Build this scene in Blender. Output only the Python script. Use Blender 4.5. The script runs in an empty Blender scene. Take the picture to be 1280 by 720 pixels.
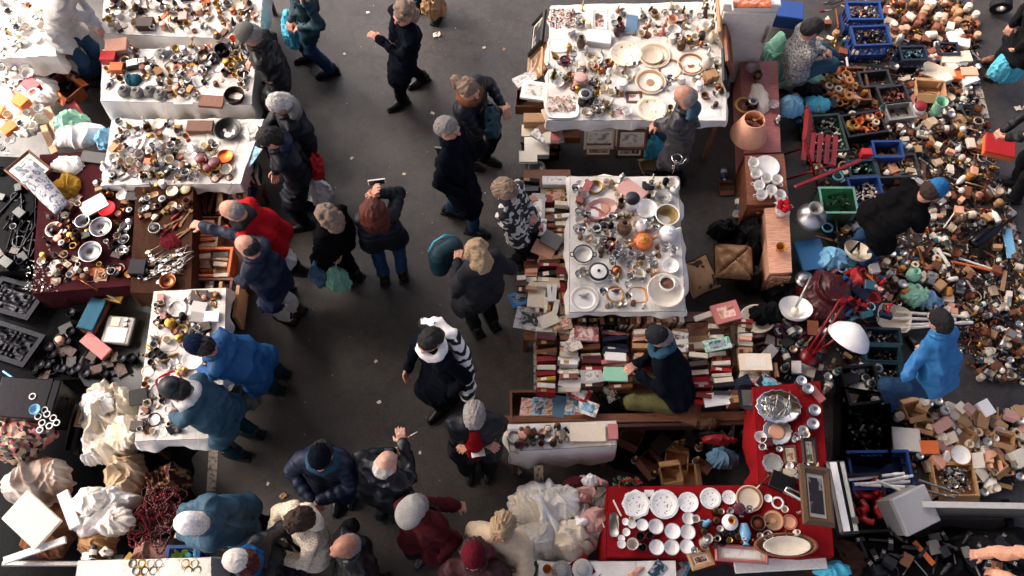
import bpy, math, random
import numpy as np
from math import sin, cos, pi, radians as rad
from mathutils import Vector, Matrix

# ------------------------------------------------------------------ camera, sky, sun, exposure
SC = bpy.context.scene
COL = SC.collection
FPX, TILT = 1150.0, rad(25.0)               # focal length in pixels of the 1280 px wide photograph, tilt from straight down
CAMH = FPX / 125.0 * cos(TILT)              # 125 px per metre on the ground at the picture's centre
cd = bpy.data.cameras.new('camera'); cam = bpy.data.objects.new('camera', cd); COL.objects.link(cam)
cd.sensor_width = 36.0; cd.lens = 36.0 * FPX / 1280.0; cd.clip_end = 500; cd.clip_start = 0.1
cam.location = (0, 0, CAMH); cam.rotation_euler = (TILT, 0, 0)
SC.camera = cam
SUN_AZ, SUN_EL = 165.0, 50.0                # direction towards the sun: degrees from +x counter-clockwise, elevation
W = bpy.data.worlds.new('World'); SC.world = W; W.use_nodes = True
wn = W.node_tree.nodes; wl = W.node_tree.links
sky = wn.new('ShaderNodeTexSky'); sky.sky_type = 'NISHITA'; sky.sun_disc = False
sky.sun_elevation = rad(SUN_EL); sky.sun_rotation = rad(90.0 - SUN_AZ)
sky.air_density = 0.35; sky.dust_density = 9.0; sky.ozone_density = 0.0
wl.new(sky.outputs[0], wn['Background'].inputs[0]); wn['Background'].inputs[1].default_value = 0.12
sl = bpy.data.lights.new('sun', 'SUN'); sun = bpy.data.objects.new('sun', sl); COL.objects.link(sun)
sl.energy = 3.2; sl.angle = rad(2.0); sl.color = (1.0, 0.94, 0.86)
_sd = Vector((cos(rad(SUN_AZ)) * cos(rad(SUN_EL)), sin(rad(SUN_AZ)) * cos(rad(SUN_EL)), sin(rad(SUN_EL))))
sun.rotation_euler = _sd.to_track_quat('Z', 'Y').to_euler()
SC.view_settings.view_transform = 'Standard'; SC.view_settings.look = 'None'
SC.view_settings.gamma = 1.0; SC.view_settings.use_curve_mapping = False
SC.view_settings.exposure = 2.35
SC.render.engine = 'CYCLES'
SC.cycles.max_bounces = 6; SC.cycles.diffuse_bounces = 4; SC.cycles.glossy_bounces = 3
SC.cycles.transmission_bounces = 4; SC.cycles.transparent_max_bounces = 6
SC.cycles.use_denoising = True; SC.cycles.sample_clamp_indirect = 6.0
SC.cycles.caustics_reflective = False; SC.cycles.caustics_refractive = False

# ------------------------------------------------------------------ pixel -> place
def P(px, py, z=0.0):
    "the point at height z that the photograph shows at pixel (px, py)"
    a = Vector((0, sin(TILT), -cos(TILT))); u = Vector((0, cos(TILT), sin(TILT)))
    d = a * FPX + Vector((1, 0, 0)) * (px - 640.0) + u * (360.0 - py)
    t = (CAMH - z) / -d.z
    return Vector((d.x * t, d.y * t, z))
def S(px, py, z=0.0):
    "pixels per metre there"
    p = P(px, py, z) - Vector((0, 0, CAMH))
    return FPX / (p.y * sin(TILT) - p.z * cos(TILT))
def D(px, py, z, n): return n / S(px, py, z)

# ------------------------------------------------------------------ noise
_rs = np.random.RandomState(7); _T = _rs.rand(64, 64, 64).astype(np.float32)
def vnoise(x, y, z):
    x = np.asarray(x, np.float32); y = np.asarray(y, np.float32); z = np.asarray(z, np.float32)
    xi = np.floor(x).astype(np.int32); yi = np.floor(y).astype(np.int32); zi = np.floor(z).astype(np.int32)
    fx = x - xi; fy = y - yi; fz = z - zi
    fx = fx * fx * (3 - 2 * fx); fy = fy * fy * (3 - 2 * fy); fz = fz * fz * (3 - 2 * fz)
    x0 = xi & 63; x1 = (xi + 1) & 63; y0 = yi & 63; y1 = (yi + 1) & 63; z0 = zi & 63; z1 = (zi + 1) & 63
    a = _T[x0, y0, z0] * (1 - fx) + _T[x1, y0, z0] * fx; b = _T[x0, y1, z0] * (1 - fx) + _T[x1, y1, z0] * fx
    c = _T[x0, y0, z1] * (1 - fx) + _T[x1, y0, z1] * fx; d = _T[x0, y1, z1] * (1 - fx) + _T[x1, y1, z1] * fx
    return (a * (1 - fy) + b * fy) * (1 - fz) + (c * (1 - fy) + d * fy) * fz
def ridged(x, y, z): return 1 - np.abs(2 * vnoise(x, y, z) - 1)

# ------------------------------------------------------------------ materials
def hexc(h):
    v = [int(h[i:i + 2], 16) / 255 for i in (0, 2, 4)]
    return tuple(c / 12.92 if c <= 0.04045 else ((c + 0.055) / 1.055) ** 2.4 for c in v)
COLOURS = {k: hexc(v) for k, v in (w.split('=') for w in '''white=e8e6e2 offwhite=dcd6cc cream=d9cbb4 ivory=e0d5c0 pale=cfc8bd beige=b9a489 tan=a8825c
brown=6e4630 darkbrown=3a2419 chestnut=7d4a33 pink=c79a90 rose=b06a66 peach=d9a184 orange=cf6a34 amber=b9782e yellow=d4ae45 mustard=a9822f gold=a98545
red=7c0e15 brightred=ad1a20 darkred=480a0f maroon=4a1a1f burgundy=351015 purple=4b2a4e green=4d7a4a darkgreen=1f3a2a mint=8fc4a8 olive=5a5836 lime=86b34a
teal=2a5a68 darkteal=15353f cyan=55b6cf skyblue=7db7d9 blue=134b7c royalblue=193b78 brightblue=3276ae navy=0f1931 darknavy=080d17 denim=203c5a slateblue=2a4a5c steelblue=54758f
grey=8a8884 lightgrey=b5b3af midgrey=66645f darkgrey=2a2a2e charcoal=151518 black=08080a silver=b9b7b2 brass=a5803f copper=a05f3f bronze=5e4630 iron=26272b rust=7a4329
skin=c58f78 skinpale=d0a08a skintan=a97560 hairgrey=8d8782 hairwhite=cfcac2 hairblack=15120f hairbrown=3b2519 hairred=5e2413 hairblond=a98f6f hairash=8a7462 card=b08a62 paper=dbd3c3 straw=b59a66 wine=5b1622'''.split())}
FIN = dict(  # rough, metal, colour variation, bump, noise scale, spec
    glaze=(.22, 0, .06, .02, 30, .5), matte=(.8, 0, .12, .08, 40, .3), gloss=(.3, 0, .06, .02, 30, .5), plastic=(.38, 0, .08, .03, 25, .5),
    metal=(.32, 1, .15, .06, 40, .5), polished=(.16, 1, .08, .02, 30, .5), rusty=(.65, .6, .4, .2, 45, .4), wood=(.5, 0, .3, .1, 9, .4), fabric=(.9, 0, .14, .25, 60, .1),
    leather=(.42, 0, .12, .18, 55, .45), nylon=(.55, 0, .1, .12, 45, .3), wool=(.95, 0, .25, .5, 130, .06), denim=(.9, 0, .3, .25, 70, .2), paper=(.75, 0, .1, .04, 30, .3),
    print=(.45, 0, .9, .02, 22, .4), skin=(.5, 0, .22, .05, 28, .4), hair=(.55, 0, .5, .6, 90, .4), glass=(.08, 0, 0, 0, 10, .5), fur=(.95, 0, .5, .8, 110, .1), weave=(.8, 0, .35, .6, 60, .2))
_M = {}
def mat(colour, finish='matte'):
    key = colour + ' ' + finish
    if key in _M: return _M[key]
    c = COLOURS[colour]; ro, me, var, bu, sc_, sp = FIN[finish]
    m = bpy.data.materials.new(key.replace(' ', '_')); m.use_nodes = True
    n = m.node_tree.nodes; l = m.node_tree.links; b = n['Principled BSDF']
    b.inputs['Roughness'].default_value = ro; b.inputs['Metallic'].default_value = me
    b.inputs['Specular IOR Level'].default_value = sp
    if finish == 'glass':
        b.inputs['Base Color'].default_value = (*[min(1, x ** .5) for x in c], 1); b.inputs['Transmission Weight'].default_value = .75; _M[key] = m; return m
    tc = n.new('ShaderNodeTexCoord'); no = n.new('ShaderNodeTexNoise'); no.inputs['Scale'].default_value = sc_
    no.inputs['Detail'].default_value = 4; oi = n.new('ShaderNodeObjectInfo')
    mp = n.new('ShaderNodeMapping'); l.new(tc.outputs['Object'], mp.inputs[0]); l.new(mp.outputs[0], no.inputs['Vector'])
    ad = n.new('ShaderNodeVectorMath'); ad.operation = 'ADD'
    l.new(oi.outputs['Location'], mp.inputs['Location'])
    if finish == 'wood': mp.inputs['Scale'].default_value = (1.2, 9, 9); no.inputs['Distortion'].default_value = .6
    if finish == 'hair': mp.inputs['Scale'].default_value = (2, 2, .6)
    if finish in ('metal', 'rusty'): no.inputs['Roughness'].default_value = .7
    mx = n.new('ShaderNodeMix'); mx.data_type = 'RGBA'
    lo = tuple(x * (1 - var) for x in c); hi = tuple(min(1, x * (1 + var * .8) + .01 * var) for x in c)
    if finish == 'rusty': hi = tuple(.5 * a + .5 * r for a, r in zip(c, COLOURS['rust']))
    mx.inputs[6].default_value = (*lo, 1); mx.inputs[7].default_value = (*hi, 1)
    rp = n.new('ShaderNodeMapRange'); rp.inputs[1].default_value = .32; rp.inputs[2].default_value = .68
    l.new(no.outputs[0], rp.inputs[0]); l.new(rp.outputs[0], mx.inputs[0])
    pr = None
    if finish == 'print':
        no.inputs['Scale'].default_value = 3.4; no.inputs['Detail'].default_value = 6; no.inputs['Distortion'].default_value = .8
        pr = n.new('ShaderNodeValToRGB'); e = pr.color_ramp.elements; e.new(.45); e.new(.55); e.new(.66)
        for q, p_, v_ in zip(e, (.3, .43, .5, .57, .7), (tuple(x * .18 + .01 for x in c), tuple(x * .6 for x in c), c, tuple(min(1, x * .5 + .38) for x in c), tuple(min(1, .55 * x + .08 * (i == 0)) for i, x in enumerate(c)))): q.position = p_; q.color = (*v_, 1)
        l.new(no.outputs[0], pr.inputs[0])
    hs = n.new('ShaderNodeHueSaturation'); r2 = n.new('ShaderNodeMapRange')
    r2.inputs[3].default_value = .82; r2.inputs[4].default_value = 1.14
    l.new(oi.outputs['Random'], r2.inputs[0]); l.new(r2.outputs[0], hs.inputs['Value']); l.new(pr.outputs[0] if pr else mx.outputs[2], hs.inputs['Color'])
    l.new(hs.outputs[0], b.inputs['Base Color'])
    if bu:
        bp = n.new('ShaderNodeBump'); bp.inputs['Strength'].default_value = min(1, bu * 2); bp.inputs['Distance'].default_value = .01
        n2 = n.new('ShaderNodeTexNoise'); n2.inputs['Scale'].default_value = sc_ * 1.7; n2.inputs['Detail'].default_value = 3
        if finish in ('nylon', 'leather', 'fabric', 'wool', 'denim'):     # creases of worn cloth over the weave
            n2.inputs['Scale'].default_value = 13; n2.inputs['Detail'].default_value = 8; n2.inputs['Distortion'].default_value = .6; bp.inputs['Distance'].default_value = .02; bp.inputs['Strength'].default_value = .3
        l.new(mp.outputs[0], n2.inputs['Vector']); l.new(n2.outputs[0], bp.inputs['Height']); l.new(bp.outputs[0], b.inputs['Normal'])
    _M[key] = m
    return m
def custom(name, build):
    if name in _M: return _M[name]
    m = bpy.data.materials.new(name); m.use_nodes = True
    build(m.node_tree.nodes, m.node_tree.links, m.node_tree.nodes['Principled BSDF']); _M[name] = m
    return m
def _patterned(cols, scale, kind='noise', rough=.5, bump=.0, pos=None):
    def f(n, l, b):
        tc = n.new('ShaderNodeTexCoord')
        if kind == 'voronoi':
            t = n.new('ShaderNodeTexVoronoi'); t.inputs['Scale'].default_value = scale; s = n.new('ShaderNodeSeparateColor'); l.new(t.outputs['Color'], s.inputs[0]); out = s.outputs[0]
        elif kind == 'wave':
            t = n.new('ShaderNodeTexWave'); t.inputs['Scale'].default_value = scale; t.inputs['Distortion'].default_value = 3; t.inputs['Detail'].default_value = 2; out = t.outputs['Fac']
        elif kind == 'bands':
            t = n.new('ShaderNodeTexWave'); t.bands_direction = 'Z'; t.inputs['Scale'].default_value = scale; t.inputs['Distortion'].default_value = 4; t.inputs['Detail'].default_value = 3; t.inputs['Detail Scale'].default_value = 2; out = t.outputs['Fac']
        elif kind == 'rings':
            t = n.new('ShaderNodeTexWave'); t.wave_type = 'RINGS'; t.rings_direction = 'Z'; t.inputs['Scale'].default_value = scale; t.inputs['Distortion'].default_value = 1.5; t.inputs['Detail'].default_value = 3; t.inputs['Detail Scale'].default_value = 4; out = t.outputs['Fac']
        else:
            t = n.new('ShaderNodeTexNoise'); t.inputs['Scale'].default_value = scale; t.inputs['Detail'].default_value = 5; out = t.outputs[0]
        l.new(tc.outputs['Object'], t.inputs['Vector'])
        cr = n.new('ShaderNodeValToRGB'); e = cr.color_ramp.elements
        ps = pos or [i / max(1, len(cols) - 1) for i in range(len(cols))]
        while len(e) < len(cols): e.new(.5)
        for i, c in enumerate(cols): e[i].position = ps[i]; e[i].color = (*COLOURS[c], 1)
        if kind == 'voronoi': cr.color_ramp.interpolation = 'CONSTANT'
        l.new(out, cr.inputs[0]); l.new(cr.outputs[0], b.inputs['Base Color']); b.inputs['Roughness'].default_value = rough
        if bump:
            bp = n.new('ShaderNodeBump'); bp.inputs['Strength'].default_value = bump; bp.inputs['Distance'].default_value = .01; l.new(out, bp.inputs['Height']); l.new(bp.outputs[0], b.inputs['Normal'])
    return f
def _linen(n, l, b):
    tc = n.new('ShaderNodeTexCoord'); g = n.new('ShaderNodeTexNoise'); g.inputs['Scale'].default_value = 2.6; g.inputs['Detail'].default_value = 8; g.inputs['Roughness'].default_value = .62; l.new(tc.outputs['Object'], g.inputs['Vector'])
    c = n.new('ShaderNodeValToRGB'); e = c.color_ramp.elements; e.new(.5); e[0].position = .3; e[0].color = (.56, .51, .44, 1); e[1].position = .44; e[1].color = (.68, .65, .60, 1); e[2].position = .7; e[2].color = (.79, .77, .74, 1); l.new(g.outputs[0], c.inputs[0]); l.new(c.outputs[0], b.inputs['Base Color']); b.inputs['Roughness'].default_value = .85; b.inputs['Specular IOR Level'].default_value = .15
    k = n.new('ShaderNodeTexNoise'); k.inputs['Scale'].default_value = 6; k.inputs['Detail'].default_value = 9; k.inputs['Distortion'].default_value = 1.0; l.new(tc.outputs['Object'], k.inputs['Vector'])
    v = n.new('ShaderNodeTexVoronoi'); v.feature = 'DISTANCE_TO_EDGE'; v.distance = 'CHEBYCHEV'; v.inputs['Scale'].default_value = 3.2; v.inputs['Randomness'].default_value = .35; l.new(tc.outputs['Object'], v.inputs['Vector']); m_ = n.new('ShaderNodeMapRange'); m_.inputs[2].default_value = .05; l.new(v.outputs[0], m_.inputs[0])
    ad = n.new('ShaderNodeMath'); ad.operation = 'ADD'; l.new(k.outputs[0], ad.inputs[0]); ml = n.new('ShaderNodeMath'); ml.operation = 'MULTIPLY'; ml.inputs[1].default_value = .22; l.new(m_.outputs[0], ml.inputs[0]); l.new(ml.outputs[0], ad.inputs[1])
    bp = n.new('ShaderNodeBump'); bp.inputs['Strength'].default_value = .4; bp.inputs['Distance'].default_value = .03; l.new(ad.outputs[0], bp.inputs['Height']); l.new(bp.outputs[0], b.inputs['Normal'])
def pat(name, *a, **k): return custom(name, _patterned(*a, **k))

# ------------------------------------------------------------------ objects
def raw_obj(name, data, parent=None):
    o = bpy.data.objects.new(name, data); COL.objects.link(o)
    if parent is not None: o.parent = parent
    return o
def tag(o, label=None, cat=None, group=None, kind=None):
    if label: o['label'] = label
    if cat: o['category'] = cat
    if group: o['group'] = group
    if kind: o['kind'] = kind
    return o
def mk(vf, m, smooth=True, name='shape'):
    me = bpy.data.meshes.new(name); v, f = vf
    me.from_pydata([tuple(p) for p in v], [], [tuple(int(i) for i in q) for q in f]); 
    if smooth is True: me.shade_smooth()
    elif smooth: 
        me.shade_smooth(); me.set_sharp_from_angle(angle=rad(smooth))
    if m is not None: me.materials.append(m)
    return me
def structure(name, vf, m, parent=None, smooth=False):
    o = raw_obj(name, mk(vf, m, smooth, name), parent)
    if parent is None: o['kind'] = 'structure'
    return o
NTHING = [0]
USED = {}
def put(name, parts, loc, rz=0.0, sc=1.0, label=None, cat=None, group=None, tilt=None, quat=None):
    """one thing: parts = [(part name, mesh, [sub-parts])]; a single part becomes the thing itself"""
    NTHING[0] += 1
    if len(parts) == 1 and not (len(parts[0]) > 2 and parts[0][2]):
        o = raw_obj(name, parts[0][1])
    else:
        o = raw_obj(name, None); o.empty_display_size = .05
        for p in parts:
            c = raw_obj(p[0], p[1], o)
            for s_ in (p[2] if len(p) > 2 else ()): raw_obj(s_[0], s_[1], c)
    o.location = loc
    if quat is not None: o.rotation_euler = quat.to_euler()
    elif tilt: o.rotation_euler = (tilt[0], tilt[1], rz)
    else: o.rotation_euler = (0, 0, rz)
    o.scale = sc if hasattr(sc, '__len__') else (sc, sc, sc)
    tag(o, label, cat or name.split('_')[-1], group)
    return o

# ------------------------------------------------------------------ shapes: (vertices, faces)
def join(*vfs):
    V, F = [], []
    for v, f in vfs:
        k = len(V); V += [tuple(p) for p in v]; F += [tuple(i + k for i in q) for q in f]
    return V, F
def xf(vf, M=None, loc=None, rot=None, sc=None):
    if M is None:
        M = Matrix.Translation(loc or (0, 0, 0))
        if rot: M = M @ Matrix.Rotation(rot[2], 4, 'Z') @ Matrix.Rotation(rot[1], 4, 'Y') @ Matrix.Rotation(rot[0], 4, 'X')
        if sc: M = M @ Matrix.Diagonal((*(sc if hasattr(sc, '__len__') else (sc,) * 3), 1))
    return [tuple(M @ Vector(p)) for p in vf[0]], vf[1]
def box(x, y, z, c=(0, 0, 0), b=.0):
    "box of size x y z centred on c in x, y and standing on c.z; chamfer b"
    x /= 2; y /= 2
    if b <= 0:
        v = [(sx * x + c[0], sy * y + c[1], c[2] + sz * z) for sz in (0, 1) for sy in (-1, 1) for sx in (-1, 1)]
        return v, [(0, 2, 3, 1), (4, 5, 7, 6), (0, 1, 5, 4), (2, 6, 7, 3), (0, 4, 6, 2), (1, 3, 7, 5)]
    b = min(b, x * .45, y * .45, z * .45)
    V = []; F = []
    rings = [(x - b, y - b, 0), (x, y, b), (x, y, z - b), (x - b, y - b, z)]
    for (rx, ry, rz_) in rings:
        bb = b * .7
        V += [(rx - bb, -ry, rz_), (rx, -ry + bb, rz_), (rx, ry - bb, rz_), (rx - bb, ry, rz_), (-rx + bb, ry, rz_), (-rx, ry - bb, rz_), (-rx, -ry + bb, rz_), (-rx + bb, -ry, rz_)]
    for r in range(3):
        for i in range(8):
            j = (i + 1) % 8; F.append((r * 8 + i, r * 8 + j, r * 8 + 8 + j, r * 8 + 8 + i))
    F.append(tuple(range(7, -1, -1))); F.append(tuple(range(24, 32)))
    return [(p[0] + c[0], p[1] + c[1], p[2] + c[2]) for p in V], F
def lathe(prof, seg=20, wob=None):
    V, F, idx = [], [], []
    for (r, z) in prof:
        if r <= 1e-6: idx.append([len(V)]); V.append((0, 0, z))
        else:
            idx.append(list(range(len(V), len(V) + seg)))
            for i in range(seg):
                a = 2 * pi * i / seg; k = r * (1 + (wob(a, r, z) if wob else 0)); V.append((k * cos(a), k * sin(a), z))
    for a, b in zip(idx, idx[1:]):
        if len(a) == 1 and len(b) == 1: continue
        for i in range(seg):
            j = (i + 1) % seg
            if len(a) == 1: F.append((a[0], b[j], b[i]))
            elif len(b) == 1: F.append((a[i], a[j], b[0]))
            else: F.append((a[i], a[j], b[j], b[i]))
    return V, F
def tube(pts, r, seg=8, closed=False, caps=True):
    pts = [Vector(p) for p in pts]; n = len(pts); V, F = [], []
    rr = r if hasattr(r, '__len__') else [r] * n
    up = Vector((0, 0, 1))
    for i, p in enumerate(pts):
        t = (pts[(i + 1) % n] - pts[i - 1]) if closed else (pts[min(i + 1, n - 1)] - pts[max(i - 1, 0)])
        t = t.normalized() if t.length > 1e-9 else Vector((0, 0, 1))
        if i == 0:
            up = Vector((0, 0, 1)) if abs(t.z) < .9 else Vector((1, 0, 0))
        a = t.cross(up); a = a.normalized() if a.length > 1e-6 else Vector((1, 0, 0)); b = a.cross(t); up = b
        for k in range(seg):
            w = 2 * pi * k / seg; V.append(tuple(p + (a * cos(w) + b * sin(w)) * rr[i]))
    for i in range(n if closed else n - 1):
        j = (i + 1) % n
        for k in range(seg):
            m_ = (k + 1) % seg; F.append((i * seg + k, i * seg + m_, j * seg + m_, j * seg + k))
    if caps and not closed: F.append(tuple(range(seg - 1, -1, -1))); F.append(tuple(range((n - 1) * seg, n * seg)))
    return V, F
def bar(a, b, w, h):
    a = Vector(a); b = Vector(b); d = b - a; L = d.length; q = d.to_track_quat('X', 'Z').to_matrix().to_4x4()
    return xf(box(L, w, h, (L / 2, 0, -h / 2)), Matrix.Translation(a) @ q)
def prism(poly, z0, z1):
    n = len(poly); V = [(p[0], p[1], z0) for p in poly] + [(p[0], p[1], z1) for p in poly]
    return V, [tuple(range(n - 1, -1, -1)), tuple(range(n, 2 * n))] + [(i, (i + 1) % n, n + (i + 1) % n, n + i) for i in range(n)]
def grid(nu, nv, fn):
    V = [fn(i / (nu - 1), j / (nv - 1)) for j in range(nv) for i in range(nu)]
    return V, [(j * nu + i, j * nu + i + 1, (j + 1) * nu + i + 1, (j + 1) * nu + i) for j in range(nv - 1) for i in range(nu - 1)]

# ------------------------------------------------------------------ smooth solids (distance fields -> surface nets)
def cap(a, b, ra, rb=None, ridge=None): return ('c', np.array(a, np.float32), np.array(b, np.float32), ra, ra if rb is None else rb, ridge)
def ell(c, r, ax=None): return ('e', np.array(c, np.float32), np.array(r, np.float32), None if ax is None else np.array(ax, np.float32))
def _dist(p, X):
    if p[0] == 'c':
        _, a, b, ra, rb, ridge = p; ba = b - a; L2 = float(ba @ ba) + 1e-9
        pa = X - a; t = np.clip(pa @ ba / L2, 0, 1)
        d = np.linalg.norm(pa - t[:, None] * ba, axis=1) - (ra + (rb - ra) * t)
        if ridge: d = d - ridge[0] * (np.abs(np.sin(np.pi * (t * math.sqrt(L2) + ridge[2]) / ridge[1])) - .5)
        return d
    _, c, r, ax = p; q = X - c
    if ax is not None: q = q @ ax.T
    k = np.linalg.norm(q / r, axis=1)
    return (k - 1) * float(min(r)) * .5 + (k - 1) * float(np.mean(r)) * .5
def _bounds(prims, pad):
    lo = np.full(3, 1e9); hi = -lo
    for p in prims:
        if p[0] == 'c':
            r = max(p[3], p[4]); 
            for q in (p[1], p[2]): lo = np.minimum(lo, q - r); hi = np.maximum(hi, q + r)
        else:
            r = float(max(p[2])); lo = np.minimum(lo, p[1] - r); hi = np.maximum(hi, p[1] + r)
    return lo - pad, hi + pad
def solid(prims, h=.016, k=.03, disp=None, cut=None, pad=None):
    pad = pad or 2.5 * h + .02
    lo, hi = _bounds(prims, pad); n = np.ceil((hi - lo) / h).astype(int) + 1
    ax = [lo[i] + h * np.arange(n[i], dtype=np.float32) for i in range(3)]
    X = np.stack(np.meshgrid(*ax, indexing='ij'), -1).reshape(-1, 3).astype(np.float32)
    d = None
    for p in prims:
        e = _dist(p, X)
        if d is None: d = e
        else:
            w = np.clip(.5 + .5 * (e - d) / k, 0, 1); d = e * (1 - w) + d * w - k * w * (1 - w)
    if disp is not None:
        m_ = np.abs(d) < .07; d[m_] += disp(X[m_])
    if cut is not None: d = np.maximum(d, cut(X))
    return surfnet(d.reshape(n), lo, h)
_CO = np.array([(i, j, k) for i in (0, 1) for j in (0, 1) for k in (0, 1)])
_ED = [(a, b) for a in range(8) for b in range(a + 1, 8) if np.abs(_CO[a] - _CO[b]).sum() == 1]
def surfnet(d, lo, h):
    s = d < 0; n = d.shape
    cnt = sum(s[i:n[0] - 1 + i, j:n[1] - 1 + j, k:n[2] - 1 + k].astype(np.int8) for i, j, k in _CO)
    act = (cnt > 0) & (cnt < 8); ijk = np.argwhere(act)
    if not len(ijk): return [], []
    idx = np.full(act.shape, -1, np.int64); idx[act] = np.arange(len(ijk))
    acc = np.zeros((len(ijk), 3)); num = np.zeros(len(ijk))
    vals = [d[ijk[:, 0] + c[0], ijk[:, 1] + c[1], ijk[:, 2] + c[2]] for c in _CO]
    for a, b in _ED:
        va, vb = vals[a], vals[b]; m_ = (va < 0) != (vb < 0)
        t = np.where(m_, va / np.where(np.abs(va - vb) < 1e-12, 1, va - vb), 0)
        acc += np.where(m_[:, None], _CO[a] + t[:, None] * (_CO[b] - _CO[a]), 0); num += m_
    V = lo + h * (ijk + acc / num[:, None])
    F = []
    for axis in range(3):
        sa = np.moveaxis(s, axis, 0); ia = np.moveaxis(idx, axis, 0)
        m_ = sa[:-1, 1:-1, 1:-1] != sa[1:, 1:-1, 1:-1]; q = np.argwhere(m_)
        if not len(q): continue
        i, j, k = q[:, 0], q[:, 1] + 1, q[:, 2] + 1
        f = np.stack([ia[i, j - 1, k - 1], ia[i, j, k - 1], ia[i, j, k], ia[i, j - 1, k]], 1)
        ins = sa[i, j, k]
        flip = ~ins if axis != 1 else ins
        f[flip] = f[flip][:, ::-1]; F.append(f)
    F = np.concatenate(F); F = F[(F >= 0).all(1)]
    return V, F
def mk_np(V, F, m, name='shape', smooth=True):
    me = bpy.data.meshes.new(name); V = np.asarray(V, np.float32); F = np.asarray(F, np.int32)
    me.vertices.add(len(V)); me.vertices.foreach_set('co', V.ravel())
    me.loops.add(F.size); me.loops.foreach_set('vertex_index', F.ravel())
    me.polygons.add(len(F)); me.polygons.foreach_set('loop_start', np.arange(0, F.size, F.shape[1], dtype=np.int32))
    me.update(calc_edges=True)
    if smooth: me.shade_smooth()
    if m is not None: me.materials.append(m)
    return me
def join_np(parts):
    V, F, k = [], [], 0
    for v, f in parts:
        if len(v) == 0: continue
        V.append(np.asarray(v)); F.append(np.asarray(f) + k); k += len(v)
    return np.concatenate(V), np.concatenate(F)
# ------------------------------------------------------------------ people
def V3(*a): return np.array(a, float)
def nrm(v): return v / (np.linalg.norm(v) + 1e-9)
def ik(a, t, l1, l2, pole):
    d = t - a; L = np.linalg.norm(d)
    if L > (l1 + l2) * .995: t = a + d / L * (l1 + l2) * .995; d = t - a; L = np.linalg.norm(d)
    L = max(L, abs(l1 - l2) + .02)
    u = d / (np.linalg.norm(d) + 1e-9); x = (l1 * l1 - l2 * l2 + L * L) / (2 * L); y = math.sqrt(max(0, l1 * l1 - x * x))
    p = pole - (pole @ u) * u
    return a + u * x + nrm(p) * y, t
def with_cut(tprims, plane, aprims, h, k, disp):
    allp = tprims + aprims; lo, hi = _bounds(allp, 2.5 * h + .02); n = np.ceil((hi - lo) / h).astype(int) + 1
    ax = [lo[i] + h * np.arange(n[i], dtype=np.float32) for i in range(3)]
    X = np.stack(np.meshgrid(*ax, indexing='ij'), -1).reshape(-1, 3).astype(np.float32)
    def uni(ps, d, k):
        for p in ps:
            e = _dist(p, X)
            if d is None: d = e
            else:
                w = np.clip(.5 + .5 * (e - d) / k, 0, 1); d = e * (1 - w) + d * w - k * w * (1 - w)
        return d
    d = uni(tprims, None, k)
    if plane is not None: d = np.maximum(d, (X - plane[0].astype(np.float32)) @ plane[1].astype(np.float32))
    d = uni(aprims, d, k * .55)
    if disp is not None:
        m_ = np.abs(d) < .06; d[m_] += disp(X[m_])
    return surfnet(d.reshape(n), lo, h)
def folds(seed, amp, fz=7.0):
    o = seed * 3.7
    return lambda X: -amp * (ridged(X[:, 0] * 10 + o + X[:, 2] * 4, X[:, 1] * 10 - X[:, 2] * 3, X[:, 2] * fz + o) ** 3 - .35) - amp * .8 * (ridged(X[:, 0] * 5 + o, X[:, 1] * 5 + X[:, 2] * 9, X[:, 2] * 14) ** 3 - .35)
def hand_prims(w, d, n, side, curl=.5, spread=1.0):
    "palm, four fingers of their own lengths and a thumb; w wrist, d pointing direction, n back of the hand, side vector towards the thumb"
    ps = [cap(w - d * .02, w + d * .03 + side * .012, .024, .026), cap(w + d * .02 + side * .022, w + d * .082 + side * .026, .018, .014), cap(w + d * .02, w + d * .087, .019, .014), cap(w + d * .02 - side * .02, w + d * .08 - side * .024, .018, .013)]
    fg = []
    for off, ln in ((.03, .068), (.011, .076), (-.009, .071), (-.028, .056)):
        b = w + d * .083 + side * off; dd = nrm(d + side * off * 3 * spread)
        m1 = b + (dd * cos(curl * .7) - n * sin(curl * .7)) * ln * .55
        m2 = m1 + (dd * cos(curl * 1.7) - n * sin(curl * 1.7)) * ln * .5
        fg += [cap(b, m1, .0098, .0092), cap(m1, m2, .0092, .0078)]
    t1 = w + d * .03 + side * .03; t2 = t1 + nrm(side * .75 + d * .65 - n * .25) * .036; t3 = t2 + nrm(d * .9 + side * .25 - n * (.3 + curl * .4)) * .032
    fg += [cap(w + d * .012 + side * .015, t1, .017, .014), cap(t1, t2, .013, .011), cap(t2, t3, .011, .0088)]
    return ps, fg
PEOPLE = {}
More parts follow.
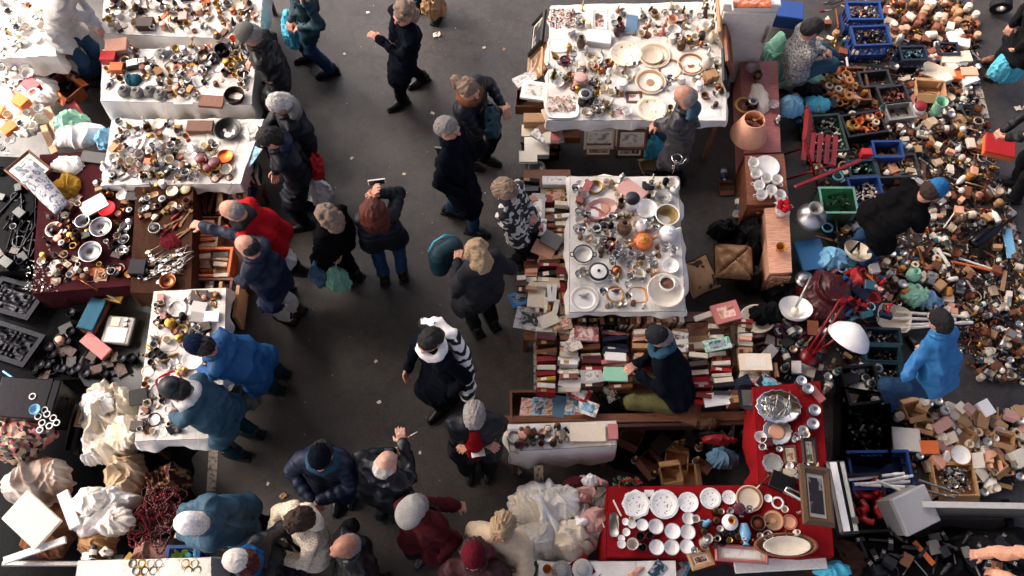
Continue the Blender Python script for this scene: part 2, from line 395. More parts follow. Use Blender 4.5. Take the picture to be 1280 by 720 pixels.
def person(label, head, hip=None, feet=None, face=180, h=1.7, hipz=None, jacket=('navy', 'nylon'), style='plain', jl=.1, trousers=('navy', 'fabric'), shoes='black',
           hair=('short', 'hairbrown'), look=None, pitch=25, hands=(None, None), skin='skin', sit=False, hood=None, scarf=None, bulk=0.0, hat=None, shirt=None, seed=1, group=None, pmat=None, strap=None, arm=1.0):
    rs = random.Random(seed); f = rad(face); F = V3(cos(f), sin(f), 0); R = V3(sin(f), -cos(f), 0); k = h / 1.7
    hz = hipz if hipz is not None else .525 * h
    up = V3(0, 0, 1)
    if hip is None:
        a, b = [np.array(P(*q, 0.0)) for q in feet]; pel = (a + b) / 2 + up * hz
        ft = [a, b]
    else:
        pel = np.array(P(*hip, hz)); ft = [np.array(P(*q, 0.0)) for q in feet] if feet else None
    L = .405 * h; best = None                       # the head stands on its sight line at the spine's length from the pelvis
    for zi in range(240, 50, -1):
        z = zi * .01; q = np.array(P(*head, z)); e = abs(np.linalg.norm(q - pel) - L)
        if z < pel[2] - .05: break
        if best is None or e < best[0] - 1e-6: best = (e, q)
        if e < .012: break
    hd = best[1]
    if best[0] > .05: hd = pel + nrm(hd - pel) * (L + .05 * np.sign(np.linalg.norm(hd - pel) - L))
    if np.linalg.norm(hd - pel) < L * .9: pel = pel - nrm(hd - pel) * (L * .95 - np.linalg.norm(hd - pel))
    if ft is None:
        g = V3(pel[0], pel[1], 0) + F * .06
        ft = [g - R * .11 + F * .03, g + R * .11 - F * .04]
    # frames
    neck = pel + (hd - pel) * .77; ut = nrm(neck - pel); Rt = nrm(R - (R @ ut) * ut); Ft = np.cross(ut, Rt)
    lk = rad(look if look is not None else face); pt = rad(pitch)
    hf = V3(cos(lk) * cos(pt), sin(lk) * cos(pt), -sin(pt)); hr = nrm(np.cross(hf, up)); hu = np.cross(hr, hf)
    mid = pel + (neck - pel) * .5 - Ft * .025
    sh = {s: neck - ut * .055 * k + Rt * s * (.152 * k) for s in (-1, 1)}
    hp = {s: pel + R * s * .085 * k - up * .03 for s in (-1, 1)}
    # arms
    el, wr, hdir = {}, {}, {}
    for s, spec in zip((-1, 1), hands):
        if spec is None: t = sh[s] + V3(0, 0, -.50 * k) + F * .14 + R * s * .07
        elif spec == 'pocket': t = pel + R * s * .21 + F * .10 + up * .03
        elif spec == 'front': t = pel + R * s * .05 + F * .28 + up * .22
        elif spec == 'chest': t = neck + R * s * .06 + F * .26 - up * .22
        elif spec == 'back': t = pel + R * s * .06 - F * .2 + up * .1
        else: t = np.array(P(spec[0], spec[1], spec[2]))
        pole = -up * .8 - F * .5 + R * s * .6
        if spec == 'front' or spec == 'chest': pole = -up * .6 - F * .3 + R * s * .9
        el[s], wr[s] = ik(sh[s], t, .29 * k * arm, .255 * k * arm, pole); hdir[s] = nrm(wr[s] - el[s])
    kn, an = {}, {}
    fd = {}
    for s, q in zip((-1, 1), ft):
        toe = F if not sit else F
        an[s] = q + up * .085 - toe * .0; fd[s] = toe
    if (an[-1] - an[1]) @ R > 0: an = {-1: an[1], 1: an[-1]}
    for s in (-1, 1):
        pole = (F + R * s * .15) if not sit else (up * .9 + F * .5 + R * s * .3)
        kn[s], an[s] = ik(hp[s], an[s], .415 * k, .405 * k, pole)
    root = raw_obj('person', None); root.empty_display_size = .1
    base = V3(*( (an[-1] + an[1]) / 2)); base[2] = 0
    root.location = tuple(base); PEOPLE[label] = dict(pel=pel, neck=neck, hd=hd, wr=wr, F=F, R=R, root=root)
    def part(name, vf, m):
        if len(vf[0]) == 0: return None
        o = raw_obj(name, mk_np(np.asarray(vf[0]) - base, vf[1], m, name), root); return o
    # body: one figure (torso and limbs under the clothes, head with face, hands with fingers)
    hA = np.stack([hr, hf, hu])
    c = hd
    bodyp = [cap(hp[s], kn[s], .06, .045) for s in (-1, 1)] + [cap(kn[s], an[s], .05, .04) for s in (-1, 1)] + [cap(pel, mid + Ft * .02, .06, .055), cap(mid + Ft * .02, neck - ut * .1, .055, .05), cap(sh[-1], sh[1], .04, .04), cap(hp[-1], hp[1], .05, .05)]
    bodyp += [cap(sh[s], el[s], .045, .038) for s in (-1, 1)] + [cap(el[s], wr[s], .038, .026) for s in (-1, 1)] + [cap(neck - ut * .06, hd - hu * .06, .055, .05)]
    pieces = [solid(bodyp, .026, .03)]
    hp_ = [ell(c + hu * .022 - hf * .012, (.076, .097, .098), hA), ell(c - hu * .05 + hf * .025, (.058, .068, .07), hA), ell(c - hu * .085 + hf * .058, (.028, .028, .022), hA), cap(c + hf * .085 + hu * .012, c + hf * .108 - hu * .024, .010, .0155),
           ell(c + hr * .076 - hu * .012 - hf * .008, (.012, .022, .033), hA), ell(c - hr * .076 - hu * .012 - hf * .008, (.012, .022, .033), hA), cap(c + hf * .085 + hr * .03 + hu * .024, c + hf * .085 - hr * .03 + hu * .024, .013, .013),
           cap(c - hu * .06 - hf * .015, neck + ut * .0, .054, .06)]
    pieces.append(solid(hp_, .0095, .018))
    for s in (-1, 1):
        d = hdir[s]; spec = hands[0 if s < 0 else 1]
        if spec == 'pocket': continue
        n_ = up - (up @ d) * d if abs(d @ up) < .85 else R * s - ((R * s) @ d) * d
        n_ = nrm(n_); side = nrm(np.cross(d, n_))
        if side @ (-R * s if abs(d @ up) < .85 else F) < 0: side = -side
        p1, fg = hand_prims(wr[s], d, n_, side, .55)
        pieces.append(solid(p1 + fg, .0062, .008, pad=.02))
    o = part('body', join_np(pieces), mat(skin, 'skin'))
    # eyes and lips
    for s in (-1, 1):
        e = raw_obj('eye', EYE(), root); e.location = tuple(c + hf * .083 + hr * s * .031 + hu * .004 - base); e.rotation_euler = Vector(hf).to_track_quat('X', 'Z').to_euler()
    e = raw_obj('lips', LIPS(), root); e.location = tuple(c + hf * .088 - hu * .052 - base); e.rotation_euler = Matrix((hf, -hr, hu)).transposed().to_euler()
    # trousers
    tp = [cap(pel - R * .06, pel + R * .06, .088 + bulk * .4, .088 + bulk * .4)] + [cap(hp[s], kn[s], .09 + bulk * .4, .068) for s in (-1, 1)] + [cap(kn[s], an[s] + (kn[s] - an[s]) * .06, .067, .06) for s in (-1, 1)] + [cap(pel, pel + ut * .08, .085, .075)]
    part('trousers', solid(tp, .018, .03, folds(seed + 5, .014, 13)), pmat or mat(*trousers))
    # shoes
    for s in (-1, 1):
        t = fd[s] if abs(fd[s][2]) < .5 else F
        g = V3(an[s][0], an[s][1], an[s][2] - .085)
        sp = [cap(g + up * .05 - t * .05, g + up * .045 + t * .08, .042, .04), cap(g + up * .035 + t * .08, g + up * .032 + t * .15, .042, .032), cap(g + up * .06 - t * .02, g + up * .12 - t * .02, .045, .045)]
        v = solid(sp, .013, .02, None, lambda X, z0=g[2]: (z0 + .004) - X[:, 2])
        o = part('shoe', v, mat(shoes, 'leather'))
        so = raw_obj('sole', mk(xf(prism([(x * .05 * (1 if y < .1 else .85), y) for x, y in ((-1, -.09), (1, -.09), (1.05, .06), (.9, .15), (.4, .19), (-.4, .19), (-.9, .15), (-1.05, .06))], 0, .022), Matrix.Translation(Vector(g - base)) @ Matrix.Rotation(math.atan2(t[1], t[0]) - pi / 2, 4, 'Z')), mat('charcoal', 'matte'), False), o)
    # jacket
    puff = style == 'puffer'; rg = (.014, .075, 0.) if puff else None; b = bulk * .5 - .014 + (.014 if puff else 0)
    hem = pel - ut * .0 - up * jl * .35 - ut * jl * .65
    tpz = [cap(sh[-1] * .8 + sh[1] * .2, sh[1] * .8 + sh[-1] * .2, .078 + b * .5, .078 + b * .5)]
    for s in (-1, 1):
        o_ = Rt * s * .076 * k
        tpz.append(cap(neck - ut * .16 + o_, mid + o_, .112 + b, .115 + b, rg)); tpz.append(cap(mid + o_, pel + o_ * .9 + ut * .02, .115 + b, .122 + b, rg))
        if sit: tpz.append(cap(pel + o_, pel + o_ + F * .06 - up * .02, .12 + b, .1 + b))
        else:
            e_ = hp[s] + (kn[s] - hp[s]) * min(1.0, jl / .42 + .12); tpz.append(cap(hp[s] + R * s * .01, e_ + R * s * .02, .118 + b, .118 + b + jl * .05, rg))
    if jl > .2: tpz.append(cap(pel, (hp[-1] + hp[1]) / 2 + (kn[-1] + kn[1] - hp[-1] - hp[1]) * .5 * min(1, jl / .42 + .12), .13 + b, .14 + b + jl * .04, rg))
    tpz.append(cap(neck - ut * .08, neck + ut * .015 - Ft * .01, .085 + b * .4, .078))
    pn = -nrm(ut * .6 + up * .6)
    apz = []
    for s in (-1, 1):
        tip = el[s] + (wr[s] - el[s]) * .97
        apz += [cap(sh[s], el[s], .066 + b * .6, .056 + b * .6, rg), cap(el[s], tip, .056 + b * .6, .044 + b * .3, rg)]
    am = .008 if puff or style == 'knit' else (.026 if style == 'leather' else .021)
    jm = mat(*jacket) if not hasattr(jacket, 'name') else jacket
    dsp = folds(seed, am, 8)
    if style == 'fur': dsp = lambda X: -.02 * (vnoise(X[:, 0] * 40, X[:, 1] * 40, X[:, 2] * 40) - .4)
    jo = part('jacket', with_cut(tpz, None if sit else (hem - up * .07, pn), apz, .0155, .04, dsp), jm)
    # collar ring stands up round the neck
    cc = neck + ut * .03; ring = [cap(cc + (Rt * cos(t) + Ft * sin(t)) * .075 + ut * .012 * cos(t * 2), cc + (Rt * cos(t + .5) + Ft * sin(t + .5)) * .075 + ut * .012 * cos(2 * t + 1), .02, .02) for t in np.arange(.9 + pi / 2, 2 * pi + pi / 2 - .9 + .01, .5)]
    vf = solid(ring, .011, .02)
    if len(vf[0]) and jo: raw_obj('collar', mk_np(np.asarray(vf[0]) - base, vf[1], jm), jo)
    for s in (-1, 1):
        if hands[0 if s < 0 else 1] == 'pocket' or jo is None: continue
        q = el[s] + (wr[s] - el[s]) * .9; vf = solid([cap(q, q + hdir[s] * .045, .046, .044)], .011, .01); raw_obj('cuff', mk_np(np.asarray(vf[0]) - base, vf[1], jm), jo)
    if strap:
        pts = [neck + Rt * .1 - ut * .0 + Ft * .02, neck + Rt * .09 - ut * .05 - Ft * .105, mid - Ft * .13 - Rt * .02, pel - Ft * .115 - Rt * .13 + ut * .1, pel - Rt * .17 + Ft * .02]
        part('bag_strap', (lambda v: (v[0], v[1]))(solid([cap(a, b_, .017) for a, b_ in zip(pts, pts[1:])], .009, .01)), mat(*strap))
    if hood:
        part('hood', solid([ell(neck - Ft * .095 + ut * .01, (.115, .065, .095), np.stack([Rt, Ft, ut])), ell(neck - Ft * .07 + ut * .045, (.1, .045, .045), np.stack([Rt, Ft, ut]))], .014, .03, folds(seed + 2, .02)), mat(*hood) if not hasattr(hood, 'name') else hood)
    if scarf:
        sp = [cap(cc + (Rt * cos(t) + Ft * sin(t)) * .085 + ut * .02 * sin(t * 2), cc + (Rt * cos(t + .5) + Ft * sin(t + .5)) * .085 + ut * .02 * sin(2 * t + 1), .036, .036) for t in np.arange(0, 6.3, .5)]
        part('scarf', solid(sp, .012, .02, folds(seed + 3, .016)), mat(*scarf))
    if shirt:
        part('sweater', solid([cap(neck - ut * .06 + Ft * .07, mid + Ft * .125, .05, .07), cap(mid + Ft * .125, pel + Ft * .12 + ut * .03, .07, .07)], .014, .03, folds(seed + 4, .012)), mat(*shirt))
    # hair or hat
    ty, hc = hair; hm = mat(hc, 'hair'); cr = c + hu * .03 - hf * .016
    fcut = lambda a, bb, off: (lambda X: (X - c.astype(np.float32)) @ (hf * a - hu * bb).astype(np.float32) - off)
    def strands(amp, fr=34):
        def f_(X):
            q = X - cr; an_ = np.arctan2(q @ hr, q @ hf); return amp * (vnoise(an_ * fr / 3.0, (q @ hu) * 14, seed * 1.3) - .5) * 1.6 + amp * .8 * (vnoise(X[:, 0] * 50, X[:, 1] * 50, X[:, 2] * 50) - .5)
        return f_
    tcut = lambda g: (lambda X: np.maximum(g(X), (X - c.astype(np.float32)) @ hu.astype(np.float32) - .035)) if hat else g
    hv = None
    if ty == 'short': hv = solid([ell(cr, (.0845, .1035, .0985), hA), ell(cr - hu * .05 - hf * .03, (.083, .083, .08), hA)], .0088, .02, strands(.011, 70), tcut(fcut(.8, .62, .028)))
    elif ty == 'balding': hv = solid([ell(cr - hu * .03 - hf * .012, (.083, .098, .085), hA)], .0105, .02, strands(.01), lambda X: np.maximum((X - c.astype(np.float32)) @ (hf * .85 - hu * .5).astype(np.float32) - .02, (X - c.astype(np.float32)) @ (hu * .8 + hf * .55).astype(np.float32) - .028))
    elif ty == 'long':
        lk_ = [ell(cr, (.086, .106, .101), hA)]; rr = random.Random(seed)
        for i in range(13):
            an_ = pi * .35 + 1.3 * pi * i / 12; q = cr + (hf * cos(an_) + hr * sin(an_)) * .075 + hu * .01; e_ = neck - Ft * (.125 + .02 * rr.random()) + Rt * .13 * sin(an_) - ut * (.14 + .16 * rr.random())
            m_ = cr + (hf * cos(an_) + hr * sin(an_)) * .1 - hu * .09; lk_ += [cap(q, m_, .034, .032), cap(m_, e_, .032, .014)]
        hv = solid(lk_, .0092, .012, strands(.012, 60), fcut(.85, .52, .035))
    elif ty == 'curly':
        lk_ = [ell(cr, (.08, .1, .095), hA), ell(cr - hu * .07 - hf * .05, (.085, .07, .1), hA)]; rr = random.Random(seed)
        for i in range(58):
            an_ = rr.uniform(.4 * pi, 1.6 * pi) if i > 14 else rr.uniform(0, 6.28); el_ = rr.uniform(-1.5, 1.5) if i > 14 else rr.uniform(.3, 1.5)
            q = cr + ((hf * cos(an_) + hr * sin(an_)) * cos(el_) * .088 + hu * sin(el_) * (.1 if el_ > 0 else .17)) - hf * (.03 if el_ < 0 else 0); lk_.append(ell(q, (rr.uniform(.016, .03),) * 3))
        hv = solid(lk_, .0092, .012, lambda X: -.012 * (ridged(X[:, 0] * 60, X[:, 1] * 60, X[:, 2] * 60) - .5), fcut(.85, .52, .045))
    elif ty == 'bob': hv = solid([ell(cr, (.084, .102, .097), hA), ell(cr - hu * .06 - hf * .025, (.092, .085, .095), hA)], .0088, .03, strands(.017, 64), tcut(fcut(.85, .52, .03)))
    elif ty == 'ponytail': hv = solid([ell(cr, (.085, .104, .099), hA), ell(cr - hf * .12 - hu * .0, (.045, .045, .05), hA), cap(cr - hf * .13, cr - hf * .15 - up * .15, .035, .015)], .0115, .02, strands(.013), fcut(.8, .6, .028))
    if hv: part('hair', hv, hm)
    if hat:
        kind, hcol = hat[0], hat[1]; m_ = mat(hcol, hat[2] if len(hat) > 2 else 'wool')
        if kind == 'beanie': hv = solid([ell(cr + hu * .012, (.086, .104, .101), hA)], .0105, .02, lambda X: .004 * np.sin(np.arctan2((X - cr) @ hr, (X - cr) @ hf) * 36), lambda X: (X - c.astype(np.float32)) @ (-hu * .95 + hf * .25).astype(np.float32) - .012)
        elif kind == 'flatcap': hv = solid([ell(cr + hu * .052 + hf * .015, (.1, .126, .062), hA), cap(cr + hf * .10 + hr * .05 + hu * .01, cr + hf * .10 - hr * .05 + hu * .01, .022, .022), ell(cr + hu * .02 - hf * .02, (.092, .10, .06), hA)], .0105, .02, folds(seed, .008))
        else: hv = solid([ell(cr + hu * .015, (.09, .108, .1), hA), ell(cr + hf * .135 + hu * .0, (.07, .07, .012), hA)], .0095, .012, None, lambda X: (X - c.astype(np.float32)) @ (-hu).astype(np.float32) + .03)
        part('hat', hv, m_)
    tag(root, label, 'person', group)
    return PEOPLE[label]
_c = {}
def EYE():
    if 'eye' not in _c: _c['eye'] = mk(lathe([(0, -.011), (.008, -.008), (.0115, 0), (.008, .008), (0, .011)], 10), mat('charcoal', 'gloss'))
    return _c['eye']
def LIPS():
    if 'lips' not in _c: _c['lips'] = mk(xf(lathe([(0, -.5), (.35, -.35), (.5, 0), (.35, .35), (0, .5)], 10), sc=(.012, .045, .016)), mat('rose', 'skin'))
    return _c['lips']
# ------------------------------------------------------------------ ground, and an unseen roof that shapes the light
def _asphalt(n, l, b):
    tc = n.new('ShaderNodeTexCoord')
    def noise(s, d=4, r=.5):
        t = n.new('ShaderNodeTexNoise'); t.inputs['Scale'].default_value = s; t.inputs['Detail'].default_value = d; t.inputs['Roughness'].default_value = r; l.new(tc.outputs['Object'], t.inputs['Vector']); return t.outputs[0]
    def ramp(o, stops):
        c = n.new('ShaderNodeValToRGB'); e = c.color_ramp.elements
        while len(e) < len(stops): e.new(.5)
        for i, (p, v) in enumerate(stops): e[i].position = p; e[i].color = (*v, 1)
        l.new(o, c.inputs[0]); return c.outputs[0]
    def mul(a, c, f=1.0):
        m = n.new('ShaderNodeMix'); m.data_type = 'RGBA'; m.blend_type = 'MULTIPLY'; m.inputs[0].default_value = f; l.new(a, m.inputs[6]); l.new(c, m.inputs[7]); return m.outputs[2]
    base = ramp(noise(.55, 6, .6), [(.3, (.023, .019, .017)), (.5, (.034, .029, .026)), (.7, (.050, .042, .036))])
    fine = mul(ramp(noise(140, 2, .8), [(.3, (.6, .6, .6)), (.7, (1.3, 1.3, 1.3))]), ramp(noise(48, 3, .8), [(.34, (.66, .66, .66)), (.5, (1, 1, 1)), (.68, (1.45, 1.42, 1.38))]))
    stain = ramp(noise(3.2, 7, .65), [(.36, (.55, .53, .52)), (.46, (1, 1, 1)), (.75, (1.12, 1.1, 1.08))])
    col = mul(mul(base, fine), stain, .8)
    v = n.new('ShaderNodeTexVoronoi'); v.inputs['Scale'].default_value = 7.0; l.new(tc.outputs['Object'], v.inputs['Vector'])
    spots = ramp(v.outputs['Distance'], [(.0, (1.9, 1.85, 1.8)), (.035, (1.7, 1.65, 1.6)), (.055, (1, 1, 1))]); col = mul(col, spots, .7)
    cv = n.new('ShaderNodeTexVoronoi'); cv.feature = 'DISTANCE_TO_EDGE'; cv.inputs['Scale'].default_value = .8; dw = n.new('ShaderNodeTexNoise'); dw.inputs['Scale'].default_value = 2.5; dw.inputs['Detail'].default_value = 6; l.new(tc.outputs['Object'], dw.inputs['Vector'])
    va = n.new('ShaderNodeVectorMath'); va.operation = 'MULTIPLY_ADD'; l.new(dw.outputs[1], va.inputs[0]); va.inputs[1].default_value = (.7, .7, 0); l.new(tc.outputs['Object'], va.inputs[2]); l.new(va.outputs[0], cv.inputs['Vector'])
    col = mul(col, ramp(cv.outputs['Distance'], [(0, (.5, .48, .46)), (.006, (.75, .74, .73)), (.016, (1, 1, 1))]), .7)
    col = mul(col, ramp(noise(11, 5, .7), [(.34, (.7, .69, .68)), (.5, (1, 1, 1)), (.68, (1.3, 1.27, 1.24))]), .9)
    l.new(col, b.inputs['Base Color'])
    rr = n.new('ShaderNodeMapRange'); rr.inputs[1].default_value = .3; rr.inputs[2].default_value = .7; rr.inputs[3].default_value = .38; rr.inputs[4].default_value = .62
    l.new(noise(1.3, 5, .6), rr.inputs[0]); l.new(rr.outputs[0], b.inputs['Roughness'])
    bp = n.new('ShaderNodeBump'); bp.inputs['Strength'].default_value = .35; bp.inputs['Distance'].default_value = .006; l.new(noise(160, 3, .7), bp.inputs['Height']); l.new(bp.outputs[0], b.inputs['Normal'])
structure('ground', ([(-60, -60, 0), (60, -60, 0), (60, 60, 0), (-60, 60, 0)], [(0, 1, 2, 3)]), custom('asphalt', _asphalt))
def _worn(n, l, b):
    tc = n.new('ShaderNodeTexCoord'); t = n.new('ShaderNodeTexNoise'); t.inputs['Scale'].default_value = 28; t.inputs['Detail'].default_value = 6; l.new(tc.outputs['Object'], t.inputs['Vector'])
    c = n.new('ShaderNodeValToRGB'); e = c.color_ramp.elements; e[0].position = .36; e[0].color = (.1, .085, .075, 1); e[1].position = .52; e[1].color = (.42, .36, .30, 1); l.new(t.outputs[0], c.inputs[0]); l.new(c.outputs[0], b.inputs['Base Color']); b.inputs['Roughness'].default_value = .75
def line(p, q, w):
    a, b = P(*p), P(*q); d = (b - a).normalized(); s = Vector((-d.y, d.x, 0)) * w / 2
    structure('road_marking', ([tuple(v + Vector((0, 0, .004))) for v in (a - s, b - s, b + s, a + s)], [(0, 1, 2, 3)]), custom('worn_paint', _worn))
line((672, 405), (673, 520), .085); line((673, 582), (674, 616), .085); line((268, 545), (264, 614), .085); line((1222, 108), (1232, 148), .085); line((1249, 228), (1274, 318), .085)
# unseen roof added over the stalls, its edges set to shape sun and shade
ROOFZ = 13.0
RW, RE, RN, RS_ = -14.9, 12.0, 10.8, -8.5
_roof = structure('market_roof', xf(box(RE - RW, RN - RS_, .35, ((RE + RW) / 2, (RN + RS_) / 2, ROOFZ))), mat('beige', 'matte'))
for i in range(7):
    x = RW + 1 + i * (RE - RW - 2) / 6
    structure('roof_beam', xf(box(.25, RN - RS_ - .4, .5, (x, (RN + RS_) / 2, ROOFZ - .502))), mat('grey', 'matte'), _roof)
for x in (RW + .6, RE - .6):
    for y in (RS_ + .6, RN - .6):
        structure('roof_column', xf(lathe([(0, 0), (.35, 0), (.35, .1), (.2, .14), (.2, ROOFZ - .003), (0, ROOFZ - .003)], 16), loc=(x, y, 0)), mat('grey', 'metal'), _roof)
# ------------------------------------------------------------------ goods: unit shapes, 1 across
bx = box          # the plain box shape; the kinds below reuse some of its neighbours' names
_K = {}
def once(key, fn):
    if key not in _K: _K[key] = fn()
    return _K[key]
def LT(key, prof, m, seg=20, wob=None, smooth=True): return once(('l', key, m.name, seg), lambda: mk(lathe(prof, seg, wob), m, smooth, key))
def SH(key, vf, m, smooth=False): return once(('s', key, m.name), lambda: mk(vf() if callable(vf) else vf, m, smooth, key))
B = {}
def kind(f): B[f.__name__] = f; return f
@kind
def plate(m, m2=None, v=0, **k):
    w = [None, lambda a, r, z: .03 * abs(cos(5 * a)) if r > .4 else 0, lambda a, r, z: .05 * cos(8 * a) if r > .35 else 0][v % 3]
    ps = [('dish', LT('plate%d' % (v % 3), [(0, 0), (.28, 0), (.30, .02), (.47, .085), (.5, .1), (.49, .112), (.46, .1), (.3, .04), (.27, .028), (0, .026)], m, 32, w))]
    if m2: ps += [('rim', LT('platerim%d' % (v % 3), [(.375, .0735), (.40, .083), (.452, .1055), (.455, .101), (.38, .064)], m2, 32, w))]
    if m2 and v >= 3: ps += [('motif', LT('platemotif', [(0, .031), (.12, .031), (.15, .0305), (.15, .028)], m2, 7))]
    return ps
@kind
def bowl(m, m2=None, v=0, **k):
    ps = [('bowl', LT('bowl', [(0, 0), (.22, 0), (.24, .03), (.4, .17), (.49, .36), (.5, .38), (.47, .38), (.38, .2), (.22, .07), (0, .05)], m, 28))]
    if m2: ps.append(('rim', LT('bowlrim', [(.462, .375), (.47, .395), (.505, .395), (.512, .375), (.5, .36), (.47, .362)], m2, 28)))
    return ps
@kind
def cup(m, m2=None, v=0, **k):
    ps = [('cup', LT('cup', [(0, 0), (.3, 0), (.32, .05), (.46, .35), (.5, .72), (.46, .72), (.42, .36), (.28, .08), (0, .06)], m, 20)),
          ('handle', SH('cuphandle', lambda: tube([(.46, 0, .62), (.66, 0, .62), (.74, 0, .45), (.66, 0, .28), (.42, 0, .22)], .045, 6), m, True))]
    if m2: ps.append(('coffee', LT('cupfill', [(0, .5), (.42, .5), (.42, .48), (0, .48)], m2, 20)))
    return ps
@kind
def pot(m, m2=None, v=0, lid=False, **k):
    m2 = m2 or m
    ps = [('pot', LT('pot', [(0, 0), (.42, 0), (.46, .03), (.47, .55), (.44, .55), (.43, .05), (0, .04)], m, 28)), ('rim', LT('potrim', [(.43, .54), (.44, .575), (.49, .575), (.5, .545), (.465, .53)], m2, 28))]
    for s in (-1, 1): ps.append(('handle', SH('pothandle%d' % s, lambda: tube([(s * .47, -.12, .42), (s * .6, -.1, .43), (s * .63, 0, .43), (s * .6, .1, .43), (s * .47, .12, .42)], .03, 6), m2, True)))
    if lid: ps.append(('lid', LT('potlid', [(.455, .552), (.46, .575), (.38, .6), (.2, .66), (0, .68)], m, 28), [('rim', LT('potlidrim', [(.37, .592), (.40, .612), (.455, .595), (.46, .57)], m2, 28)), ('knob', LT('potknob', [(.03, .66), (.03, .70), (.08, .73), (.07, .78), (0, .79)], m2, 12))]))
    return ps
@kind
def teapot(m, m2=None, v=0, **k):
    m2 = m2 or m
    return [('body', LT('teapot', [(0, 0), (.22, 0), (.38, .12), (.45, .3), (.4, .5), (.25, .6), (.15, .62), (0, .62)], m, 24)),
            ('lid', LT('tealid', [(.24, .6), (.24, .63), (.15, .68), (.05, .7), (.03, .72), (.06, .76), (.04, .8), (0, .8)], m2, 16)),
            ('spout', SH('teaspout', lambda: tube([(.38, 0, .22), (.55, 0, .3), (.62, 0, .48), (.72, 0, .58)], [.1, .07, .05, .04], 8), m, True)),
            ('handle', SH('teahandle', lambda: tube([(-.38, 0, .5), (-.6, 0, .52), (-.68, 0, .36), (-.58, 0, .2), (-.4, 0, .16)], .04, 6), m2, True))]
VASES = [[(0, 0), (.28, 0), (.3, .05), (.44, .5), (.5, .9), (.4, 1.25), (.22, 1.45), (.2, 1.6), (.3, 1.75), (.26, 1.75), (.16, 1.6), (.16, 1.4), (0, 1.3)],
         [(0, 0), (.34, 0), (.36, .1), (.42, .8), (.44, 1.7), (.5, 1.85), (.46, 1.85), (.4, 1.7), (.36, .2), (0, .15)],
         [(0, 0), (.3, 0), (.48, .3), (.5, .6), (.36, .85), (.18, .98), (.17, 1.1), (.26, 1.2), (.22, 1.2), (.13, 1.1), (.12, .95), (0, .9)],
         [(0, 0), (.4, 0), (.42, .06), (.2, .2), (.14, .6), (.3, .85), (.5, 1.2), (.46, 1.2), (.24, .85), (0, .75)]]
@kind
def vase(m, m2=None, v=0, **k):
    ps = [('vase', LT('vase%d' % (v % 4), VASES[v % 4], m, 24))]
    if m2: ps.append(('band', LT('vband%d' % (v % 4), [(r * 1.012, z) for r, z in VASES[v % 4][3:6]], m2, 24)))
    return ps
@kind
def bottle(m, m2=None, v=0, **k):
    return [('bottle', LT('bottle', [(0, 0), (.46, 0), (.5, .05), (.5, 1.5), (.42, 1.8), (.2, 2.05), (.17, 2.5), (0, 2.5)], m, 14)), ('cap', LT('bcap', [(.19, 2.35), (.22, 2.36), (.22, 2.62), (.18, 2.65), (0, 2.65)], m2 or mat('brass', 'metal'), 12)), ('paper_label', LT('blab', [(.502, .4), (.51, .42), (.51, 1.1), (.502, 1.12)], mat('paper', 'paper'), 14))]
@kind
def jar(m, m2=None, v=0, **k):
    return [('jar', LT('jar', [(0, 0), (.46, 0), (.5, .06), (.5, .8), (.44, .92), (.42, 1.0), (0, 1.0)], m, 18)), ('lid', LT('jarlid', [(.43, .96), (.46, .97), (.46, 1.12), (.42, 1.15), (0, 1.16)], m2 or m, 18))]
@kind
def tin(m, m2=None, v=0, **k):
    return [('can', LT('tin', [(0, 0), (.47, 0), (.5, .02), (.48, .05), (.48, .82), (.5, .86), (.46, .87), (.45, .8), (0, .8)], m, 18)), ('paper_label', LT('tinlab', [(.484, .1), (.488, .12), (.488, .74), (.484, .76)], m2 or m, 18))]
@kind
def goblet(m, m2=None, v=0, **k): return [('goblet', LT('goblet', [(0, 0), (.38, 0), (.4, .04), (.12, .12), (.06, .25), (.06, .6), (.12, .7), (.4, .95), (.5, 1.4), (.46, 1.4), (.34, .95), (0, .8)], m, 18))]
@kind
def candlestick(m, m2=None, v=0, **k):
    return [('stem', LT('candst', [(0, 0), (.48, 0), (.5, .05), (.3, .15), (.12, .3), (.2, .45), (.1, .6), (.08, 1.2), (.16, 1.35), (.1, 1.5), (.3, 1.62), (.3, 1.68), (.12, 1.68), (.12, 1.9), (0, 1.9)], m, 14)), ('candle', LT('candle', [(.09, 1.7), (.09, 2.6), (.02, 2.62), (.015, 2.72), (0, 2.72)], m2 or mat('ivory', 'matte'), 10))]
@kind
def bell(m, m2=None, v=0, **k): return [('bell', LT('bell', [(.42, .02), (.5, 0), (.42, .15), (.3, .5), (.2, .7), (.06, .78), (.05, .9), (0, .9)], m, 18)), ('grip', LT('bellgrip', [(.045, .86), (.09, 1.0), (.06, 1.25), (.11, 1.4), (0, 1.48)], m2 or mat('brown', 'wood'), 10))]
@kind
def basket(m, m2=None, v=0, **k):
    ps = [('weave', LT('basket', [(0, 0), (.38, 0), (.42, .05), (.47, .2), (.5, .36), (.46, .36), (.42, .2), (.36, .06), (0, .05)], m, 28, lambda a, r, z: .02 * cos(22 * a + z * 40)))]
    ps.append(('rim', SH('basketrim', lambda: tube([(.485 * cos(t * pi / 14), .485 * sin(t * pi / 14), .37) for t in range(28)], .03, 6, True), m2 or m, True)))
    return ps
@kind
def box(m, m2=None, v=0, hh=.5, dd=.75, **k):
    return [('body', SH('boxb%.2f%.2f' % (hh, dd), lambda: bx(1, dd, hh * .78, (0, 0, 0), .02), m)), ('lid', SH('boxl%.2f%.2f' % (hh, dd), lambda: bx(1.03, dd + .03, hh * .24, (0, 0, hh * .781), .025), m2 or m))]
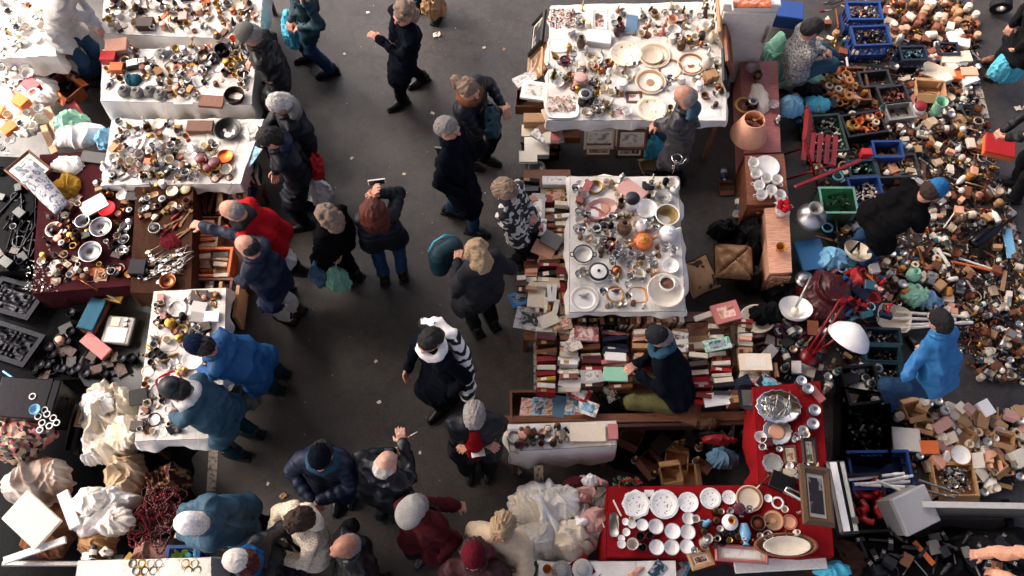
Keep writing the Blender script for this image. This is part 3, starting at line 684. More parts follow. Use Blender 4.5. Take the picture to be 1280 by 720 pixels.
@kind
def carton(m, m2=None, v=0, hh=.5, dd=.75, flaps=2, **k):
    t = .025
    def walls(): return join(bx(1, dd, t, (0, 0, 0)), bx(1, t, hh - t - .002, (0, dd / 2 - t / 2, t + .001)), bx(1, t, hh - t - .002, (0, -dd / 2 + t / 2, t + .001)), bx(t, dd - 2 * t - .002, hh - t - .002, (.5 - t / 2, 0, t + .001)), bx(t, dd - 2 * t - .002, hh - t - .002, (-.5 + t / 2, 0, t + .001)))
    ps = [('walls', SH('cart%.2f%.2f' % (hh, dd), walls, m))]
    if flaps:
        for s in (-1, 1): ps.append(('flap', SH('flap%d%.2f%.2f' % (s, hh, dd), lambda: xf(bx(.97, dd * .42, t * .7), loc=(0, s * (dd / 2 + dd * .17), hh - .09), rot=(s * -.6, 0, 0)), m2 or m)))
    return ps
@kind
def book(m, m2=None, v=0, hh=.16, dd=.7, **k):
    t = .022
    def cover(): return join(bx(1, dd, t, (0, 0, 0)), bx(1, dd, t, (0, 0, hh - t)), bx(1, t, hh - 2 * t - .002, (0, -dd / 2 + t / 2, t + .001)))
    ps = [('cover', SH('bkc%.2f%.2f' % (hh, dd), cover, m)), ('pages', SH('bkp%.2f%.2f' % (hh, dd), lambda: bx(.95, dd - .05, hh - 2 * t - .004, (0, .003, t + .002)), mat('paper', 'paper')))]
    if m2: ps.append(('cover_picture', SH('bkt%.2f%.2f' % (hh, dd), lambda: bx(.62, dd * .6, .006, (0, .0, hh + .0005)), m2)))
    return ps
@kind
def frame(m, m2=None, v=0, dd=.75, bw=.09, **k):
    hh = .06
    def ring():
        x, y = .5, dd / 2; xi, yi = x - bw, y - bw
        o = [(-x, -y), (x, -y), (x, y), (-x, y)]; n_ = [(-xi, -yi), (xi, -yi), (xi, yi), (-xi, yi)]; md = [(a * .5 + c * .5, b * .5 + d_ * .5) for (a, b), (c, d_) in zip(o, n_)]
        V = [(*p, 0) for p in o] + [(*p, hh) for p in o] + [(*p, hh * 1.5) for p in md] + [(*p, hh * .8) for p in n_] + [(*p, 0) for p in n_]
        return V, [(l * 4 + i, l * 4 + (i + 1) % 4, l * 4 + 4 + (i + 1) % 4, l * 4 + 4 + i) for l in range(4) for i in range(4)]
    ps = [('frame', SH('frr%.2f%.2f' % (dd, bw), ring, m)), ('mount', SH('frm%.2f%.2f' % (dd, bw), lambda: bx(1 - 2 * bw - .004, dd - 2 * bw - .004, .02, (0, 0, .005)), mat('ivory', 'paper')))]
    ps.append(('picture', SH('frp%.2f%.2f' % (dd, bw), lambda: bx((1 - 2 * bw) * .82, (dd - 2 * bw) * .78, .006, (0, 0, .026)), m2 or mat('beige', 'print'))))
    return ps
def _fig(v):
    if v == 0: return solid([cap((0, 0, .1), (0, 0, .75), .2, .12), cap((0, 0, .75), (0, 0, .95), .12, .1), ell((0, 0, 1.2), (.13, .13, .16)), cap((.1, 0, .9), (.28, .1, .6), .06, .05), cap((-.1, 0, .9), (-.24, .15, .65), .06, .05)], .055, .08)
    if v == 1: return solid([cap((-.25, 0, .42), (.25, 0, .46), .17, .2), cap((.3, 0, .5), (.42, 0, .75), .12, .1), cap((.42, 0, .78), (.56, 0, .7), .1, .06)] + [cap((x, y, .35), (x, y, .04), .07, .06) for x in (-.28, .26) for y in (-.1, .1)] + [cap((-.4, 0, .5), (-.55, 0, .3), .05, .03)], .055, .06)
    if v == 2: return solid([ell((0, 0, .28), (.32, .2, .24)), cap((.2, 0, .4), (.3, 0, .65), .11, .1), cap((.38, 0, .66), (.5, 0, .62), .05, .02), cap((-.25, 0, .3), (-.55, 0, .45), .1, .04)], .055, .08)
    return solid([cap((0, -.25, .1), (0, .25, .1), .12), ell((0, 0, .35), (.26, .18, .24)), cap((0, 0, .45), (0, 0, .62), .1, .09), ell((0, 0, .8), (.17, .19, .22)), cap((.14, 0, .78), (.22, 0, .74), .04, .04)], .055, .07)
@kind
def figurine(m, m2=None, v=0, **k):
    me = once(('fig', v % 4, m.name), lambda: mk_np(*_fig(v % 4), m)); return [('figure', me), ('plinth', LT('plinth', [(0, -.001), (.36, -.001), (.38, .03), (.34, .06), (0, .06)], m2 or mat('darkbrown', 'wood'), 12))]
@kind
def spoon(m, m2=None, v=0, **k):
    def f(): return join(xf(lathe([(0, 0), (.07, .012), (.12, .04), (.125, .045), (.07, .03), (0, .02)], 12), sc=(1.5, 1, 1), loc=(.34, 0, 0)), tube([(.18, 0, .035), (0, 0, .06), (-.3, 0, .05), (-.5, 0, .045)], [.022, .016, .02, .034], 6))
    return [('spoon', SH('spoon', f, m, True))]
@kind
def fork(m, m2=None, v=0, **k):
    def f(): return join(tube([(.2, 0, .03), (0, 0, .05), (-.5, 0, .035)], [.03, .016, .03], 6), *[tube([(.18, y * .6, .03), (.26, y, .035), (.48, y, .02)], .012, 5) for y in (-.06, -.02, .02, .06)])
    return [('fork', SH('fork', f, m, True))]
@kind
def hammer(m, m2=None, v=0, **k): return [('handle', SH('hamh', lambda: tube([(-.5, 0, .05), (-.2, 0, .05), (.42, 0, .05)], [.04, .032, .026], 8), m2 or mat('tan', 'wood'), True)), ('head', SH('hamt', lambda: join(bx(.1, .2, .1, (.44, .02, 0), .02), tube([(.44, -.06, .05), (.44, -.22, .05)], [.045, .055], 10), bx(.06, .14, .05, (.44, .17, .02), .02)), m))]
@kind
def wrench(m, m2=None, v=0, **k):
    poly = [(-.5, -.03), (-.46, -.09), (-.38, -.1), (-.34, -.04), (.3, -.035), (.36, -.1), (.5, -.08), (.44, -.02), (.44, .03), (.5, .09), (.36, .11), (.3, .04), (-.34, .04), (-.38, .1), (-.46, .09), (-.5, .03), (-.42, .0)]
    return [('wrench', SH('wrench', lambda: prism(poly, 0, .06), m))]
@kind
def screwdriver(m, m2=None, v=0, **k): return [('grip', SH('scg', lambda: tube([(-.5, 0, .06), (-.46, 0, .06), (-.2, 0, .06), (-.12, 0, .06)], [.04, .062, .055, .03], 8), m2 or mat('red', 'plastic'), True)), ('shaft', SH('scs', lambda: tube([(-.13, 0, .06), (.46, 0, .05), (.5, 0, .05)], [.02, .02, .028], 6), m, True))]
@kind
def pliers(m, m2=None, v=0, **k):
    return [('grip', SH('plg%d' % s, lambda: tube([(-.5, s * .13, .04), (-.2, s * .1, .04), (.08, s * .02, .04)], .035, 6), m2 or mat('red', 'plastic'), True)) for s in (-1, 1)] + [('jaws', SH('plj', lambda: join(prism([(.05, -.06), (.2, -.08), (.5, -.015), (.5, -.003), (.2, -.003)], 0, .07), prism([(.05, .06), (.2, .08), (.5, .015), (.5, .003), (.2, .003)][::-1], 0, .07)), m))]
@kind
def pipe(m, m2=None, v=0, r=.07, **k): return [('pipe', SH('pipe%.3f' % r, lambda: xf(lathe([(r * .75, 0), (r, 0), (r, 1), (r * .75, 1), (r * .75, 0)], 12), loc=(-.5, 0, r), rot=(0, pi / 2, 0)), m, 40)), ('coupling', SH('pipec%.3f' % r, lambda: xf(lathe([(r * 1.0, 0), (r * 1.3, .01), (r * 1.3, .1), (r * 1.0, .11)], 12), loc=(.3, 0, r), rot=(0, pi / 2, 0)), m2 or m, 40))]
@kind
def plank(m, m2=None, v=0, dd=.12, hh=.04, **k): return [('plank', SH('plank%.2f%.2f' % (dd, hh), lambda: bx(1, dd, hh, (0, 0, 0), .01), m))]
@kind
def elbow(m, m2=None, v=0, **k):
    return [('bend', SH('elb', lambda: tube([(-.4, -.1, .22), (-.15, -.1, .22), (.05, -.05, .22), (.15, .12, .22), (.15, .4, .22)], .2, 12, caps=False), m, True)), ('flange', SH('elf1', lambda: xf(lathe([(.17, 0), (.25, 0), (.25, .07), (.17, .07), (.17, 0)], 14), loc=(-.45, -.1, .22), rot=(0, pi / 2, 0)), m, 40)), ('flange', SH('elf2', lambda: xf(lathe([(.17, 0), (.25, 0), (.25, .07), (.17, .07), (.17, 0)], 14), loc=(.15, .46, .22), rot=(pi / 2, 0, 0)), m, 40))]
@kind
def spring(m, m2=None, v=0, **k): return [('coil', SH('spring', lambda: tube([(-.5 + i / 60, .12 * cos(i * .9), .13 + .12 * sin(i * .9)) for i in range(61)], .03, 5), m, True))]
@kind
def gear(m, m2=None, v=0, **k): return [('gear', SH('gear', lambda: lathe([(.16, 0), (.46, 0), (.46, .16), (.3, .17), (.28, .22), (.16, .22), (.16, 0)], 24, lambda a, r, z: (.1 if cos(12 * a) > 0 else 0) if r > .4 else 0), m))]
@kind
def ring(m, m2=None, v=0, **k): return [('ring', SH('ring', lambda: tube([(.42 * cos(t * pi / 10), .42 * sin(t * pi / 10), .09) for t in range(20)], .09, 8, True), m, True))]
@kind
def cable(m, m2=None, v=0, **k):
    def f():
        rs = random.Random(v); return tube([((.36 + .1 * rs.random()) * cos(t * .42), (.36 + .1 * rs.random()) * sin(t * .42), .04 + .1 * rs.random()) for t in range(60)], .032, 5)
    return [('coil', SH('cable%d' % (v % 3), f, m, True)), ('plug', SH('plug', lambda: bx(.16, .11, .1, (.5, .1, 0), .02), m2 or m))]
@kind
def tap(m, m2=None, v=0, **k): return [('body', SH('tapb', lambda: join(tube([(-.5, 0, .12), (.15, 0, .12)], .09, 10), tube([(.0, 0, .12), (.0, 0, .42)], .07, 8)), m, True)), ('spout', SH('taps', lambda: tube([(.1, 0, .12), (.35, 0, .16), (.48, 0, .1), (.5, 0, .0)], .07, 8), m, True)), ('handle', SH('taph', lambda: join(tube([(-.2, 0, .45), (.2, 0, .45)], .05, 6), tube([(0, -.2, .45), (0, .2, .45)], .05, 6)), m2 or m, True))]
@kind
def bulb(m, m2=None, v=0, **k): return [('globe', LT('bulbg', [(.16, .3), (.25, .45), (.48, .85), (.5, 1.1), (.36, 1.35), (0, 1.45)], m, 14)), ('socket', LT('bulbs', [(0, 0), (.1, .02), (.18, .06), (.18, .32), (.16, .34)], m2 or mat('brass', 'metal'), 12))]
@kind
def brush(m, m2=None, v=0, **k): return [('handle', SH('brh', lambda: tube([(-.5, 0, .05), (-.3, 0, .05), (.1, 0, .05)], [.03, .05, .04], 8), m, True)), ('bristles', SH('brb', lambda: bx(.4, .2, .1, (.3, 0, 0), .03), m2 or mat('straw', 'fur')))]
@kind
def toy_car(m, m2=None, v=0, **k):
    ps = [('body', SH('tcb', lambda: join(bx(1, .42, .16, (0, 0, .08), .05), bx(.5, .38, .16, (-.04, 0, .239), .07)), m)), ('windscreen', SH('tcw', lambda: bx(.42, .386, .09, (-.04, 0, .27), .02), mat('charcoal', 'gloss')))]
    return ps + [('wheel', SH('tcl%d%d' % (i, j), lambda: xf(lathe([(0, 0), (.12, 0), (.12, .08), (0, .08)], 12), loc=(.3 * i, .2 * j + .04, .12), rot=(pi / 2, 0, 0)), mat('black', 'matte'))) for i in (-1, 1) for j in (-1, 1)]
@kind
def phone(m, m2=None, v=0, **k):
    return [('body', SH('phb', lambda: bx(1, .45, .16, (0, 0, 0), .06), m)), ('screen', SH('phs', lambda: bx(.42, .36, .012, (.22, 0, .155)), mat('darkgrey', 'gloss')))] + [('key', SH('phk%d%d' % (i, j), lambda: bx(.1, .1, .03, (-.12 - .15 * i, -.12 + .12 * j, .155), .01), m2 or mat('lightgrey', 'plastic'))) for i in range(2) for j in range(3)]
@kind
def camera_body(m, m2=None, v=0, **k):
    return [('body', SH('cmb', lambda: join(bx(1, .4, .62, (0, 0, 0), .05), bx(.36, .34, .14, (0, 0, .62), .04)), m)), ('lens', SH('cml', lambda: xf(lathe([(0, 0), (.26, 0), (.27, .25), (.22, .3), (.2, .22), (0, .2)], 18), loc=(.05, -.2, .3), rot=(pi / 2, 0, 0)), m2 or mat('black', 'gloss'), True)), ('dial', LT('cmd', [(.25, .62), (.4, .62), (.4, .7), (.25, .7)], mat('silver', 'metal'), 14))]
@kind
def clock(m, m2=None, v=0, **k): return [('case', LT('clkc', [(0, 0), (.46, 0), (.5, .04), (.5, .2), (.44, .24), (.42, .18), (0, .18)], m, 24)), ('face', LT('clkf', [(0, .19), (.42, .19), (.42, .182)], m2 or mat('ivory', 'paper'), 24)), ('hand', SH('clkh', lambda: bx(.03, .3, .008, (.0, .14, .195)), mat('black', 'matte'))), ('hand', SH('clkm', lambda: bx(.22, .03, .008, (.1, 0, .205)), mat('black', 'matte')))]
@kind
def radio(m, m2=None, v=0, dd=.5, hh=.45, **k):
    m2 = m2 or mat('silver', 'metal')
    return [('case', SH('rdc%.2f%.2f' % (dd, hh), lambda: bx(1, dd, hh, (0, 0, 0), .04), m)), ('grille', SH('rdg%.2f%.2f' % (dd, hh), lambda: bx(.5, dd * .7, .02, (-.18, 0, hh + .001)), m2)), ('dial', SH('rdd%.2f%.2f' % (dd, hh), lambda: bx(.3, dd * .3, .02, (.27, dd * .16, hh + .001)), mat('ivory', 'paper')))] + [('knob', LT('rdk%d%.2f' % (i, hh), [(0, hh + .08), (.05, hh + .08), (.06, hh)], m2, 10)) if False else ('knob', SH('rdk%d%.2f%.2f' % (i, dd, hh), lambda: xf(lathe([(.07, 0), (.06, .07), (0, .07)], 12), loc=(.18 + .18 * i, -dd * .22, hh)), m2)) for i in (0, 1)]
@kind
def reel(m, m2=None, v=0, **k): return [('roll', LT('reel', [(.26, 0), (.5, 0), (.5, .4), (.26, .4), (.26, 0)], m, 22, None, False)), ('core', LT('reelc', [(.2, -.005), (.259, -.005), (.259, .42), (.2, .42), (.2, -.005)], m2 or mat('card', 'matte'), 18, None, False))]
@kind
def lampshade(m, m2=None, v=0, **k): return [('shade', LT('shade', [(.5, 0), (.5, .01), (.28, .72), (.26, .72), (.485, 0), (.5, 0)], m, 28)), ('fitting', SH('shfit', lambda: join(*[tube([(0, 0, .66), (.27 * cos(t), .27 * sin(t), .7)], .012, 5) for t in (0, 2.1, 4.2)], lathe([(.05, .62), (.05, .7), (0, .7)], 8)), m2 or mat('brass', 'metal')))]
@kind
def tray(m, m2=None, v=0, dd=.6, **k):
    def f():
        V, F = [], []; n = 24
        for (s, z) in ((.8, 0), (.97, .06), (1.0, .085), (.96, .085), (.78, .02)):
            for i in range(n):
                a = 2 * pi * i / n; ca, sa = cos(a), sin(a); q = (abs(ca) ** 4 + abs(sa) ** 4) ** -.25
                V.append((.5 * s * ca * q, dd * .5 * s * sa * q, z))
        for r in range(4):
            for i in range(n): F.append((r * n + i, r * n + (i + 1) % n, r * n + n + (i + 1) % n, r * n + n + i))
        F.append(tuple(range(n - 1, -1, -1))); F.append(tuple(range(4 * n, 5 * n))); return V, F
    ps = [('tray', SH('tray%.2f' % dd, f, m, 50))]
    if m2: ps.append(('centre', SH('trayc%.2f' % dd, lambda: bx(.62, dd * .6, .006, (0, 0, .0215)), m2)))
    return ps
@kind
def oval(m, m2=None, v=0, dd=.7, **k):
    w = (lambda a, r, z: .04 * cos(14 * a) if r > .4 else 0) if v else None
    ps = [('dish', SH('oval%.2f%d' % (dd, v), lambda: xf(lathe([(0, 0), (.28, 0), (.46, .1), (.5, .13), (.47, .125), (.3, .035), (0, .03)], 32, w), sc=(1, dd, 1)), m, True))]
    if m2: ps.append(('inlay', SH('ovali%.2f' % dd, lambda: xf(lathe([(0, .045), (.22, .042), (.3, .04), (.3, .037)], 28), sc=(1, dd, 1)), m2, True)))
    return ps
@kind
def necklace(m, m2=None, v=0, **k):
    def f():
        rs = random.Random(v + 3); sp = xf(lathe([(0, -.5), (.35, -.35), (.5, 0), (.35, .35), (0, .5)], 6), sc=.085); out = []
        for i in range(26):
            a = 2 * pi * i / 26; r = .4 + .07 * sin(3 * a + v); out.append(xf(sp, loc=(r * cos(a), r * .8 * sin(a), .04 + .03 * rs.random())))
        return join(*out)
    return [('beads', SH('neck%d' % (v % 3), f, m, True))]
@kind
def shoe_item(m, m2=None, v=0, **k):
    return [('upper', once(('shoe', m.name), lambda: mk_np(*solid([cap((-.35, 0, .16), (0, 0, .14), .14, .13), cap((0, 0, .12), (.4, 0, .09), .13, .1), cap((-.35, 0, .15), (-.35, 0, .36), .14, .13)], .045, .08), m))), ('sole', SH('shoesole', lambda: prism([(-.5, -.12), (.1, -.14), (.45, -.1), (.52, 0), (.45, .1), (.1, .14), (-.5, .12)], -.001, .05), m2 or mat('charcoal', 'matte')))]
box = bx
# ------------------------------------------------------------------ placing, labelling
CW = dict(offwhite='off-white', darkbrown='dark brown', brightred='bright red', darkred='dark red', darkgreen='dark green', darkteal='dark teal', skyblue='sky blue', royalblue='royal blue', brightblue='bright blue', darknavy='navy', slateblue='slate blue', steelblue='steel blue', lightgrey='light grey', midgrey='mid grey', darkgrey='dark grey', card='cardboard', straw='straw coloured', iron='dark iron', rust='rusty')
FW = dict(glaze='ceramic', metal='metal', polished='polished metal', wood='wooden', plastic='plastic', paper='', glass='glass', rusty='rusted metal', fabric='cloth', leather='leather', print='printed', gloss='glossy', matte='', weave='woven', wool='woollen', fur='furry', nylon='', denim='')
KW = dict(camera_body='camera', shoe_item='shoe', cable='cable coil', elbow='pipe elbow', reel='roll of tape', oval='oval dish', pipe='pipe length', tin='tin can', bulb='light bulb', tap='water tap', ring='ring', carton='open box', gear='gear wheel', toy_car='toy car')
CAT = dict(camera_body='camera', shoe_item='shoe', cable='cable', elbow='pipe fitting', reel='tape', oval='dish', toy_car='toy', tin='can', carton='box', hammer='tool', wrench='tool', screwdriver='tool', pliers='tool', bulb='light bulb', frame='picture', gear='gear')
AREAS, LMS, PEND = {}, {}, []
def area(key, phrase): AREAS[key] = phrase; LMS.setdefault(key, [])
def words_of(m):
    if m is None: return ''
    n = m.name.split('_')
    if len(n) == 2 and n[0] in COLOURS:
        c = CW.get(n[0], n[0]); f = FW.get(n[1], '')
        if c in ('silver', 'brass', 'copper', 'bronze', 'dark iron', 'rusty') and 'metal' in f: f = 'metal' if c != 'dark iron' else ''
        return (c + ' ' + f).strip()
    return n[0] if n[0] in COLOURS else 'patterned'
RNG = random.Random(11)
def item(kd, px, py, z, w, m, m2=None, rot=0.0, a=None, label=None, lm=None, cat=None, name=None, lie=False, hs=1.0, hmid=.25, tilt=None, v=0, **k):
    "one article of goods, w pixels across at pixel (px, py), standing at height z"
    if isinstance(m, str): m = mat(*m.split())
    if isinstance(m2, str): m2 = mat(*m2.split())
    s = D(px, py, z, w); parts = B[kd](m, m2, v=v, **k)
    zz = z + hmid * s
    p = P(px, py, zz); p.z = z
    tl = tilt
    if lie: tl = (rad(90), 0); p.z = z + s * .48
    nm = name or KW.get(kd, kd).replace(' ', '_')
    o = put(nm, parts, p, rad(rot), (s, s, s * hs), label, cat or CAT.get(kd, KW.get(kd, kd)), None, tilt=tl)
    if a:
        if label is None: PEND.append((o, KW.get(kd, kd), words_of(m), w, a, px, py, lie))
        else: o['group'] = 'goods ' + AREAS[a]
        if lm: LMS[a].append((px, py, lm))
    return o
def finish_labels():
    seen = {}
    for o, kd, cw, w, a, px, py, lie in PEND:
        ns = sorted(LMS[a], key=lambda q: (q[0] - px) ** 2 + (q[1] - py) ** 2); near = ns[0] if ns else None
        nx = next((q for q in ns[1:] if q[2] != near[2]), None)
        sz = 'tiny ' if w < 7 else ('large ' if w > 26 else ('small ' if w < 11 else ''))
        rel = 'near' if near and math.hypot(near[0] - px, near[1] - py) > 26 else 'beside'
        hd = f"{sz}{cw} {kd}"; ly = ' lying down' if lie else ''
        c = [f"{hd}{ly} {AREAS[a]}"] if not near else [f"{hd}{ly} {rel} {near[2]} {AREAS[a]}"]
        if nx: c += [f"{hd}{ly} between {near[2]} and {nx[2]} {AREAS[a]}", f"{hd}{ly} {rel} {near[2]} and not far from {nx[2]}"]
        if near: c.append(f"{hd} {rel} {near[2]} {AREAS[a]}")
        c = [x for x in c if len(x.split()) <= 16] or [f"{hd} {AREAS[a]}"]
        lab = next((x for x in c if x not in seen), c[0]); seen[lab] = 1
        o['label'] = lab; o['group'] = f"{kd} goods {AREAS[a]}"
def inside(poly, x, y):
    c = False; n = len(poly)
    for i in range(n):
        (x1, y1), (x2, y2) = poly[i], poly[i - 1]
        if (y1 > y) != (y2 > y) and x < (x2 - x1) * (y - y1) / (y2 - y1) + x1: c = not c
    return c
TAKEN = []
def fill(a, poly, z, n, mix, dmin=9, seed=0, zj=.02, avoid=(), f=.75):
    "goods laid out by hand over a surface: each one a thing of its own"
    rs = random.Random(seed); xs = [p[0] for p in poly]; ys = [p[1] for p in poly]; got = []; tries = 0
    tot = sum(m_[0] for m_ in mix)
    while len(got) < n and tries < n * 60:
        tries += 1; x = rs.uniform(min(xs), max(xs)); y = rs.uniform(min(ys), max(ys))
        if not inside(poly, x, y): continue
        t = rs.uniform(0, tot)
        for m_ in mix:
            t -= m_[0]
            if t <= 0: break
        w = rs.uniform(*m_[2])
        if any(math.hypot(x - g[0], y - g[1]) < (w + g[2]) * .5 * f for g in got): continue
        if any(math.hypot(x - g[0], y - g[1]) < g[2] + w * .4 for g in avoid): continue
        got.append((x, y, w)); opt = m_[4] if len(m_) > 4 else {}
        lie = rs.random() < opt.get('lie', 0)
        kw = {k: v for k, v in opt.items() if k not in ('lie', 'm2', 'tilt')}
        for q in ('hh', 'dd', 'r'):
            if q in kw and hasattr(kw[q], '__len__'): kw[q] = rs.choice(kw[q])
        m2 = rs.choice(opt['m2']) if 'm2' in opt else None
        tl = (rs.uniform(-1, 1) * opt.get('tilt', .0), rs.uniform(-1, 1) * opt.get('tilt', .0)) if opt.get('tilt') and not lie else None
        item(m_[1], x, y, z + rs.uniform(0, zj), w, rs.choice(m_[3]), m2, rs.uniform(0, 360), a, lie=lie, v=rs.randrange(12), tilt=tl, **kw)
def thing(name, parts, px, py, z, rot, label, cat=None, a=None, lm=None, sc=1.0, tilt=None, group=None):
    p = P(px, py, z); o = put(name, parts, p, rad(rot), sc, label, cat, group, tilt)
    if a and lm: LMS[a].append((px, py, lm))
    return o

# ------------------------------------------------------------------ tables and cloths
def quad_world(q, z): return [np.array(P(x, y, z)) for x, y in q]
def table(q, z, label, m='brown wood', legs=True, name='market_table', inset=.0, th=.03):
    c = quad_world(q, z); ce = sum(c) / 4; parts = []
    o = raw_obj(name, None); o.location = (ce[0], ce[1], 0); NTHING[0] += 1
    loc = [(p[0] - ce[0], p[1] - ce[1]) for p in c]
    raw_obj('tabletop', mk(prism(loc[::-1] if area2(loc) < 0 else loc, z - th, z), mat(*m.split()), False), o)
    for (x, y) in loc:
        l = raw_obj('leg', once(('leg', round(z, 2), m), lambda: mk(bx(.045, .045, z - th - .002), mat(*m.split()), False)), o); l.location = (x * .93, y * .93, .001)
    tag(o, label, 'table'); return o
def area2(p): return sum(p[i - 1][0] * p[i][1] - p[i][0] * p[i - 1][1] for i in range(len(p)))
def cloth(q, z, drop, label, m, seed=0, wr=.013, over=.015, sides=(1, 1, 1, 1), name='tablecloth'):
    if m == 'white fabric': m = custom('table_linen', _linen)
    "a cloth lying over the quad q (picture corners, clockwise from upper left) and hanging over its edges"
    c = quad_world(q, z + .006); ce = sum(c) / 4; rs = random.Random(seed)
    c = [ce + (p - ce) * (1 + over / np.linalg.norm((p - ce)[:2])) for p in c]; c = [np.array((p[0], p[1], z + .006)) for p in c]
    N = 48; u = np.linspace(0, 1, N); U, Vv = np.meshgrid(u, u)
    top = (1 - U)[..., None] * (1 - Vv)[..., None] * c[0] + U[..., None] * (1 - Vv)[..., None] * c[1] + U[..., None] * Vv[..., None] * c[2] + (1 - U)[..., None] * Vv[..., None] * c[3]
    top[..., 2] += wr * (ridged(top[..., 0] * 2.2 + seed, top[..., 1] * 2.6, seed + .5) ** 4 + .6 * ridged(top[..., 0] * 6 + top[..., 1] * 3 + seed, top[..., 1] * 4, seed) ** 5 + .35 * ridged(top[..., 0] * 13, top[..., 1] * 11 + seed, seed) ** 3)
    Vt = [tuple(p) for p in top.reshape(-1, 3)]; F = [(j * N + i, (j + 1) * N + i, (j + 1) * N + i + 1, j * N + i + 1) for j in range(N - 1) for i in range(N - 1)]
    per = [i for i in range(N)] + [j * N + N - 1 for j in range(1, N)] + [(N - 1) * N + i for i in range(N - 2, -1, -1)] + [j * N for j in range(N - 2, 0, -1)]
    side_of = [0] * N + [1] * (N - 1) + [2] * (N - 1) + [3] * (N - 2); n = len(per)
    sub = 3; pts = []; sd = []
    for k in range(n):
        a, b = np.array(Vt[per[k]]), np.array(Vt[per[(k + 1) % n]])
        for s in range(sub): pts.append(a + (b - a) * s / sub); sd.append(side_of[k])
    pts = np.array(pts); m_ = len(pts); arc = np.concatenate([[0], np.cumsum(np.linalg.norm(np.diff(pts, axis=0), axis=1))])
    out = np.stack([np.roll(pts, -1, 0)[:, 1] - np.roll(pts, 1, 0)[:, 1], -(np.roll(pts, -1, 0)[:, 0] - np.roll(pts, 1, 0)[:, 0]), 0 * arc], 1)
    out /= np.linalg.norm(out, axis=1)[:, None] + 1e-9
    if ((pts[0] - ce) @ out[0]) < 0: out = -out
    fold = vnoise(arc * 9 + seed, arc * 0 + seed, arc * 0) ; L = np.array([drop * sides[s] for s in sd]) * (1 + .5 * (vnoise(arc * 2.2, arc * 0 + 5, arc * 0 + seed) - .5)); 
    for _ in range(4): L = (np.roll(L, 1) + L + np.roll(L, -1)) / 3
    base = len(Vt); K = 7
    for lv in range(K + 1):
        t = lv / K
        for k in range(m_):
            e = .004 + .035 * math.sqrt(t) * .3 + .07 * t * (fold[k] - .3); pnt = pts[k] + out[k] * e; Vt.append((pnt[0], pnt[1], max(.01, pts[k][2] - .002 - L[k] * t)))
    for lv in range(K):
        for k in range(m_):
            q2 = (k + 1) % m_; F.append((base + lv * m_ + k, base + lv * m_ + q2, base + (lv + 1) * m_ + q2, base + (lv + 1) * m_ + k))
    off = np.array((ce[0], ce[1], 0)); o = raw_obj(name, mk(([tuple(np.array(p) - off) for p in Vt], F), mat(*m.split()) if isinstance(m, str) else m, True)); o.location = tuple(off); NTHING[0] += 1
    tag(o, label, 'tablecloth'); return o
def heap(px, py, z, w, d, h, m, label, seed=0, name='cloth_heap', cat='cloth', rot=0, rough=1.0, a=None, lm=None):
    "crumpled cloth: w x d pixels, h metres high"
    s = S(px, py, z); rx, ry = w / s / 2, d / s / 2; N = 84; u = np.linspace(-1, 1, N); X, Y = np.meshgrid(u, u)
    r = np.sqrt(X * X + Y * Y); th = np.arctan2(Y, X); k = np.maximum(np.abs(X), np.abs(Y)) / np.maximum(r, 1e-6); X2, Y2 = X * k, Y * k; R = np.maximum(np.abs(X), np.abs(Y))
    ed = 1 + .42 * (vnoise(np.cos(th) * 1.9 + seed, np.sin(th) * 1.9, seed * .7 + 0 * th) - .5) + .16 * (vnoise(np.cos(th) * 7 + seed, np.sin(th) * 7, seed + 0 * th) - .5)
    x = X2 * rx * ed; y = Y2 * ry * ed; f = .75 / max(rx, .18)
    wx = x * f + .7 * vnoise(x * f * 1.5, y * f * 1.5, seed + 0 * x); wy = y * f + .7 * vnoise(x * f * 1.5 + 9, y * f * 1.5, seed + 0 * x)
    rd = ridged(wx * 1.6, wy * 1.6, seed + 0 * x) ** 2 * .55 + ridged(wx * 2.6 + wy * 1.2, wy * 1.5, seed + 2 + 0 * x) ** 3 * .4 + ridged(wx * 2.4 - wy * 3, wx * 3 + wy * 2, seed + 0 * x) ** 3 * .16 + ridged(wx * 6, wy * 5 + wx * 3, seed + 0 * x) ** 3 * .05
    H = h * (np.clip(1 - R ** 2.2, 0, 1) ** .55) * (.45 + .75 * rd * rough) ; H = np.where(R > .985, 0, H)
    me = mk_np(np.stack([x, y, H + .002], -1).reshape(-1, 3), np.array([(j * N + i, j * N + i + 1, (j + 1) * N + i + 1, (j + 1) * N + i) for j in range(N - 1) for i in range(N - 1)]), mat(*m.split()) if isinstance(m, str) else m)
    o = raw_obj(name, me); p = P(px, py, z + h * .45); o.location = (p.x, p.y, z); o.rotation_euler = (0, 0, rad(rot)); NTHING[0] += 1
    tag(o, label, cat)
    if a and lm: LMS[a].append((px, py, lm))
    return o
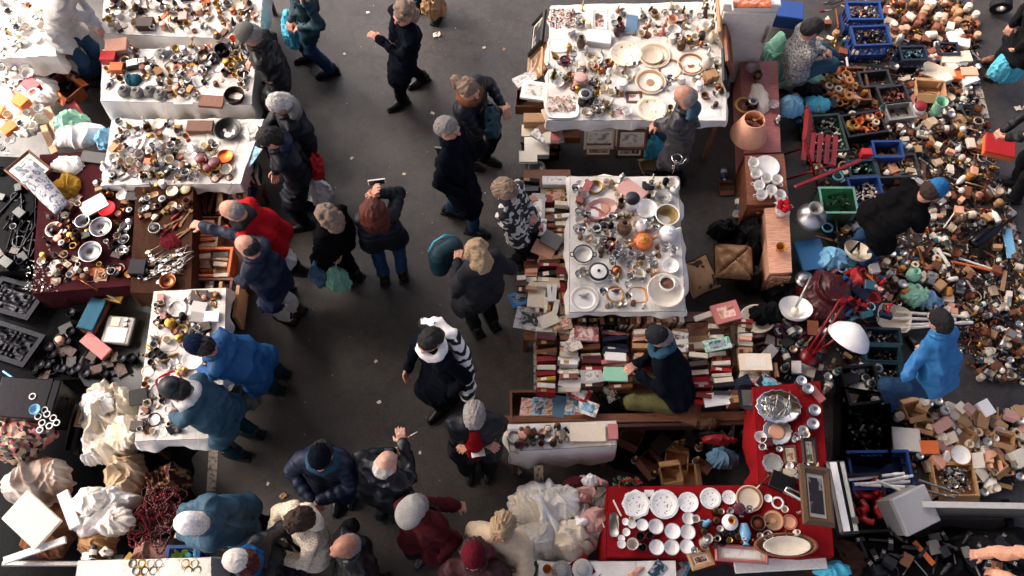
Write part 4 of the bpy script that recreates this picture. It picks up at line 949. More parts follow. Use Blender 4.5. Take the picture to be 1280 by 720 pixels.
def crate(px, py, z, w, d, h, m, label, rot=0, slots=True, name='plastic_crate', a=None, lm=None):
    s = S(px, py, z + h); W_, D_ = w / s, d / s / cos(TILT * .9); t = .012; m = mat(*m.split()); parts = [('floor', mk(bx(W_ - .002, D_ - .002, .01, (0, 0, .001)), m, False))]
    for sx, sy, l in ((0, 1, W_), (0, -1, W_), (1, 0, D_), (-1, 0, D_)):
        def wall(l=l):
            if not slots: return bx(l, t, h - .03, (0, 0, .012))
            n = max(3, int(l / .06)); out = [bx(l, t, h * .3, (0, 0, .012)), bx(l, t, h * .14, (0, 0, h * .86 - .02))]
            return join(*out, *[bx(.014, t * .8, h * .86 - .035 - h * .3, (-l / 2 + l * (i + .5) / n, 0, .0125 + h * .3)) for i in range(n)])
        q = xf(wall(), loc=((W_ / 2 - t / 2) * sx, (D_ / 2 - t / 2) * sy, 0), rot=(0, 0, pi / 2 if sx else 0)); parts.append(('side', mk(q, m, False)))
    rim = []
    for sx, sy, l in ((0, 1, W_ + .02), (0, -1, W_ + .02), (1, 0, D_ - .032), (-1, 0, D_ - .032)): rim.append(xf(bx(l, .024, .02), loc=((W_ / 2 - .004) * sx, (D_ / 2 - .004) * sy, h - .018), rot=(0, 0, pi / 2 if sx else 0)))
    parts.append(('rim', mk(join(*rim), m, False)))
    p = P(px, py, z + h); o = put(name, parts, (p.x, p.y, z), rad(rot), 1, label, 'crate')
    if a and lm: LMS[a].append((px, py, lm))
    return o
_BITS = None
def bits():
    global _BITS
    if _BITS is None:
        _BITS = [bx(1, .5, .35, (0, 0, -.17)), bx(1.4, .3, .3, (0, 0, -.15)), lathe([(0, -.4), (.3, -.4), (.3, .4), (0, .4)], 7), lathe([(.2, -.12), (.5, -.12), (.5, .12), (.2, .12), (.2, -.12)], 8), lathe([(0, -.5), (.35, -.35), (.5, 0), (.35, .35), (0, .5)], 6), tube([(-.8, 0, 0), (.8, .1, 0)], .1, 5), tube([(-.5, -.3, 0), (0, .1, .1), (.5, -.2, 0)], .14, 5)]
        _BITS = [(np.array(v), f) for v, f in _BITS]
    return _BITS
def litter(name, label, cat, px, py, z, w, d, n, size, mats, seed=0, hh=.05, rot=0, poly=None, dome=True):
    "a heap of bits too small to pick apart: one object"
    rs = random.Random(seed); s = S(px, py, z); W_, D_ = w / s / 2, d / s / 2 / cos(TILT * .9); V, F, MI = [], [], []
    c0 = P(px, py, z); cr, sr = cos(rad(rot)), sin(rad(rot))
    for i in range(n):
        for _ in range(30):
            if poly is None:
                u, v_ = rs.uniform(-1, 1), rs.uniform(-1, 1); x, y = u * W_, v_ * D_; x, y = x * cr - y * sr, x * sr + y * cr; dm = (1 - u * u) * (1 - v_ * v_) if dome else 1; break
            qx = rs.uniform(min(p[0] for p in poly), max(p[0] for p in poly)); qy = rs.uniform(min(p[1] for p in poly), max(p[1] for p in poly))
            if inside(poly, qx, qy): q = P(qx, qy, z) - c0; x, y, dm = q.x, q.y, rs.random(); break
        b_ = rs.choice(bits()); sc_ = size * rs.uniform(.5, 1.3)
        R_ = np.array(Matrix.Rotation(rs.uniform(0, 6.3), 3, 'Z') @ Matrix.Rotation(rs.uniform(-.9, .9), 3, 'X') @ Matrix.Rotation(rs.uniform(-.6, .6), 3, 'Y'))
        v2 = (b_[0] * sc_) @ R_.T + np.array((x, y, size * .3 + hh * dm * rs.random())); k = len(V); V += [tuple(p) for p in v2]; mi = rs.randrange(len(mats))
        for f in b_[1]: F.append(tuple(j + k for j in f)); MI.append(mi)
    me = mk((V, F), None, False)
    for m in mats: me.materials.append(mat(*m.split()) if isinstance(m, str) else m)
    me.polygons.foreach_set('material_index', MI); o = raw_obj(name, me); o.location = c0; NTHING[0] += 1
    tag(o, label, cat, None, 'stuff'); return o
BOOKC = 'red brown darkbrown cream black maroon tan navy darkgreen paper orange pale darkred chestnut mustard'.split()
NB = [0]
def bookrow(p0, p1, ln, z, a, seed=0, thick=(4, 8), cols=BOOKC, h=.17, lean=.35, fin=('leather', 'paper', 'gloss')):
    "books standing spine up, packed one against the other from pixel p0 to p1; ln = their length in pixels"
    rs = random.Random(seed); x0, y0 = p0; x1, y1 = p1; L = math.hypot(x1 - x0, y1 - y0); t = 0
    ang = math.atan2(-(y1 - y0), x1 - x0)
    while t < L:
        w = rs.uniform(*thick); x, y = x0 + (x1 - x0) * (t + w / 2) / L, y0 + (y1 - y0) * (t + w / 2) / L; t += w * 1.04
        s = S(x, y, z + h); l = ln / s * rs.uniform(.82, 1.05); th = w / s * .96; hb = h * rs.uniform(.72, 1.15)
        m = mat(rs.choice(cols), rs.choice(fin)); tt = .08 * th + .001
        key = ('sb', round(th, 2), m.name)
        # unit: x along the spine (length 1), y thickness, z height of the page block; spine on top
        parts = [('cover', once(key + ('c',), lambda: mk(join(bx(1, .14, .96, (0, .43, 0)), bx(1, .14, .96, (0, -.43, 0)), bx(1, 1, .06, (0, 0, .9605))), m, False))), ('pages', once(('sbp',), lambda: mk(bx(.95, .71, .93, (0, 0, .02)), mat('paper', 'paper'), False)))]
        if rs.random() < .45: parts.append(('title_band', once(('sbt', m.name), lambda: mk(bx(.3, .8, .004, (-.15, 0, 1.0205)), mat(rs.choice(('gold', 'paper', 'cream', 'ivory')), 'paper'), False))))
        p = P(x, y, z + hb); o = put('book', parts, (p.x, p.y, z), 0, (l, th, hb), None, 'book'); NB[0] += 1
        o.rotation_euler = (rs.uniform(-.1, .1) + lean * rs.choice((0, 0, .5)), 0, ang + pi / 2 + rs.uniform(-.14, .14))
        PEND.append((o, 'book standing spine up', words_of(m), 15, a, x, y, False))
def flatbook(px, py, z, w, rot, m, a, m2=None, hh=.14, dd=.68, label=None, tilt=None):
    return item('book', px, py, z, w, m, m2, rot, a, label=label, hh=hh, dd=dd, tilt=tilt)
def bag(px, py, z, w, d, h, m, label, seed=0, handles=None, name='carrier_bag', cat='bag', neck=True):
    s = S(px, py, z); rx, ry = w / s / 2, d / s / 2; p = P(px, py, z + h * .5); c = np.array((p.x, p.y, z))
    pr = [ell(c + (0, 0, h * .36), (rx, ry, h * .42)), ell(c + (rx * .15, -ry * .1, h * .2), (rx * .95, ry * .9, h * .26))]
    if neck: pr.append(cap(c + (0, 0, h * .5), c + (0, 0, h * .95), min(rx, ry) * .62, min(rx, ry) * .25))
    vf = solid(pr, max(.008, min(rx, ry) / 12), .05, lambda X: -.035 * (ridged(X[:, 0] * 14 + seed, X[:, 1] * 14, X[:, 2] * 5) ** 2 - .4) - .018 * (ridged(X[:, 0] * 30 + seed, X[:, 1] * 30, X[:, 2] * 17) ** 2 - .4))
    ps = [('bag', mk_np(np.asarray(vf[0]) - c, vf[1], mat(*m.split())))]
    if handles is not None:
        hv = np.array(handles) - c; ps.append(('handle', mk(tube([(0, 0, h * .85), tuple(hv * .6 + np.array((0.02, 0, h * .4))), tuple(hv)], .007, 5), mat(*m.split()), True)))
    return put(name, ps, tuple(c), 0, 1, label, cat)
# ------------------------------------------------------------------ shared mixes of goods
SILV = ['silver metal', 'silver polished', 'grey metal', 'lightgrey metal', 'beige metal']; DARKM = ['iron metal', 'charcoal gloss', 'bronze metal', 'darkbrown wood', 'brown wood', 'chestnut wood']
BRASSY = ['brass metal', 'gold metal', 'copper metal', 'bronze metal']; WARM = ['brown wood', 'chestnut wood', 'tan wood', 'rose glaze', 'pink glaze', 'amber glaze', 'orange plastic']
WHITES = ['white glaze', 'offwhite glaze', 'cream glaze', 'ivory glaze', 'pale glaze', 'peach glaze', 'beige glaze']
TRINK = [(5, 'figurine', (8, 13), SILV + BRASSY + DARKM, dict(lie=.15)), (3, 'goblet', (6, 9), SILV + BRASSY, dict(lie=.2)), (3, 'cup', (7, 11), WHITES + SILV + DARKM), (2, 'candlestick', (5, 8), SILV + BRASSY, dict(lie=.5)), (2, 'bell', (6, 9), BRASSY + SILV),
         (3, 'jar', (6, 10), DARKM + WHITES + BRASSY), (2, 'box', (8, 13), WARM + DARKM, dict(hh=(.4, .6), dd=(.6, .8))), (2, 'tin', (6, 9), SILV + DARKM), (2, 'bowl', (8, 13), SILV + WHITES + BRASSY), (1.5, 'camera_body', (9, 12), DARKM), (1.5, 'clock', (8, 12), BRASSY + DARKM), (1.5, 'spoon', (13, 20), SILV), (1, 'vase', (6, 9), WHITES + DARKM, dict(lie=.3)), (1, 'ring', (7, 10), SILV + BRASSY), (1, 'bottle', (5, 7), ['darkgreen glass', 'darkbrown glass', 'navy glass'], dict(lie=.3)), (2.5, 'tray', (13, 19), SILV + WARM, dict(dd=(.6, .8))), (2, 'plate', (12, 18), WHITES + SILV), (1.5, 'frame', (12, 17), WARM + BRASSY, dict(dd=(.7, .85)))]
GLASSY = [(4, 'goblet', (8, 11), ['white glass', 'white glass', 'silver polished']), (3, 'bowl', (12, 17), ['white glass', 'white glaze', 'offwhite glaze']), (2, 'cup', (9, 13), WHITES), (2, 'figurine', (9, 13), WHITES + ['rose glaze', 'peach glaze']), (1, 'vase', (8, 11), ['white glass', 'white glaze', 'cream glaze']), (1, 'plate', (16, 20), WHITES), (1.5, 'candlestick', (6, 9), SILV + BRASSY, dict(lie=.3)), (1, 'tin', (7, 9), SILV)]
HARD = [(6, 'box', (7.4, 13.4), ['cream paper', 'paper paper', 'card matte', 'tan paper', 'chestnut wood', 'peach paper', 'brown matte', 'rust plastic', 'beige paper', 'brown wood'], dict(hh=(.35, .5, .7), dd=(.55, .75, .9), tilt=.25)), (9, 'pipe', (14.8, 33.6), ['iron rusty', 'grey metal', 'rust rusty', 'bronze metal', 'brown rusty', 'offwhite plastic'], dict(r=(.035, .05, .08))), (2, 'tin', (7.4, 11.8), ['silver metal', 'rust rusty', 'cream plastic', 'grey metal', 'beige plastic'], dict(lie=.4)),
        (0.6, 'reel', (7.4, 10.9), ['cream plastic', 'tan plastic', 'brown matte', 'charcoal plastic', 'peach plastic']), (2, 'cable', (11.5, 18.5), ['charcoal plastic', 'beige plastic', 'black plastic', 'rust plastic', 'darkgrey plastic']), (3, 'tap', (9.8, 15.1), ['silver metal', 'brass metal', 'grey metal', 'bronze metal'], dict(lie=.3)), (5, 'hammer', (16.4, 26.9), ['iron metal', 'grey metal', 'rust rusty']), (5, 'wrench', (13.1, 23.5), ['silver metal', 'iron metal', 'rust rusty', 'grey metal']), (2, 'pliers', (11.5, 16.8), ['iron metal', 'grey metal'], dict(m2=['darkred plastic', 'navy plastic', 'rust plastic', 'charcoal plastic'])),
        (3, 'screwdriver', (13.1, 20.2), ['silver metal', 'iron metal'], dict(m2=['red plastic', 'amber plastic', 'black plastic', 'brown wood'])), (0.9, 'gear', (6.6, 10.1), ['iron metal', 'rust rusty', 'bronze metal', 'silver metal'], dict(lie=.3)), (2, 'elbow', (9.8, 14.3), ['iron rusty', 'brass metal', 'silver metal', 'offwhite plastic', 'rust rusty']), (1.2, 'jar', (6.6, 10.1), ['cream plastic', 'tan plastic', 'amber plastic', 'brown glass', 'rust plastic'], dict(lie=.3)), (.5, 'bulb', (5.7, 8.4), ['white glaze', 'ivory glaze'], dict(lie=.8)), (1.5, 'brush', (14.8, 21.8), ['chestnut wood', 'tan wood', 'brown wood']),
        (5, 'plank', (16.4, 31.9), ['tan wood', 'brown wood', 'chestnut wood', 'card wood', 'iron metal'], dict(dd=(.1, .18), hh=(.03, .06))), (1.5, 'phone', (9.8, 14.3), ['charcoal plastic', 'offwhite plastic', 'darkgrey plastic']), (1.5, 'spring', (9.8, 15.1), ['silver metal', 'iron metal']), (1, 'radio', (13.1, 20.2), ['charcoal plastic', 'cream plastic', 'brown wood'], dict(dd=(.5, .7), hh=(.35, .5), tilt=.2)), (0.6, 'clock', (9.0, 12.6), ['white plastic', 'brown wood', 'brass metal']), (1, 'bottle', (5.7, 8.4), ['darkgreen glass', 'brown glass', 'white plastic', 'teal plastic'], dict(lie=.8)), (1, 'toy_car', (9.0, 12.6), ['darkred plastic', 'slateblue plastic', 'mustard plastic']), (0.4, 'ring', (7.4, 10.9), ['iron metal', 'silver metal', 'bronze metal', 'charcoal plastic'])]

# ------------------------------------------------------------------ far end of the left row: three white tables
area('lt1', 'on the far white trinket table'); area('lt2', 'on the middle white table'); area('lt3', 'on the white magazine table')
q = [(136, -48), (330, -46), (323, 50), (129, 42)]
table(q, .76, 'trestle table under a white cloth crowded with small metal figures'); cloth(q, .76, .25, 'white cloth under the crowded small metal figures', 'white fabric', 3)
item('plank', 204, 15, .77, 26, 'orange plastic', rot=50, a='lt1', label='orange ruler lying among the small metal figures', lm='the orange ruler', dd=.2)
item('box', 182, 30, .77, 20, 'darkbrown wood', a='lt1', label='dark wooden casket among the small metal figures', lm='the dark casket')
item('bottle', 273, 48, .77, 10, 'darkbrown glass', a='lt1', label='short dark brown bottle at the edge of the figure table', lm='the brown bottle', hs=.5)
item('cup', 292, 50, .77, 9, 'orange glaze', a='lt1', label='small orange cup at the corner of the figure table', lm='the orange cup')
item('oval', 236, 20, .77, 20, 'silver metal', a='lt1', label='oval silver dish among the metal figures', lm='the silver dish', dd=.6)
fill('lt1', [(138, -30), (325, -30), (318, 44), (134, 36)], .768, 175, TRINK, 7, 21, .0, f=.56)
q = [(130, 63), (320, 60), (313, 130), (128, 126)]
table(q, .76, 'trestle table under a white cloth with grey balls along its edge'); cloth(q, .76, .3, 'white cloth hanging below the row of grey wicker balls', 'white fabric', 5)
for i, (x, y) in enumerate(((156, 115), (172, 117), (188, 115), (201, 119))):
    item('vase', x, y, .766, 17, 'grey weave', a='lt2', label='round grey wicker ball in the row at the cloth edge', v=2, hs=.55, name='wicker_ball', cat='ball', hmid=.2)['group'] = 'row of grey wicker balls'
LMS['lt2'] += [(178, 116, 'the grey balls')]
heap(166, 97, .766, 22, 18, .11, 'teal fabric', 'teal cloth pouch beside the grey wicker balls', 4, 'cloth_pouch', 'pouch', a='lt2', lm='the teal pouch')
item('box', 137, 73, .766, 18, 'brightred plastic', a='lt2', label='bright red box at the corner of the middle white table', lm='the red box', hh=.6)
item('box', 146, 58, .766, 26, 'peach wood', a='lt2', label='peach coloured wooden box behind the red box', hh=.4, rot=8)
item('box', 147, 86, .766, 16, 'orange wood', a='lt2', label='orange wooden box in front of the red box', hh=.6)
item('radio', 170, 78, .766, 26, 'charcoal plastic', a='lt2', label='charcoal radio lying between the red box and teal pouch', rot=15, hh=.3)
item('vase', 202, 67, .766, 17, 'lightgrey weave', a='lt2', label='pale grey wicker ball beside the white saucer', v=2, hs=.5, name='wicker_ball', cat='ball')
item('plate', 183, 66, .766, 17, 'white glaze', a='lt2', label='white saucer beside the pale grey wicker ball', lm='the white saucer')
item('book', 263, 124, .766, 30, 'rust leather', a='lt2', label='rust coloured leather folder under the dark basket edge', lm='the leather folder', rot=-5, hh=.15, dd=.55)
item('basket', 293, 120, .766, 25, 'darkbrown weave', 'black wood', a='lt2', label='round dark wicker basket at the table corner', lm='the dark basket')
item('pot', 278, 64, .766, 18, 'charcoal metal', a='lt2', label='charcoal iron pot beside the long dark case', lm='the iron pot')
item('bowl', 266, 73, .766, 15, 'darkgrey metal', a='lt2', label='dark grey metal bowl next to the iron pot')
item('plank', 295, 75, .768, 34, 'darkbrown leather', a='lt2', label='long dark leather case near the man in the grey cap', dd=.22, hh=.1, rot=-3)
item('plank', 290, 90, .768, 30, 'peach plastic', a='lt2', label='peach coloured flat case below the long dark case', dd=.25, hh=.08, rot=-8)
item('plate', 238, 85, .768, 20, 'pink glaze', 'brass metal', a='lt2', label='pink plate with brass rim on the middle white table', lm='the pink plate')
item('book', 228, 122, .768, 24, 'white paper', a='lt2', label='white booklet lying at the front of the middle table', dd=.5, hh=.05)
fill('lt2', [(134, 60), (316, 58), (308, 126), (205, 124), (205, 105), (150, 104), (134, 100)], .768, 125, TRINK, 7, 22, .0, avoid=[(137, 73, 9), (166, 95, 9), (293, 120, 12), (263, 124, 13), (202, 67, 7), (183, 66, 8), (278, 64, 8)], f=.56)
q = [(142, 152), (328, 150), (300, 230), (128, 232)]
table(q, .7, 'trestle table under a white cloth with magazines and gold pots'); cloth(q, .7, .12, 'white cloth under the gold pots and folded magazine', 'white fabric', 8, wr=.025)
item('bowl', 284, 161, .708, 34, 'black plastic', a='lt3', label='black hexagonal bowl on the white magazine table', lm='the black bowl', hs=.7)
item('box', 250, 158, .708, 32, 'brown wood', a='lt3', label='flat brown wooden box beside the black bowl', lm='the brown box', dd=.5, hh=.3)
item('book', 308, 190, .708, 30, 'skyblue print', a='lt3', label='open pale blue magazine at the table corner', lm='the blue magazine', rot=65, hh=.04, dd=.8)
item('tin', 282, 197, .708, 20, 'orange metal', a='lt3', label='orange tin box behind the gold pots', lm='the orange tin', hs=.5)
for i, (x, y, w) in enumerate(((254, 203, 15), (271, 209, 16), (262, 214, 13))): item('jar', x, y, .708, w, 'gold polished', 'wine gloss', a='lt3', hs=.9)
LMS['lt3'].append((262, 208, 'the gold pots'))
item('teapot', 243, 186, .708, 18, 'white glaze', a='lt3', label='white teapot beside the gold pots', rot=40, lm='the white teapot')
for x, y in ((205, 207), (216, 212), (227, 214), (236, 209), (210, 218)): item('bottle', x, y, .708, 8, 'black glass', 'silver metal', a='lt3', hs=.45)
heap(175, 178, .708, 60, 34, .09, 'white fabric', 'crumpled white cloth spread over the magazine table', 7, a='lt3', lm='the crumpled cloth')
heap(313, 165, .705, 30, 26, .06, 'offwhite fabric', 'crumpled off-white cloth at the end of the magazine table', 17)
fill('lt3', [(150, 154), (262, 152), (300, 180), (292, 222), (140, 226), (140, 190)], .712, 104, TRINK + GLASSY[:4], 7, 23, .03, avoid=[(284, 161, 17), (250, 158, 14), (308, 190, 14), (282, 197, 9), (243, 186, 8)], f=.58)

# ------------------------------------------------------------------ sunlit corner
area('sun', 'in the sunlit corner')
q = [(-30, -40), (60, -40), (70, 70), (-20, 75)]
table(q, .75, 'table under white paper in the sunlit corner'); cloth(q, .75, .3, 'white cloth dazzling in the sun beside the grey jacket', 'white fabric', 12, wr=.025)
item('carton', 45, 45, .3, 78, 'orange plastic', 'white paper', a='sun', label='large orange box topped with white paper in the sun', lm='the orange box', hh=.45, dd=.6, rot=5)
item('carton', 84, 112, .2, 40, 'rust plastic', 'orange plastic', a='sun', label='orange red box with an open lid beside the shaded ground', lm='the red lidded box', hh=.5, dd=.6, rot=-38)
item('plank', 92, 135, .3, 48, 'red wood', a='sun', label='red board leaning beside the orange lidded box', rot=-55, dd=.25, hh=.06)
crate(72, 92, .1, 50, 22, .25, 'black plastic', 'black crate between the orange boxes', rot=-28, a='sun', lm='the black crate')
item('frame', 40, 20, .78, 46, 'white wood', 'pale print', a='sun', label='white framed print lying on the orange box', dd=.8, rot=12)
item('frame', 12, 40, .76, 44, 'ivory wood', 'cream print', a='sun', label='ivory framed print near the wall of white paper', dd=.7, rot=70)
heap(30, 112, .35, 70, 60, .2, 'white fabric', 'big heap of white linen in the full sun', 31, a='sun', lm='the sunlit linen')
heap(25, 150, .4, 66, 40, .2, 'ivory fabric', 'ivory bedding heap below the sunlit linen', 33, a='sun', lm='the ivory bedding')
heap(95, 165, .45, 66, 34, .18, 'white nylon', 'white plastic sacks bunched behind the magazine table', 34, rot=12, a='sun', lm='the white sacks')
item('plank', 62, 148, .45, 64, 'peach wood', a='sun', label='long pale wooden slat leaning out of the linen', rot=-58, dd=.16, hh=.05)
item('plank', 52, 160, .45, 64, 'tan wood', a='sun', label='long tan slat beside the pale wooden slat', rot=-60, dd=.14, hh=.05)
item('box', 40, 108, .6, 20, 'brightred plastic', a='sun', label='red box half buried in the sunlit linen', rot=-40)
item('plate', 23, 153, .66, 26, 'white glaze', 'mustard gloss', a='sun', label='white plate with a yellow centre on the ivory bedding', v=3)
bag(86, 150, .45, 34, 26, .22, 'mint nylon', 'pale mint carrier bag beside the white sacks', 3)
bag(132, 172, .45, 24, 24, .2, 'skyblue nylon', 'pale blue carrier bag beside the white sacks', 5)
fill('sun', [(-5, 60), (40, 75), (60, 140), (20, 190), (-5, 190)], .6, 26, GLASSY + [(3, 'box', (10, 20), ['peach paper', 'white paper', 'orange paper'], dict(hh=(.4, .6), dd=(.6, .8)))], 12, 24, .05)
fill('sun', [(0, 0), (58, 0), (62, 40), (0, 70)], .765, 22, GLASSY, 10, 25, .02)

# ------------------------------------------------------------------ maroon table of metalware and the cutlery table
area('mw', 'on the maroon metalware table'); area('cut', 'on the dark cutlery table')
q = [(52, 196), (172, 188), (168, 356), (42, 366)]
table(q, .62, 'low table under a maroon cloth covered with old metalware', 'darkbrown wood'); cloth(q, .62, .5, 'maroon cloth under the silver bowls and brass ware', 'burgundy fabric', 14)
o = item('vase', 62, 247, .64, 30, pat('blue_white_glaze', ['white', 'white', 'blue', 'white'], 5, 'noise', .25, 0, [.0, .5, .57, .64]), a='mw', label='tall blue and white porcelain vase lying on the maroon table', lm='the blue vase', v=1, hs=1.0); o.rotation_euler = (rad(68), 0, rad(225)); o.location = P(78, 262, .68)
item('frame', 31, 207, .72, 46, 'brown wood', 'slateblue print', a='mw', label='framed flower picture propped beside the blue vase', lm='the flower picture', dd=.85, rot=-38, bw=.07)
heap(80, 232, .64, 34, 40, .1, 'mustard fabric', 'mustard yellow fabric folded behind the blue vase', 41, a='mw', lm='the yellow fabric')
heap(82, 204, .64, 44, 26, .1, 'white fabric', 'pale white shawl above the yellow fabric', 42)
item('box', 117, 194, .64, 36, 'black plastic', a='mw', label='flat black tray case above the red tin', lm='the black case', dd=.42, hh=.12, rot=-8)
item('candlestick', 137, 215, .64, 24, 'white glaze', a='mw', label='white china candle holder beside the black case', lm='the white holder', hs=.45)
item('tin', 134, 261, .64, 22, 'brightred metal', 'brightred gloss', a='mw', label='round bright red tin on the maroon table', lm='the red tin', hs=.4)
item('box', 117, 256, .64, 32, 'grey metal', a='mw', label='grey metal case next to the red tin', dd=.7, hh=.25, rot=35)
for i, (kd, x, y, w, m, lb, lm_) in enumerate((('bowl', 127, 285, 28, 'silver metal', 'silver bowl beneath the red tin', 'the silver bowl'), ('bowl', 114, 316, 29, 'silver metal', 'silver bowl standing before the other silver bowl', 'the front bowl'), ('pot', 105, 279, 19, 'silver metal', 'small silver pot behind the two silver bowls', 'the silver pot'), ('plate', 66, 285, 22, 'silver metal', 'round silver dish near the fallen blue vase', 'the silver dish'),
    ('bowl', 157, 284, 14, 'silver polished', 'polished silver bowl first in the row by the rail', None), ('bowl', 155, 299, 14, 'silver polished', 'polished silver bowl in the middle of the row by the rail', None), ('bowl', 152, 313, 14, 'silver polished', 'polished silver bowl last in the row by the rail', 'the bowl row'))):
    item(kd, x, y, .63, w, m, a='mw', label=lb, lm=lm_)
item('fork', 100, 348, .64, 46, 'copper metal', a='mw', label='long copper toasting fork at the front of the maroon table', rot=150, lm='the toasting fork')
item('frame', 125, 342, .64, 17, 'tan wood', 'maroon print', a='mw', label='tiny tan picture frame beside the toasting fork', dd=1.0, bw=.22)
item('ring', 145, 335, .64, 15, 'iron metal', a='mw', label='dark iron ring beside the tiny picture frame')
item('box', 166, 247, .64, 15, 'black leather', a='mw', label='black leather box near the white china holder', hh=.5)
table([(-50, 196), (46, 200), (36, 338), (-50, 338)], .5, 'low table under a black cloth beside the fallen blue vase', 'black wood'); cloth([(-50, 196), (46, 200), (36, 338), (-50, 338)], .5, .4, 'black cloth with dark rods beside the fallen blue vase', 'black fabric', 20)
area('bl', 'on the black side table'); LMS['bl'].append((15, 270, 'the dark rods'))
for i in range(12): item('pipe', 6 + 3.4 * i, 250 + (i * 37) % 60, .52, 44, ['iron metal', 'charcoal metal', 'darkgrey metal'][i % 3], rot=60 + (i * 29) % 50, a='bl', r=.03)
fill('bl', [(-5, 205), (30, 240), (40, 330), (-5, 335)], .51, 16, [(1, 'box', (10, 16), ['black leather', 'charcoal plastic', 'darkbrown leather'], dict(hh=(.4, .6))), (1, 'cable', (14, 20), ['black plastic', 'charcoal plastic']), (1, 'goblet', (8, 10), ['grey metal', 'iron metal'], dict(lie=.5))], 9, 33, f=.7)
fill('mw', [(60, 262), (100, 240), (165, 205), (162, 345), (70, 355), (50, 330)], .632, 84, TRINK, 8, 26, .01, avoid=[(62, 247, 17), (134, 261, 11), (117, 256, 13), (127, 285, 14), (114, 316, 15), (105, 279, 9), (137, 215, 11)], f=.62)
litter('chains', 'tangle of pale silver chains at the edge of the maroon table', 'chain', 55, 345, .64, 44, 40, 150, .018, ['silver metal', 'lightgrey metal', 'grey metal'], 5)
q = [(172, 206), (242, 214), (238, 366), (164, 364)]
table(q, .68, 'narrow dark table heaped with cutlery', 'darkbrown wood'); cloth(q, .68, .5, 'dark cloth under the heap of cutlery', 'darkbrown fabric', 15)
item('bowl', 210, 352, .69, 21, 'copper metal', a='cut', label='copper bowl in front of the cutlery heap', lm='the copper bowl')
item('box', 173, 335, .69, 20, 'darkgrey metal', a='cut', label='dark grey metal box beside the spoons', lm='the grey box', dd=1.0)
item('tin', 216, 240, .69, 15, 'cream metal', a='cut', label='round cream tin on the cutlery table', lm='the cream tin', hs=.5); item('clock', 231, 236, .69, 14, 'brass metal', a='cut', label='brass wall clock face beside the round cream tin', lm='the brass clock')
item('cup', 195, 288, .69, 15, 'silver metal', a='cut', label='silver mug above the heap of spoons', lm='the silver mug')
heap(213, 300, .69, 30, 22, .04, 'wine wool', 'dark red knitted cloth among the cutlery', 43)
rs = random.Random(5)
for i in range(46): item(rs.choice(('spoon', 'spoon', 'fork')), rs.uniform(180, 232), rs.uniform(308, 346), .695 + rs.random() * .03, rs.uniform(18, 26), rs.choice(SILV), rot=rs.gauss(200, 22), a='cut')
for i in range(9): item(rs.choice(('brush', 'screwdriver', 'wrench')), rs.uniform(195, 232), rs.uniform(258, 292), .695, rs.uniform(24, 36), rs.choice(['bronze metal', 'brown wood', 'iron metal']), rot=rs.gauss(45, 12), a='cut')
fill('cut', [(176, 212), (236, 220), (234, 262), (174, 275)], .69, 30, TRINK, 8, 27, .01, avoid=[(216, 240, 8), (231, 236, 7)], f=.8)

# ------------------------------------------------------------------ boxes of books by the aisle
area('bkc', 'by the man in red')
def opencrate(px, py, z, w, d, h, m, label, rot=0, **k): return crate(px, py, z, w, d, h, m, label, rot, False, 'book_box', **k)
q = [(238, 232), (330, 228), (300, 366), (236, 372)]
table(q, .3, 'low trestle under the boxes of old books', 'brown wood')
opencrate(261, 250, .305, 34, 42, .2, 'chestnut wood', 'wooden box of brown books behind the man in red', a='bkc', lm='the brown box')
bookrow((249, 250), (274, 250), 36, .33, 'bkc', 51, (4, 7), ['chestnut', 'brown', 'maroon', 'tan', 'rust'])
flatbook(281, 238, .36, 22, 70, 'skyblue print', 'bkc', 'yellow print', .06, .8, 'blue and yellow magazine beside the wooden book box')
bookrow((291, 238), (305, 238), 20, .36, 'bkc', 52, (4, 6), ['beige', 'tan', 'pale'])
flatbook(312, 242, .36, 22, 80, 'royalblue gloss', 'bkc', None, .2, .6, 'royal blue book near the red sweater')
bookrow((300, 212), (322, 212), 22, .5, 'bkc', 53, (5, 7), ['midgrey', 'darkgrey', 'olive'])
opencrate(258, 288, .305, 30, 40, .2, 'tan wood', 'box of orange and white books under the pointing arm', a='bkc', lm='the tan box')
bookrow((258, 272), (258, 304), 24, .33, 'bkc', 54, (5, 8), ['orange', 'ivory', 'white', 'peach', 'orange'])
opencrate(265, 327, .305, 46, 36, .2, 'orange wood', 'orange wooden box with two rows of paperbacks', a='bkc', lm='the orange box')
bookrow((253, 313), (253, 342), 20, .33, 'bkc', 55, (4, 7), ['tan', 'chestnut', 'card', 'beige', 'brown']); bookrow((276, 313), (276, 342), 20, .33, 'bkc', 56, (4, 7), ['tan', 'cream', 'card', 'brown', 'midgrey'])
opencrate(267, 357, .305, 44, 18, .2, 'brown wood', 'brown box with a few books in front of the orange box', a='bkc', lm='the front box')
bookrow((252, 357), (286, 357), 14, .33, 'bkc', 57, (4, 7), ['darkbrown', 'maroon', 'tan', 'charcoal'])
for z, x, y, m in ((.36, 316, 118, 'brown leather'), (.4, 317, 128, 'cream paper'), (.3, 322, 148, 'darkbrown leather')): flatbook(x, y, z, 22, 70, m, 'bkc')

